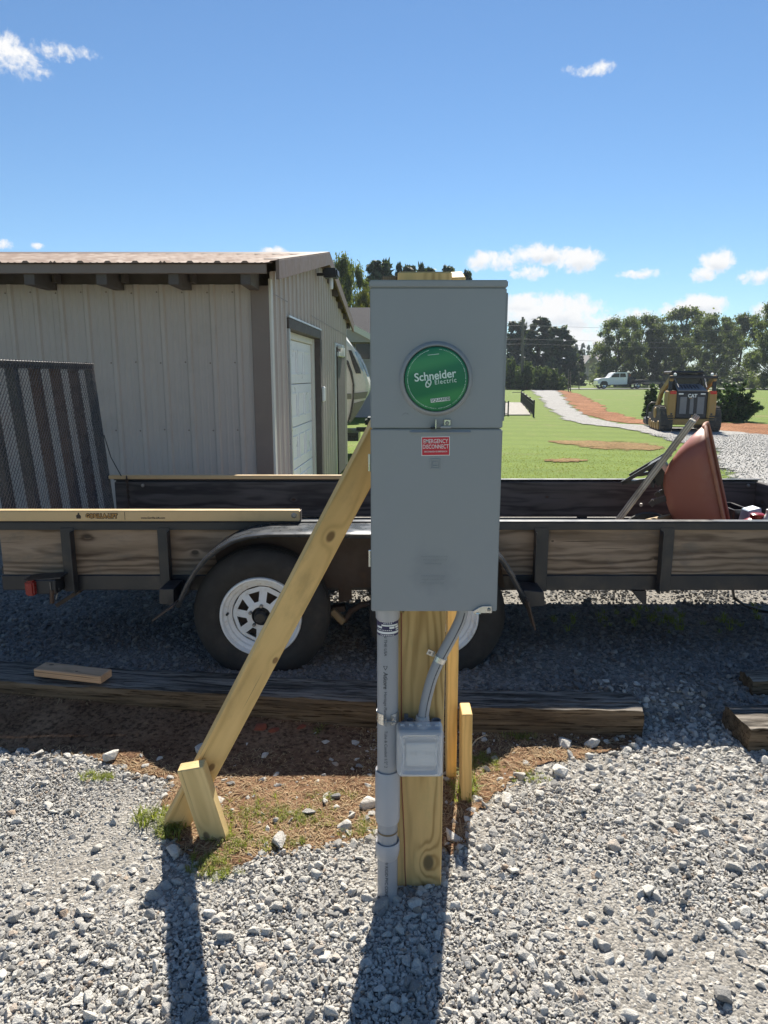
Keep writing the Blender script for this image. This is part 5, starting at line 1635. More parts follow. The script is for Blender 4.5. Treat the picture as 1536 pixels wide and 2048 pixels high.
# springs and hangers between the wheels
for px, py0, py1 in ((690, 1172, 1204), (800, 1172, 1204)):
    a, b = P(px - 13, py0, Y=YN - .0), P(px + 13, py1, Y=YN)
    MB().box((a.x, YN + .0, b.z), (b.x, YN + .055, a.z)).build('spring_hanger', M_RUST, TRL, bevel=.004)
M_EQ = paint('tan_equaliser', (.30, .215, .12), .6, var=.2, scale=9)
MB().bar(P(663, 1220, Y=YN - .02), P(688, 1244, Y=YN - .02), .035, .05, (1, 0, 1)).build('equaliser', M_EQ, TRL, bevel=.006)
MB().tube([P(688, 1242, Y=YN), P(702, 1222, Y=YN), P(722, 1210, Y=YN), P(760, 1204, Y=YN)], .016, 8).build('spring_leaf', M_RUST, TRL, smooth=60)
for px0, px1 in ((560, 690), (800, 905)):
    MB().bar(P(px0, 1232, Y=YN + .03), P(px1, 1215, Y=YN + .03), .03, .045, (0, 0, 1)).build('spring_leaf', M_RUST, TRL)
q = P(702, 1203, Y=YN - .005); MB().lathe([(.0, -.01), (.010, -.008), (.012, .01)], q, (0, 1, 0), 8, False, False).build('bolt', M_BOLT, TRL)
# jack leg stub under the frame at the right, tail light at the left
MB().prism([P(*q, Y=YN + .02) for q in ((1265, 1182), (1293, 1182), (1293, 1210), (1286, 1208))], (0, .05, 0)).build('stabiliser_bracket', M_FRAME, TRL)
M_LENS = paint('red_tail_lens', (.26, .014, .012), .25, var=.08, bump=0)
a, b = P(78, 1156, Y=YN - .05), P(120, 1184, Y=YN - .05)
bx = MB().box((a.x, YN - .09, b.z), (b.x, YN + .01, a.z)).build('light_box', M_FRAME, TRL, bevel=.004)
a, b = P(57, 1158, Y=YN - .07), P(78, 1187, Y=YN - .07)
MB().box((a.x, YN - .12, b.z), (b.x - .0005, YN - .01, a.z)).build('tail_light', M_LENS, TRL, bevel=.008, seg=2)
MB().bar(P(58, 1155, Y=YN - .02), P(132, 1149, Y=YN - .02), .13, .008, (0, 1, 0)).build('light_guard', M_FRAME, TRL)
MB().tube([P(100, 1165, Y=YN - .1), P(104, 1195, Y=YN - .09), P(112, 1200, Y=YN - .06), P(118, 1176, Y=YN - .06)], .003, 5).build('light_wire', M_BOLT, TRL)
MB().tube([P(104, 1180, Y=YN - .09), P(104, 1206, Y=YN - .09)], .012, 6).build('light_post', M_RUST, TRL)
mb = MB().bar(P(122, 1205, Y=YN + .1), P(168, 1176, Y=YN + .1), .12, .02, (0, 1, 0)); mb.build('ramp_latch', M_RUST, TRL)

# ramp gate standing at the rear end: hinged frame, bars, expanded mesh
GXB, GXT, GZB, GZT = -1.985, -2.066, .52, P(190, 727, Y=YF).z
gx = lambda z: GXB + (GXT - GXB) * (z - GZB) / (GZT - GZB)
RG = thing('ramp_gate', 'rusty black ramp gate with expanded metal mesh standing at the left end', 'ramp gate', (GXB, 4.3, GZB))
RG.parent = TRL; del RG['category']; RG.location = Vector((GXB, 4.3, GZB)) - ORIGIN[TRL]
y0g, y1g = YN + .09, YF - .03
ybars = [y1g - .025 - .265 * k for k in range(6)]
for i, y in enumerate(ybars):
    mb = MB()
    for (dx0, dx1, dy0, dy1) in ((-.005, -.055, -.003, .003), (-.005, -.011, .0035, .048)):
        lo, hi = GZB, GZT - .045
        mb.hexa([(gx(lo) + dx1, y + dy0, lo), (gx(lo) + dx0, y + dy0, lo), (gx(lo) + dx0, y + dy1, lo), (gx(lo) + dx1, y + dy1, lo),
                 (gx(hi) + dx1, y + dy0, hi), (gx(hi) + dx0, y + dy0, hi), (gx(hi) + dx0, y + dy1, hi), (gx(hi) + dx1, y + dy1, hi)])
    mb.build('gate_bar', M_RUST if 1 <= i <= 3 else M_FRAME, RG)
for z in (GZT - .022, GZB + .02):
    MB().hexa([(gx(z) - .055, y0g - .03, z - .022), (gx(z) - .004, y0g - .03, z - .022), (gx(z) - .004, y1g + .028, z - .022), (gx(z) - .055, y1g + .028, z - .022),
               (gx(z) - .055, y0g - .03, z + .022), (gx(z) - .004, y0g - .03, z + .022), (gx(z) - .004, y1g + .028, z + .022), (gx(z) - .055, y1g + .028, z + .022)]).build('gate_rail', M_FRAME, RG, bevel=.003)
# mesh: strands twisted out of the sheet so that they catch the light
cw, chh = .033, .0165
ny, nz = int((y1g - y0g + .05) / cw), int((GZT - GZB) / chh)
mb = MB()
for j in range(nz):
    z = GZB + .01 + j * chh
    off = (j % 2) * cw / 2
    for i in range(ny):
        ya = y0g - .02 + i * cw + off
        for sgn in (-1, 1):
            A = (ya, z); B = (ya + sgn * cw / 2, z + chh)
            if not (y0g - .03 < B[0] < y1g + .03) or B[1] > GZT + .01: continue
            x = gx(z); e = .0026
            mb.add([(x + e, A[0], A[1] - .0013), (x - .0015, A[0], A[1] + .0013), (x - .0015, B[0], B[1] + .0013), (x + e, B[0], B[1] - .0013)], [(0, 1, 2, 3)])
M_MESH = paint('expanded_metal', (.17, .145, .13), .30, metal=.55, var=.3, scale=5, dirt=(.18, .075, .05), dirt_amt=.6, dirt_scale=2.5, bump=0)
mb.build('expanded_mesh', M_MESH, RG, kind='stuff', fixn=False)
MB().tube([P(208, 870, Y=YF - .03), P(222, 915, Y=YF - .04), P(243, 953, Y=YF - .05)], .0035, 5).build('lift_cable', M_BLACK, TRL)

# ------------------------------------------------------------------ wheelbarrow standing on its nose in the trailer
M_TRAY = paint('faded_red_tray', (.30, .098, .064), .5, var=.12, scale=4, dirt=(.36, .19, .12), dirt_amt=.5, dirt_scale=4, bump=.02)
M_TRAYRIM = paint('rusty_tray_rim', (.34, .15, .09), .7, var=.3, scale=12)
M_GREYWOOD = wood('grey_handle_wood', (.60, .565, .49), (.20, .18, .155), contrast=.9, fibre=.8, rough=.9, spacing=.012, pith=(.0, -.05), bump=.6, stain=(.10, .09, .08), stain_amt=.5)
WC = P(1400, 1000, Y=4.32)
WB = thing('wheelbarrow', 'faded red wheelbarrow tipped on its nose with grey wooden handles in the trailer', 'wheelbarrow', WC, rot=(0, 0, R(-26)))
lx = lambda px: (px - 1400) / 351.0
lz = lambda py: -(py - 1000) / 328.0
def L2(px, py, y=0.0): return Vector((lx(px), y, lz(py)))
rim0, rim1 = L2(1400, 846), L2(1486, 1140)
along = rim1 - rim0
perp = Vector((along.z, 0, -along.x)).normalized()
if perp.x > 0: perp = -perp
rows = []; rimline = []
NS, NU = 16, 14
for i in range(NS + 1):
    s_ = i / NS
    D = .30 * (1 - max(0, 1 - s_ / .36) ** 2.2) * (1 - .55 * max(0, (s_ - .45) / .55) ** 1.4)
    if i == 0: D = .012
    half = .33 * (1 - max(0, (.14 - s_) / .14) ** 2 * .45) * (1 - max(0, (s_ - .8) / .2) ** 2 * .35)
    row = []
    for k in range(NU + 1):
        u = -1 + 2 * k / NU
        gq = 1 - max(0, (abs(u) - .45) / .55) ** 1.7
        yy = math.copysign(half * (min(1, abs(u) / .5) * .66 + (0 if abs(u) < .5 else (abs(u) - .5) / .5 * .34)), u)
        row.append(rim0 + along * s_ + perp * D * gq + Vector((0, yy, 0)))
    rows.append(row)
me = MB().strip(rows).mesh('tray', smooth=50)
bm = bmesh.new(); bm.from_mesh(me); bmesh.ops.solidify(bm, geom=bm.faces, thickness=.004); bm.to_mesh(me); bm.free(); me.materials.append(M_TRAY)
o = bpy.data.objects.new('tray', me); COL.objects.link(o); o.parent = WB
loop = [r_[0] for r_ in rows] + rows[-1][1:] + [r_[-1] for r_ in reversed(rows[:-1])] + list(reversed(rows[0][1:-1]))
MB().tube(loop + [loop[0]], .011, 8, False).build('tray_rim', M_TRAYRIM, WB, local=True, smooth=60)
for y in (-.25, .25):
    h = board('handle', M_GREYWOOD, L2(1228, 1062, y * .55), L2(1377, 832, y * 1.1), .050, .040, (0, 1, 0), None, .006)
    h.parent = WB
M_WBLK = paint('black_wheelbarrow_steel', (.020, .020, .022), .4, var=.2)
for y in (-.19, .19):
    MB().bar(L2(1243, 966, y), L2(1338, 902, y), .055, .022, (0, 1, 0)).build('leg', M_WBLK, WB, local=True)
    pts = [L2(1243, 965, y), L2(1270, 962, y), L2(1297, 955, y), L2(1307, 960, y), L2(1306, 970, y)]
    mb = MB()
    for a, b in zip(pts, pts[1:]): mb.bar(a, b, .055, .020, (0, 1, 0))
    mb.build('leg_foot', M_WBLK, WB, local=True)
    mb = MB()
    pts = [L2(1304, 1008, y), L2(1312, 1000, y), L2(1345, 988, y), L2(1382, 978, y * 1.25), L2(1406, 978, y * 1.35)]
    for a, b in zip(pts, pts[1:]): mb.bar(a, b, .034, .012, (0, 0, 1))
    mb.build('tray_brace', M_WBLK, WB, local=True)
MB().hexa([L2(1289, 932, -.18), L2(1312, 918, -.18), L2(1312, 918, .18), L2(1289, 932, .18), L2(1316, 970, -.18), L2(1336, 950, -.18), L2(1336, 950, .18), L2(1316, 970, .18)]).build('cross_plate', M_WBLK, WB, local=True)
MB().hexa([L2(1318, 960, -.15), L2(1334, 950, -.15), L2(1334, 950, .15), L2(1318, 960, .15), L2(1352, 1045, -.12), L2(1366, 1040, -.12), L2(1366, 1040, .12), L2(1352, 1045, .12)]).build('tray_riser', M_WBLK, WB, local=True)
wh = MB().lathe([(.09, -.03), (.15, -.045), (.175, -.03), (.18, 0), (.175, .03), (.15, .045), (.09, .03)], L2(1300, 1092), (0, 1, 0), 28, False, False).build('wheel', M_TYRE, WB, local=True, smooth=40)
MB().lathe([(.0, -.025), (.08, -.02), (.095, -.03), (.095, .03), (.08, .02), (.0, .025)], L2(1300, 1092), (0, 1, 0), 20, False, False).build('rim', M_WBLK, wh, local=True, smooth=40)
for y in (-.1, .1):
    MB().lathe([(.0, -.01), (.011, -.01), (.012, .0)], L2(1285 if y < 0 else 1302, 1009, y - .08), (0, 1, 0), 6, False, False).build('bolt', M_BOLT, WB, local=True)

# odds and ends on the deck
DZ = H_BOTT + .014
def onDeck(px, py, Y): return P(px, py, Y=Y)
M_SPLIT = wood('split_firewood', (.46, .33, .18), (.25, .16, .08), spacing=.008, fibre=.6)
for i, (pa, pb, Y, r_, lab) in enumerate((((1296, 1036), (1334, 1028), 4.18, .05, 'split log behind the lower end of the wheelbarrow handle'), ((1302, 1046), (1340, 1040), 4.1, .05, 'lower split log with bark under the other one'))):
    a, b = P(*pa, Y=Y), P(*pb, Y=Y + .1)
    a.z -= r_; b.z -= r_
    x = (b - a).normalized()
    me = MB().prism([(0, -r_, -r_ * .4), (0, r_, -r_ * .5), (0, r_ * .5, r_ * .8), (0, -r_ * .4, r_ * .9)], ((b - a).length + .12, 0, 0)).mesh('split_log', .008); me.materials.append(M_SPLIT)
    o = bpy.data.objects.new('split_log', me); COL.objects.link(o); y = Vector((0, 1, 0)); y = (y - x * y.dot(x)).normalized()
    M = Matrix((x, y, x.cross(y))).transposed().to_4x4(); M.translation = a; o.matrix_world = M
    tag(o, lab, 'log', 'split logs in the trailer')
lg = MB().box((P(1286, 1060, Y=4.05).x, 4.0, DZ), (P(1345, 1060, Y=4.05).x, 4.35, P(1300, 1052, Y=4.15).z)).build('wooden_crate', M_GREYWOOD, None, bevel=.01)
tag(lg, 'low grey wooden box on the deck under the split logs', 'crate')
a, b = P(1466, 1019, Y=4.62), P(1500, 1050, Y=4.62)
bo = thing('tool_box', 'open black box on the deck right of the wheelbarrow tray', 'tool box', (a.x, 4.6, DZ))
for lo, hi in (((a.x, 4.6, DZ), (b.x, 4.615, a.z)), ((a.x, 4.885, DZ), (b.x, 4.9, a.z)), ((a.x, 4.616, DZ), (a.x + .012, 4.884, a.z)), ((b.x - .012, 4.616, DZ), (b.x, 4.884, a.z))):
    MB().box(lo, hi).build('side', M_BLACK, bo, bevel=.003)
MB().box((a.x + .013, 4.616, DZ), (b.x - .013, 4.884, DZ + .015)).build('base', M_BLACK, bo)
M_BLUEC = paint('blue_white_carton', (.36, .45, .55), .5, var=.5, scale=9)
q = P(1508, 1014, Y=4.5)
cb = MB().hexa([(q.x - .06, 4.45, DZ), (q.x + .05, 4.45, DZ), (q.x + .05, 4.6, DZ), (q.x - .06, 4.6, DZ), (q.x - .045, 4.47, q.z - .02), (q.x + .03, 4.46, q.z), (q.x + .03, 4.57, q.z), (q.x - .045, 4.57, q.z - .02)]).build('carton', M_BLUEC, None, bevel=.006)
tag(cb, 'crumpled pale blue carton on the deck right of the black box', 'carton')
q = P(1515, 1032, Y=4.25)
jg = thing('gas_can', 'red plastic can with its top showing above the trailer rail', 'can', (q.x, 4.25, DZ))
MB().lathe([(.10, 0), (.115, .02), (.115, q.z - DZ - .08), (.075, q.z - DZ - .03), (.04, q.z - DZ - .012)], (q.x, 4.25, DZ), (0, 0, 1), 20).build('body', M_LENS, jg, smooth=40)
MB().lathe([(.042, 0), (.042, .024), (.03, .03)], (q.x, 4.25, q.z - .012), (0, 0, 1), 16).build('cap', M_LENS, jg, smooth=40)
q = P(1534, 1026, Y=4.2)
jw = thing('jug', 'white plastic jug beside the red can at the right edge', 'jug', (q.x, 4.2, DZ))
MB().lathe([(.07, 0), (.08, .015), (.08, q.z - DZ - .10), (.03, q.z - DZ - .02), (.022, q.z - DZ)], (q.x + .02, 4.2, DZ), (0, 0, 1), 18).build('body', M_WHITE, jg if False else jw, smooth=40)
MB().lathe([(.024, 0), (.024, .02)], (q.x + .02, 4.2, q.z + .001), (0, 0, 1), 14).build('cap', M_WHITE, jw, smooth=40)
# black cable lying under the trailer
cab = [P(1452, 1182, h=.03), P(1468, 1196, h=.04), P(1492, 1212, h=.05), P(1520, 1222, h=.055), P(1580, 1230, h=.06), P(1680, 1225, h=.05)]
cab[0].z = .42; cab[0].y = 4.2; cab[0].x = P(1452, 1183, Y=4.2).x
tag(MB().tube(cab, .010, 8).build('cable', M_BLACK, None, smooth=60), 'black cable hanging from the trailer and trailing over the gravel', 'cable')

# ------------------------------------------------------------------ old timbers edging the gravel pad
def mat_tie(name):
    m_, t, b, _ = new_mat(name)
    v = obco(t); x, y, z = t.xyz(v)
    g1 = t.noise(t.comb(t.mul(x, 2.2), t.mul(y, 34), t.mul(z, 34)), 1.0, 6, .65, .4)
    g2 = t.noise(t.comb(t.mul(x, 6), t.mul(y, 120), t.mul(z, 120)), 1.0, 4, .6)
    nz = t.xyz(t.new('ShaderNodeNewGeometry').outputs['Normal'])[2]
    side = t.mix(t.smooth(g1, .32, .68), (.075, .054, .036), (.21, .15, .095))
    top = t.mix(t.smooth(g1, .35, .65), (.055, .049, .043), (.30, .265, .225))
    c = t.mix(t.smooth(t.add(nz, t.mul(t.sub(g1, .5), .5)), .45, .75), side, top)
    cr = t.smooth(g2, .36, .46)
    c = t.mix(cr, t.mix(1.0, c, (.3, .28, .26), 'MULTIPLY'), c)
    t.put(b.inputs['Base Color'], c); b.inputs['Roughness'].default_value = .95; b.inputs['Specular IOR Level'].default_value = .05
    t.put(b.inputs['Normal'], t.bump(t.add(g1, t.mul(g2, .5)), .8, .012))
    return m_
M_TIE = mat_tie('creosote_timber')
def timber(p0, p1, w_, h_, label, seed, group='old railway timbers edging the gravel'):
    p0, p1 = Vector(p0), Vector(p1); L = (p1 - p0).length
    nx, m_ = max(8, int(L / .02)), 7
    r_ = np.random.default_rng(seed)
    loop = []
    for k in range(m_): loop.append((-w_ / 2 + w_ * k / m_, -h_ / 2))
    for k in range(m_): loop.append((w_ / 2, -h_ / 2 + h_ * k / m_))
    for k in range(m_): loop.append((w_ / 2 - w_ * k / m_, h_ / 2))
    for k in range(m_): loop.append((-w_ / 2, h_ / 2 - h_ * k / m_))
    n = len(loop); ph = r_.uniform(0, 50, n)
    mb = MB()
    for i in range(nx + 1):
        x = L * i / nx
        for k, (y, z) in enumerate(loop):
            d = .010 * (vnoise(np.array([x]), np.array([ph[k]]), 4.0, seed)[0] - .5) + .006 * (vnoise(np.array([x]), np.array([ph[k] * 3]), 19.0, seed + 1)[0] - .5)
            rr = max(abs(y) / (w_ / 2), abs(z) / (h_ / 2)); cor = min(abs(y) / (w_ / 2), abs(z) / (h_ / 2))
            s_ = 1 - .05 * max(0, cor - .7) / .3
            mb.v.append((x + .012 * (vnoise(np.array([y * 20]), np.array([z * 20]), 1.0, seed)[0] - .5) * (1 if i in (0, nx) else 0), y * s_ + d, z * s_ + d * 1.3))
    for i in range(nx):
        for k in range(n):
            a = i * n + k; b = i * n + (k + 1) % n; mb.f.append((a, b, b + n, a + n))
    mb.f.append(tuple(reversed(range(n)))); mb.f.append(tuple(nx * n + k for k in range(n)))
    me = mb.mesh('landscape_timber', smooth=45); me.materials.append(M_TIE)
    o = bpy.data.objects.new('landscape_timber', me); COL.objects.link(o)
    x = (p1 - p0).normalized(); y = Vector((0, 0, 1)).cross(x).normalized()
    M = Matrix((x, y, x.cross(y))).transposed().to_4x4(); M.translation = p0; o.matrix_world = M
    return tag(o, label, 'timber', group)
def tie_px(l, r_, ybot_l, ybot_r, h_, w_, label, seed, x_ext=0):
    a, b = P(l, ybot_l, h=0), P(r_, ybot_r, h=0)
    d = (b - a).normalized(); n = Vector((-d.y, d.x, 0))
    c = Vector((0, 0, h_ / 2 - .02)) + n * w_ / 2
    return timber(a + c - d * x_ext, b + c, w_, h_ + .04, label, seed)
tie_px(0, 752, 1417, 1462, .135, .235, 'long dark timber on the left, with a board offcut lying on it', 3, 1.0)
tie_px(766, 1284, 1466, 1477, .13, .19, 'dark timber behind the wooden post, ending at the gravel gap', 5)
a = P(1492, 1503, h=0)
timber((a.x - .0, a.y + .10, .045), (a.x + 1.6, a.y + .12, .045), .23, .13, 'dark timber at the right edge, its sawn end facing the gravel gap', 8)
b = P(1500, 1392, h=.06)
timber((b.x, b.y + .05, .09), (b.x + 1.5, b.y + .1, .09), .12, .11, 'small dark timber behind the right edge one', 9)
# offcut on the left timber
M_PINE = wood('treated_pine', (.60, .455, .205), (.385, .265, .105), contrast=.7, fibre=.25, spacing=.008, pith=(.01, -.10), tilt=.015, knots=((.1, .02, .007),))
M_OFF = wood('pine_offcut', (.66, .42, .26), (.42, .26, .14), contrast=.6, spacing=.007, pith=(.0, -.08), knots=((.05, .02, .010), (.22, -.02, .006)))
a = P(80, 1338, h=.175); b = P(213, 1353, h=.175)
o = board('board_offcut', M_OFF, a, b, .089, .038, Vector((0, 1, 0)), None, .004)
tag(o, 'short pine board offcut lying on top of the left timber', 'board')


# ------------------------------------------------------------------ the wooden post, its braces and stakes
PY0, PY1 = 1.915, 2.055
PXL, PXR = .036, .178
M_POST = wood('post_wood', (.71, .485, .21), (.37, .225, .08), contrast=.85, fibre=.3, spacing=.0052, pith=(.012, .13), tilt=.022,
              knots=((.145, .030, .020), (.96, -.052, .004), (1.18, .02, .006)), stain=(.36, .33, .14), stain_amt=.3, knot_col=(.045, .04, .025))
po = board('wooden_post', M_POST, ((PXL + PXR) / 2, (PY0 + PY1) / 2, -.06), ((PXL + PXR) / 2, (PY0 + PY1) / 2, 1.828), PXR - PXL, PY1 - PY0, (1, 0, 0), None, .004)
tag(po, 'thick square pine post carrying the grey meter cabinet', 'post')
M_ENDD = wood('dark_cleat_wood', (.22, .17, .11), (.12, .09, .06), spacing=.006)
q = P(769, 549, Y=2.0)
o = board('wood_cleat', M_ENDD, (PXL - .021, 1.99, 1.45), (PXL - .021, 1.99, 1.822), .038, .089, (1, 0, 0), None, .003)
tag(o, 'short upright board on the left side of the post top', 'board')
M_BR1 = wood('brace_wood', (.75, .53, .235), (.49, .325, .125), contrast=.65, fibre=.25, spacing=.0095, pith=(.01, -.13), tilt=.014,
             knots=((.335, .012, .013), (1.265, .004, .016), (.80, .034, .010)), knot_col=(.10, .05, .022), stain=(.35, .25, .12), stain_amt=.35)
a = P(352, 1648, Y=2.21); b = P(745, 900, Y=2.079); d = (b - a).normalized()
o = board('diagonal_brace', M_BR1, a - d * .05, b + d * .17, .089, .038, (1, 0, 1), None, .003)
tag(o, 'long diagonal pine brace leaning from the left stake up to the post', 'brace', 'pine braces of the post')
M_BR2 = wood('brace_wood_edge', (.76, .53, .22), (.50, .335, .12), contrast=.6, fibre=.28, spacing=.0075, pith=(.03, -.09), tilt=.02, knots=((.85, .0, .006),))
a = Vector((.266, 2.55, .0)); b = Vector((.198, 1.985, 1.83))
o = board('back_brace', M_BR2, a, b, .038, .089, (1, 0, 0), None, .003)
tag(o, 'narrow pine brace running back from the post top to the right stake', 'brace', 'pine braces of the post')
M_ST = wood('stake_wood', (.72, .545, .265), (.50, .355, .15), contrast=.5, fibre=.25, spacing=.009, pith=(.0, -.08), tilt=.01, knots=((.085, -.018, .013),), knot_col=(.10, .06, .035), stain=(.5, .42, .2))
a = P(430, 1672, Y=2.15); b = P(383, 1530, Y=2.12); d = (b - a).normalized()
sk = board('ground_stake', M_ST, a - d * .06, b, .089, .045, (1, 0, 0), None, .003)
tag(sk, 'short leaning pine stake nailed to the foot of the diagonal brace', 'stake', 'pine stakes in the ground')
ORIGIN[sk] = Vector((0, 0, 0))
L = (b - a).length + .06
for y in (-.012, .018):
    me = MB().lathe([(.0, -.0015), (.003, -.0015), (.004, 0)], (L - .045 - abs(y) * .2, y, .0235 if True else 0), (0, 0, -1), 8, False, False).mesh('screw'); me.materials.append(M_BOLT)
    o = bpy.data.objects.new('screw', me); COL.objects.link(o); o.parent = sk
a = P(931, 1592, Y=2.40); b = P(932, 1417, Y=2.38)
o = board('ground_stake', M_BR2, a - Vector((0, 0, .06)), b, .038, .089, (1, 0, 0), None, .003)
tag(o, 'short upright pine stake beside the foot of the back brace', 'stake', 'pine stakes in the ground')
# thin reddish wire down the post face
M_CU = paint('reddish_wire', (.30, .10, .05), .5, var=.2)
wpts = [P(px, py, Y=PY0 - .003) for px, py in ((803, 1226), (803, 1300), (803, 1420), (803, 1560), (806, 1620), (809, 1680), (810, 1740), (813, 1790))] + [P(815, 1812, h=.0)]
tag(MB().tube(wpts, .0016, 6).build('ground_wire', M_CU, None), 'thin reddish ground wire running down the left of the post face', 'wire')

# ------------------------------------------------------------------ meter cabinet
M_BOX = paint('grey_cabinet_paint', (.29, .302, .316), .42, var=.03, scale=2.5, dirt=(.27, .272, .28), dirt_amt=.5, dirt_scale=2.6, bump=.006)
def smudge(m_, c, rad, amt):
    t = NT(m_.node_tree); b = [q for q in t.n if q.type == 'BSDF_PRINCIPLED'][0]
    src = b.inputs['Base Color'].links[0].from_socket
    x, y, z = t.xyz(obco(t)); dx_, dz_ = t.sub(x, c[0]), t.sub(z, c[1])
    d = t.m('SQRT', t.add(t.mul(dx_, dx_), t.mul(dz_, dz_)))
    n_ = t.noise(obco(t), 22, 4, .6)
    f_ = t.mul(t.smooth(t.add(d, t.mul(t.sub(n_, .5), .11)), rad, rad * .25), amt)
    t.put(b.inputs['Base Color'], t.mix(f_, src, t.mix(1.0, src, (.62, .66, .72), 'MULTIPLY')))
M_BOXE = paint('grey_embossed_paint', (.31, .325, .34), .45, var=.03, bump=0)
M_ZINC = paint('zinc_plate', (.62, .62, .60), .28, metal=.85, var=.12, scale=18)
M_GREEN = None
def mat_disc():
    m_, t, b, _ = new_mat('green_cover')
    v = obco(t); x, y, z = t.xyz(v)
    s_ = t.add(z, t.mul(x, -.25))                     # printed bands of lighter green
    a = t.smooth(t.m('ABSOLUTE', t.sub(s_, .047)), .030, .004)
    c = t.smooth(t.m('ABSOLUTE', t.add(s_, .052)), .024, .004)
    col = t.mix(t.m('MAXIMUM', a, c), (.003, .155, .065), (.035, .25, .085))
    t.put(b.inputs['Base Color'], col); b.inputs['Roughness'].default_value = .3; b.inputs['Specular IOR Level'].default_value = .5
    return m_
M_GREEN = mat_disc()
M_GRIM = paint('green_rim', (.010, .16, .07), .35, var=.05, bump=0)
M_REDST = paint('red_label', (.58, .018, .040), .4, var=.04, bump=0)
M_PRINT = paint('white_print', (.80, .80, .78), .5, var=.02, bump=0)
M_PRINTG = paint('pale_print', (.66, .80, .73), .5, var=.02, bump=0)
BY = 1.80
def bp(px, py, dy=0.0): return P(px, py, Y=BY + dy)
zt, zb_ = bp(768, 560).z, bp(768, 1222).z
xl, xr = -.0345, .3035
cabn = thing('meter_cabinet', 'tall grey electrical meter cabinet with round green cover on the post', 'electrical cabinet', ((xl + xr) / 2, 1.86, zb_))
zs = bp(768, 857.5).z
MB().box((xl + .004, BY + .014, zb_ + .003), (xr - .004, PY0 - .002, zt - .006)).build('enclosure', M_BOX, cabn, bevel=.003)
zcap = bp(768, 575).z
MB().box((xl - .002, BY - .004, zcap), (xr + .002, PY0 - .0015, zt)).build('top_cap', M_BOX, cabn, bevel=.003, seg=2)
upper = MB().box((xl, BY, zs + .0012), (xr, BY + .0135, zcap - .0006)).build('meter_cover', M_BOX, cabn, bevel=.0025, seg=2)
lower = MB().box((xl, BY - .003, zb_), (xr, BY + .0135, zs - .0012)).build('breaker_door', M_BOX, cabn, bevel=.0025, seg=2)
# side flange of the cover, hinges on the left
MB().box((xr + .0005, BY + .004, zs + .02), (xr + .004, BY + .02, zt - .03)).build('cover_flange', M_BOX, cabn)
for py in (926, 1118):
    c = bp(740, py)
    MB().lathe([(.004, -.022), (.004, .022)], (xl - .003, BY + .006, c.z), (0, 0, 1), 10).build('hinge', M_ZINC, cabn, smooth=40)
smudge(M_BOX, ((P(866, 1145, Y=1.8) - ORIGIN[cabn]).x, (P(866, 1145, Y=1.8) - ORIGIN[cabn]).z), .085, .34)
# raised socket ring and green cover
C = bp(872, 758)
MB().lathe([(.0935, .0), (.0905, -.006), (.0865, -.011), (.0835, -.0125), (.081, -.011), (.080, -.004)], (C.x, BY + .0005, C.z), (0, 1, 0), 72, False, False).build('socket_ring', M_BOX, upper, smooth=60)
ring = MB().lathe([(.0795, .004), (.0795, -.012), (.0775, -.0165), (.0755, -.0175)], (C.x, BY, C.z), (0, 1, 0), 72, False, False).build('cover_rim', M_GRIM, upper, smooth=60)
me = MB().lathe([(.0, -.0200), (.03, -.0198), (.06, -.0188), (.0756, -.0174)], (0, 0, 0), (0, 1, 0), 72, False, False).mesh('green_cover', smooth=60)
me.materials.append(M_GREEN)
gc = bpy.data.objects.new('green_cover', me); COL.objects.link(gc); gc.parent = upper
gc.location = Vector((C.x, BY, C.z)) - ORIGIN[cabn]
ROLL = R(6.5)
FM = frame_at((C.x, BY - .0212, C.z), roll=ROLL)
def printed(name, body, size, x, y, mat, bold=0.0, spacing=1.0, xs=1.0, parent=None, align='CENTER', dy=0.0, shear=0.0):
    return text_mesh(name, body, size, mat, FM @ Matrix.Translation((x, y, dy)), parent or cabn_root, .0001, bold, align, spacing, xs, shear=shear)
cabn_root = upper
printed('logo_lettering', 'Schneider', .0285, -.003, .0085, M_PRINTG, .0005, 1.0, .92)
printed('logo_lettering', 'Electric', .0170, .0215, -.0078, M_PRINTG, .00012, 1.22, .86)
# the looped leaf mark between the two words
mk = []
for t_ in np.linspace(0, 2 * math.pi, 28):
    mk.append(FM @ Vector((-.0215 + .0062 * math.cos(t_) + .0028 * math.sin(t_), -.0085 + .0085 * math.sin(t_), 0)))
MB().tube(mk, .0016, 6, False).build('logo_emblem', M_PRINTG, upper)
MB().tube([FM @ Vector(q) for q in ((-.0255, -.006, 0), (-.0215, -.0075, 0), (-.0215, -.0095, 0), (-.0175, -.011, 0))], .0013, 6).build('logo_emblem', M_PRINTG, upper)
# SQUARE D plate
pb = [FM @ Vector(q) for q in ((-.020, -.0565, 0), (.0285, -.0565, 0), (.0285, -.0470, 0), (-.020, -.0470, 0))]
MB().prism(pb, (0, .0009, 0)).build('logo_plate', M_PRINT, upper)
M_GRNINK = paint('dark_green_print', (.012, .10, .05), .5, var=.03, bump=0)
printed('logo_lettering', 'SQUARE', .0094, .0000, -.0517, M_GRNINK, .0002, 1.02, 1.05, dy=.0002)
mb = MB()
for (ax, ay, bx_, by_) in ((.0195, -.0555, .0275, -.0545), (.0195, -.0485, .0275, -.0480), (.0195, -.0545, .0205, -.0485), (.0265, -.0545, .0275, -.0485)):
    mb.prism([FM @ Vector(q) for q in ((ax, ay, .0003), (bx_, ay, .0003), (bx_, by_, .0003), (ax, by_, .0003))], (0, .0002, 0))
mb.build('logo_frame', M_GRNINK, upper)
printed('logo_lettering', 'D', .0075, .0236, -.0516, M_GRNINK, .0003, dy=.0002)
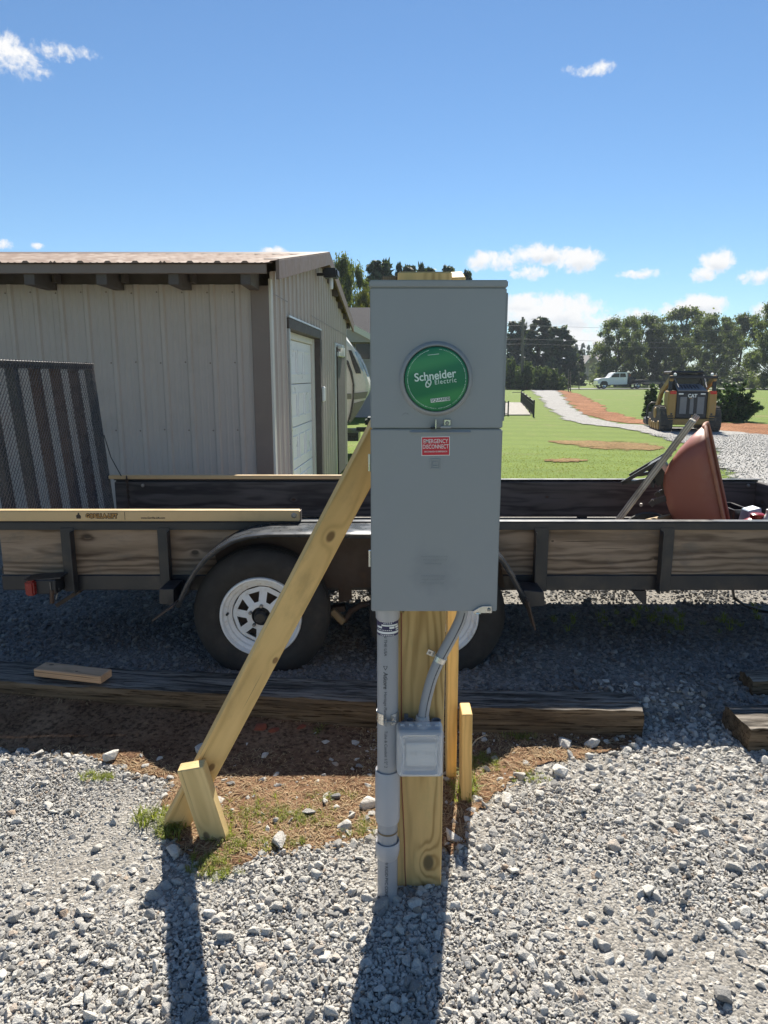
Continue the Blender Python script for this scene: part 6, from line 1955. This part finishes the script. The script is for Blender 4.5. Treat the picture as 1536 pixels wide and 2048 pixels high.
# ring of tiny print along the edge, too small to read: short dashes
mb = MB(); rr = .0725
for a0, a1, step in ((100, 262, 2.6), (-62, 78, 2.9), (-88, -66, 2.4), (268, 275, 2.4)):
    a = a0
    while a < a1:
        w_ = random.uniform(.6, 1.7); an = R(a)
        p0 = [FM @ Vector((rr_ * math.cos(R(q)), rr_ * math.sin(R(q)), .0009)) for q, rr_ in ((a, rr - .0008), (a + w_, rr - .0008), (a + w_, rr + .0008), (a, rr + .0008))]
        mb.add(p0, [(0, 1, 2, 3)]); a += step * random.uniform(.7, 1.2)
for k in range(11):
    x = -.016 + k * .0026
    mb.add([FM @ Vector(q) for q in ((x, .0595, .0003), (x + .0017, .0595, .0003), (x + .0017, .0612, .0003), (x, .0612, .0003))], [(0, 1, 2, 3)])
mb.build('fine_print', M_PRINTG, upper, fixn=False)
# seal hasp with its screw under the cover
a, b = bp(887, 838), bp(901, 852)
hp = MB().box((a.x, BY - .006, b.z), (b.x, BY - .001, a.z)).build('seal_plate', M_ZINC, upper, bevel=.002)
q = bp(894, 846); MB().lathe([(.0, -.009), (.0035, -.009), (.0052, -.0065), (.0052, -.005)], (q.x, BY, q.z), (0, 1, 0), 16, False, False).build('screw', M_BOLT, hp, smooth=30)
a, b = bp(880, 851), bp(902, 857); MB().box((a.x, BY - .012, b.z + .001), (b.x, BY - .0005, a.z)).build('hasp_ledge', M_BOXE, upper, bevel=.0015)
a, b = bp(869.5, 838), bp(871.5, 857); MB().box((a.x, BY - .022, b.z + .0015), (b.x, BY - .0005, a.z)).build('hasp_tab', M_ZINC, upper, bevel=.0005)
a, b = bp(861, 854), bp(872, 857); MB().box((a.x, BY - .020, b.z + .0005), (b.x - .003, BY - .0005, a.z)).build('hasp_slot', M_BLACK, upper)
# pressed lip across the door, logo boss, raised lettering blocks, knock-out arc
a, b = bp(820, 860), bp(941, 866)
MB().hexa([(a.x, BY - .0035, b.z), (b.x, BY - .0035, b.z), (b.x, BY - .0025, b.z), (a.x, BY - .0025, b.z),
           (a.x, BY - .0085, b.z + .0015), (b.x, BY - .0085, b.z + .0015), (b.x, BY - .0028, a.z), (a.x, BY - .0028, a.z)]).build('pull_lip', M_BOX, lower, bevel=.001)
def frame_boss(px0, py0, px1, py1, wpx, name):
    mb = MB()
    for (p0, q0, p1, q1) in ((px0, py0, px1, py0 + wpx), (px0, py1 - wpx, px1, py1), (px0, py0 + wpx, px0 + wpx, py1 - wpx), (px1 - wpx, py0 + wpx, px1, py1 - wpx)):
        a, b = bp(p0, q0), bp(p1, q1); mb.box((a.x, BY - .0046, b.z), (b.x, BY - .0029, a.z))
    mb.build(name, M_BOX, lower, bevel=.0005)
frame_boss(860, 917, 881, 938, 2.5, 'logo_boss'); frame_boss(865, 922, 876, 933, 2.2, 'logo_boss')
mb = MB()
for r0, cnt in (((842, 1112), 11), ((846, 1119), 10), ((850, 1126), 7), ((842, 1151), 10), ((844, 1158), 9), ((840, 1165), 10)):
    for k in range(cnt):
        a = bp(r0[0] + k * 5, r0[1]); b = bp(r0[0] + k * 5 + random.uniform(2, 4), r0[1] + 4)
        mb.box((a.x, BY - .0037, b.z), (b.x, BY - .0029, a.z))
mb.build('raised_marking', M_BOX, lower)
for an0 in (0,):
    q = bp(811, 833); pts = [Vector((q.x + .0085 * math.cos(t), BY - .0002, q.z + .0085 * math.sin(t))) for t in np.linspace(.3, 3.0, 12)]
    MB().tube(pts, .0007, 5).build('knockout_arc', M_BOX, upper)
q = bp(798, 861); MB().lathe([(.0, -.0045), (.0014, -.004), (.0016, -.003)], (q.x, BY, q.z), (0, 1, 0), 8, False, False).build('rivet', M_BOLT, lower)
# red warning label
a, b = bp(843, 873), bp(899, 911)
rl = R(.8)
SM = frame_at(((a.x + b.x) / 2, BY - .0033, (a.z + b.z) / 2), roll=rl)
w2, h2_ = (b.x - a.x) / 2, (a.z - b.z) / 2
MB().prism([SM @ Vector(q) for q in ((-w2, -h2_, 0), (w2, -h2_, 0), (w2, h2_, 0), (-w2, h2_, 0))], (0, .0002, 0)).build('label_border', M_PRINT, lower)
sl = MB().prism([SM @ Vector((sx * (w2 - .0016), sy * (h2_ - .0016), .0003)) for sx, sy in ((-1, -1), (1, -1), (1, 1), (-1, 1))], (0, .0002, 0)).build('warning_label', M_REDST, lower)
for body, size, y in (('EMERGENCY', .0150, .0123), ('DISCONNECT', .0150, -.0016), ('DESCONEXIÓN DE EMERGENCIA', .0054, -.0141)):
    text_mesh('lettering', body, size, M_PRINT, SM @ Matrix.Translation((0, y, .0006)), lower, .0001, .00006 if size > .01 else .00005, xscale=.74 if body[0] == 'E' else .70 if size > .01 else .74, spacing=1.0)
# latch at the lower right corner
pts = [bp(*q) for q in ((944, 1221), (957, 1213), (965, 1210), (982, 1210), (983, 1224), (968, 1224), (960, 1224), (950, 1227))]
lt = MB().prism([q + Vector((0, -.009, 0)) for q in pts], (0, .004, 0)).build('latch', M_ZINC, lower, bevel=.001)
q = bp(977, 1217); MB().lathe([(.0, -.014), (.0035, -.0135), (.0048, -.011), (.005, -.009)], (q.x, BY, q.z), (0, 1, 0), 14, False, False).build('screw', M_BOLT, lt, smooth=30)
MB().lathe([(.009, -.0015), (.009, .0015)], bp(955, 1226) + Vector((0, -.003, 0)), (0, .3, 1), 16).build('latch_eye', M_ZINC, lt, smooth=30)

# ------------------------------------------------------------------ conduit
M_PVC = paint('grey_pvc', (.335, .34, .36), .42, var=.035, scale=3, dirt=(.40, .38, .35), dirt_amt=.2, bump=.006)
M_PVC2 = paint('grey_pvc_fitting', (.40, .405, .43), .36, var=.03, scale=3, bump=.006)
M_NAVY = paint('navy_label', (.025, .022, .085), .45, var=.1, bump=0)
M_FADE = paint('grey_print', (.075, .075, .085), .6, var=.1, bump=0)
CX, CY, CR = .0105, 1.872, .0302
cd = thing('conduit', 'grey plastic conduit pipe rising from the gravel beside the post', 'conduit', (CX, CY, -.05))
pz = lambda py: P(777, py, Y=CY - CR).z
zz = dict(top=zb_ - .001, hub=pz(1243), c0=pz(1548), c1=pz(1652), b0=pz(1692), b1=pz(1716))
MB().lathe([(CR, zz['c0'] - .03), (CR, zz['hub'])], (CX, CY, 0), (0, 0, 1), 40).build('upper_pipe', M_PVC, cd, smooth=40)
MB().lathe([(CR + .001, zz['hub'] - .002), (CR + .0035, zz['hub'] + .002), (CR + .0045, zz['top'] - .008), (CR + .006, zz['top'] - .004), (CR + .006, zz['top'])], (CX, CY, 0), (0, 0, 1), 40).build('pipe_hub', M_PVC2, cd, smooth=40)
MB().lathe([(CR + .0005, zz['c0'] - .004), (CR + .0045, zz['c0']), (CR + .0062, zz['c0'] - .003), (CR + .0062, zz['c1'] + .01), (CR + .0045, zz['c1']), (CR + .0005, zz['c1'] - .001)], (CX, CY, 0), (0, 0, 1), 40, False, False).build('expansion_sleeve', M_PVC2, cd, smooth=40)
MB().lathe([(CR - .0005, zz['b1']), (CR - .0005, zz['c1'] + .005)], (CX, CY, 0), (0, 0, 1), 40).build('inner_pipe', M_PVC, cd, smooth=40)
MB().lathe([(CR + .0005, zz['b0'] - .004), (CR + .0045, zz['b0']), (CR + .0062, zz['b0'] - .003), (CR + .0062, zz['b1'] + .008), (CR + .002, zz['b1'] - .012), (CR, zz['b1'] - .016)], (CX, CY, 0), (0, 0, 1), 40, False, False).build('lower_collar', M_PVC2, cd, smooth=40)
MB().lathe([(CR, -.05), (CR, zz['b1'] - .002)], (CX, CY, 0), (0, 0, 1), 40).build('lower_pipe', M_PVC, cd, smooth=40)
MB().lathe([(CR + .0003, -.003), (CR + .0003, .003)], (CX, CY, pz(1672)), (0, 0, 1), 40, False, False).build('cut_mark', M_ENDD, cd)
def wrap_at(cz, xo=0.0, rr=CR + .0005):
    """print running down the pipe: text x goes down, text y goes round"""
    def f(q):
        an = xo + q.y / rr
        return Vector((CX + rr * math.sin(an), CY - rr * math.cos(an), cz - q.x))
    return f
def pipe_text(body, size, py, side=.10, bold=0.0, sp=1.0):
    return text_mesh('lettering', body, size, M_FADE, Matrix.Identity(4), cd, 0.00005, bold, 'LEFT', sp, wrap=wrap_at(pz(py), side))
pipe_text('IN THE USA', .0125, 1268, -.22)
tri = [(.0, -.006), (.011, .0), (.0, .006)]
f_ = wrap_at(pz(1333), -.22)
mb = MB()
for a, b in ((0, 1), (1, 2), (2, 0)):
    A, B = Vector((*tri[a], 0)), Vector((*tri[b], 0)); n_ = Vector((-(B - A).y, (B - A).x, 0)).normalized() * .0009
    mb.add([f_(A - n_), f_(B - n_), f_(B + n_), f_(A + n_)], [(0, 1, 2, 3)])
mb.build('logo_emblem', M_FADE, cd, fixn=False)
pipe_text('Atkore', .0175, 1345, -.22, .0003)
pipe_text('Heritage Plastics', .0125, 1384, -.22)
pipe_text('Tube & Conduit 1/2" 2', .0125, 1462, -.18)
pipe_text('W RIGID PVC CONDUIT', .0135, 1722, -.12, .0001)
# sticker round the pipe
def cylpatch(name, py0, py1, a0, a1, mat, rr, parent):
    rows = []
    for z_ in (pz(py0), pz(py1)):
        rows.append([Vector((CX + rr * math.sin(a), CY - rr * math.cos(a), z_)) for a in np.linspace(a0, a1, 14)])
    return MB().strip(rows).build(name, mat, parent, fixn=False)
st = cylpatch('label', 1241, 1273, -1.5, 1.35, M_NAVY, CR + .0004, cd)
for py0, py1, a0, a1 in ((1250, 1253, -.6, 1.1), (1254, 1258, -1.2, -.55), (1254, 1258, .15, .65), (1254, 1258, .75, 1.2), (1259.5, 1262, .8, 1.2), (1264, 1268.5, -1.3, 1.25)):
    cylpatch('label_field', py0, py1, a0, a1, M_PRINT, CR + .0007, st)
mb = MB()
for py, a0, n_ in ((1244, -.9, 9), (1247, -.4, 5), (1260.5, -1.1, 9), (1270.5, -.7, 8)):
    for k in range(n_):
        a = a0 + k * .17
        q0, q1 = pz(py), pz(py + 1.3)
        rr = CR + .0007
        mb.add([(CX + rr * math.sin(a), CY - rr * math.cos(a), q1), (CX + rr * math.sin(a + .11), CY - rr * math.cos(a + .11), q1), (CX + rr * math.sin(a + .11), CY - rr * math.cos(a + .11), q0), (CX + rr * math.sin(a), CY - rr * math.cos(a), q0)], [(0, 1, 2, 3)])
mb.build('fine_print', M_PRINT, st, fixn=False)
# strap clamp
ps = thing('pipe_strap', 'zinc two-piece strap clamping the conduit to the post', 'pipe clamp', (CX, CY, pz(1440)))
z0, z1 = pz(1451), pz(1430)
for a0, a1 in ((.32, 2.6), (-2.6, -.38)):
    rows = [[Vector((CX + (CR + rr) * math.sin(a), CY - (CR + rr) * math.cos(a), z_)) for a in np.linspace(a0, a1, 20)] for rr, z_ in ((.0005, z0), (.0022, z0), (.0022, z1), (.0005, z1), (.0005, z0))]
    MB().strip(rows).build('strap_half', M_ZINC, ps, smooth=40)
a, b = P(771, 1432, Y=CY - CR), P(785, 1450, Y=CY - CR)
MB().box((a.x, CY - CR - .012, z0 + .003), (a.x + .0025, CY - CR - .0005, z1 - .004)).build('strap_ear', M_ZINC, ps)
MB().box((b.x, CY - CR - .012, z0 + .003), (b.x + .0025, CY - CR - .0005, z1 - .004)).build('strap_ear', M_ZINC, ps)
MB().tube([(a.x - .006, CY - CR - .007, (z0 + z1) / 2 - .001), (b.x + .007, CY - CR - .007, (z0 + z1) / 2 - .001)], .0028, 8).build('bolt', M_BOLT, ps)

# flexible conduit and outlet
FXY = 1.875
fx = thing('flexible_conduit', 'grey flexible conduit curving from the cabinet to the outlet box', 'conduit', P(924, 1226, Y=FXY))
key = [(927, 1214), (921, 1238), (910, 1262), (895, 1290), (880, 1318), (866, 1350), (857, 1380), (850, 1410), (845, 1444)]
def spline(kp, n):
    out = []
    for i in range(len(kp) - 1):
        p0, p1, p2, p3 = kp[max(i - 1, 0)], kp[i], kp[i + 1], kp[min(i + 2, len(kp) - 1)]
        for k in range(n):
            t = k / n
            out.append(.5 * ((2 * p1) + (p2 - p0) * t + (2 * p0 - 5 * p1 + 4 * p2 - p3) * t * t + (3 * p1 - p0 - 3 * p2 + p3) * t ** 3))
    return out + [kp[-1]]
path = spline([P(*q, Y=FXY) for q in key], 7)
MB().tube(path, .0158, 20).build('hose', M_PVC, fx, smooth=60)
mb = MB()      # worn line of print along the hose
for i in range(3, len(path) - 4):
    d = (path[i + 1] - path[i]).normalized(); sd = Vector((d.z, 0, -d.x))
    for k in range(2):
        q = path[i].lerp(path[i + 1], .1 + .5 * k); an = -.25
        c = q + sd * (.0161 * math.sin(an)) + Vector((0, -.0161 * math.cos(an), 0)); h_ = random.uniform(.0012, .0022)
        mb.add([c - sd * .0014 - d * h_, c + sd * .0014 - d * h_, c + sd * .0014 + d * h_, c - sd * .0014 + d * h_], [(0, 1, 2, 3)])
mb.build('fine_print', M_FADE, fx, fixn=False)
q = P(845, 1444, Y=FXY)
MB().lathe([(.017, .022), (.0195, .018), (.0205, .004), (.0215, -.002), (.0215, -.010), (.018, -.012), (.018, -.022)], q, (0, 0, 1), 24).build('connector', M_PVC, fx, smooth=35)
hs_ = thing('hose_strap', 'small zinc strap holding the flexible conduit on the post', 'pipe clamp', P(880, 1318, Y=FXY))
i0 = min(range(len(path)), key=lambda i: (path[i] - P(880, 1316, Y=FXY)).length)
d = (path[i0 + 1] - path[i0 - 1]).normalized(); sd = Vector((d.z, 0, -d.x)).normalized()
if sd.x > 0: sd = -sd
rows = []
for rr, o_ in ((.0162, -.008), (.0180, -.008), (.0180, .008), (.0162, .008)):
    rows.append([path[i0] + d * o_ + sd * rr * math.sin(a) + Vector((0, -rr * math.cos(a), 0)) for a in np.linspace(-1.6, 1.6, 16)])
MB().strip(rows).build('strap_band', M_ZINC, hs_, smooth=40)
tabc = path[i0] + sd * .0165 + Vector((0, .017, 0))
MB().bar(tabc + Vector((0, 0, 0)), tabc + sd * .022, .0165, .002, d).build('strap_tab', M_ZINC, hs_, bevel=.0006)
MB().lathe([(.0, -.003), (.0032, -.003), (.0045, -.001)], tabc + sd * .014, (0, 1, 0), 10, False, False).build('screw', M_BOLT, hs_)

OYB = PY0 - .001
ob = thing('outlet_box', 'weatherproof outlet box with frosted clear bubble cover on the post', 'outlet box', P(845, 1510, Y=1.88))
def op(px, py, Y): return P(px, py, Y=Y)
a, b = op(803, 1455, 1.86), op(880, 1548, 1.86)
M_BOXG = paint('outlet_box_grey', (.20, .205, .225), .5, var=.05)
MB().box((a.x, 1.862, b.z), (b.x, OYB, a.z)).build('back_box', M_BOXG, ob, bevel=.005, seg=2)
for px in (819, 872):
    q = op(px, 1455, 1.888); MB().lathe([(.0145, -.004), (.0145, .009), (.011, .009), (.011, .002)], (q.x, 1.888, a.z), (0, 0, 1), 20, True, True).build('hub_port', M_BOXG, ob, smooth=35)
q = op(812, 1446, 1.9); MB().box((q.x - .005, 1.905, a.z + .0005), (q.x + .006, OYB, a.z + .016)).build('mounting_lug', M_BOXG, ob)
a, b = op(797, 1463, 1.85), op(886, 1555, 1.85)
MB().box((a.x, 1.852, b.z), (b.x, 1.8615, a.z)).build('cover_base', M_PVC2, ob, bevel=.004, seg=2)
M_OUT = paint('pale_receptacle', (.72, .71, .68), .35, var=.03)
a2, b2 = op(812, 1484, 1.85), op(872, 1530, 1.85)
rc = MB().box((a2.x, 1.842, b2.z), (b2.x, 1.8515, a2.z)).build('receptacle', M_OUT, ob, bevel=.003)
for px in (828, 856):
    for dx_ in (-4, 4):
        q = op(px + dx_, 1507, 1.842); MB().box((q.x - .0008, 1.8405, q.z - .005), (q.x + .0008, 1.8418, q.z + .005)).build('socket_slot', M_BLACK, rc)
# bubble cover: frosted polycarbonate
def mat_frost():
    m_, t, b, out = new_mat('frosted_polycarbonate')
    b.inputs['Base Color'].default_value = (.80, .80, .80, 1); b.inputs['Roughness'].default_value = .22
    b.inputs['Specular IOR Level'].default_value = .6
    tr = t.new('ShaderNodeBsdfTransparent'); tr.inputs[0].default_value = (.92, .94, .97, 1)
    fr = t.new('ShaderNodeLayerWeight'); fr.inputs[0].default_value = .35
    mx = t.new('ShaderNodeMixShader'); t.put(mx.inputs[0], t.smooth(fr.outputs['Facing'], 0, .9, .34, .80))
    t.l.new(tr.outputs[0], mx.inputs[1]); t.l.new(b.outputs[0], mx.inputs[2]); t.l.new(mx.outputs[0], out.inputs[0])
    return m_
M_FROST = mat_frost()
x0, x1 = op(793.5, 1500, 1.80).x, op(887, 1500, 1.80).x
z0, z1 = op(845, 1558, 1.80).z, op(845, 1461, 1.80).z
def rrect(x0, x1, z0, z1, r_, y, n=6, pinch=0.0):
    pts = []
    for cx, cz, a0 in ((x1 - r_, z1 - r_, 0), (x0 + r_, z1 - r_, 90), (x0 + r_, z0 + r_, 180), (x1 - r_, z0 + r_, 270)):
        for k in range(n + 1):
            an = R(a0 + 90 * k / n); pts.append(Vector((cx + r_ * math.cos(an), y, cz + r_ * math.sin(an))))
    return pts
loops = [rrect(x0, x1, z0, z1, .012, 1.851), rrect(x0, x1, z0, z1, .012, 1.835), rrect(x0 + .002, x1 - .002, z0 + .002, z1 - .002, .012, 1.815), rrect(x0 + .006, x1 - .006, z0 + .006, z1 - .006, .011, 1.803),
         rrect(x0 + .014, x1 - .014, z0 + .014, z1 - .014, .010, 1.799), rrect(x0 + .018, x1 - .018, z0 + .017, z1 - .020, .012, 1.806), rrect(x0 + .022, x1 - .022, z0 + .020, z1 - .024, .012, 1.809)]
mb = MB().strip([l + [l[0]] for l in loops])
o0 = len(mb.v); mb.add(loops[-1], [tuple(range(len(loops[-1])))])
mb.build('bubble_cover', M_FROST, ob, smooth=50)
for s_ in (-1, 1):
    xm = (x0 + x1) / 2; e = x0 if s_ < 0 else x1
    pts = [Vector((e - s_ * (.011 + .009 * (1 - (2 * t - 1) ** 2)), 1.7995, z0 + .010 + (z1 - z0 - .026) * t)) for t in np.linspace(0, 1, 14)]
    MB().tube(pts, .0018, 6).build('cover_rib', M_FROST, ob, smooth=60)
MB().tube([Vector((x0 + .014 + (x1 - x0 - .028) * t, 1.8065 - .003 * math.sin(math.pi * t), z1 - .026 + .0025 * math.sin(math.pi * t))) for t in np.linspace(0, 1, 12)], .0012, 6).build('cover_rib', M_FROST, ob)
for k in range(5):
    x = x0 + .016 + k * (x1 - x0 - .032) / 4
    MB().lathe([(.0035, -.006), (.0035, .006)], (x, 1.83, z1 + .001), (1, 0, 0), 10).build('hinge_knuckle', M_FROST, ob, smooth=30)
mb = MB()
for k in range(7):
    x = (x0 + x1) / 2 - .018 + k * .0052
    mb.box((x, 1.8078, z0 + .022), (x + .0035, 1.8092, z0 + .0275))
mb.build('moulded_marking', M_FROST, ob)

# pale twig by the short stake
tw = [P(943, 1493, h=.01), P(952, 1480, h=.035), P(962, 1474, h=.055), P(970, 1470, h=.06), P(976, 1471, h=.055)]
tag(MB().tube(tw, [.003, .0028, .0022, .0018, .0012], 6).build('twig', paint('pale_twig', (.45, .38, .28), .8), None, smooth=60), 'pale bent twig sticking up right of the short upright stake', 'twig')


# ------------------------------------------------------------------ thin summer haze over the fields
hz, t, b, out = new_mat('summer_haze')
t.n.remove(b)
pv = t.new('ShaderNodeVolumePrincipled')
pv.inputs['Color'].default_value = (.80, .88, 1.0, 1)
pv.inputs['Density'].default_value = 0.00048
pv.inputs['Anisotropy'].default_value = 0.0
t.l.new(pv.outputs[0], out.inputs['Volume'])
hb = MB().box((-960, -100, -2.0), (960, 1250, 20)).build('haze', hz)
tag(hb, 'thin summer haze over the fields', None, kind='stuff')
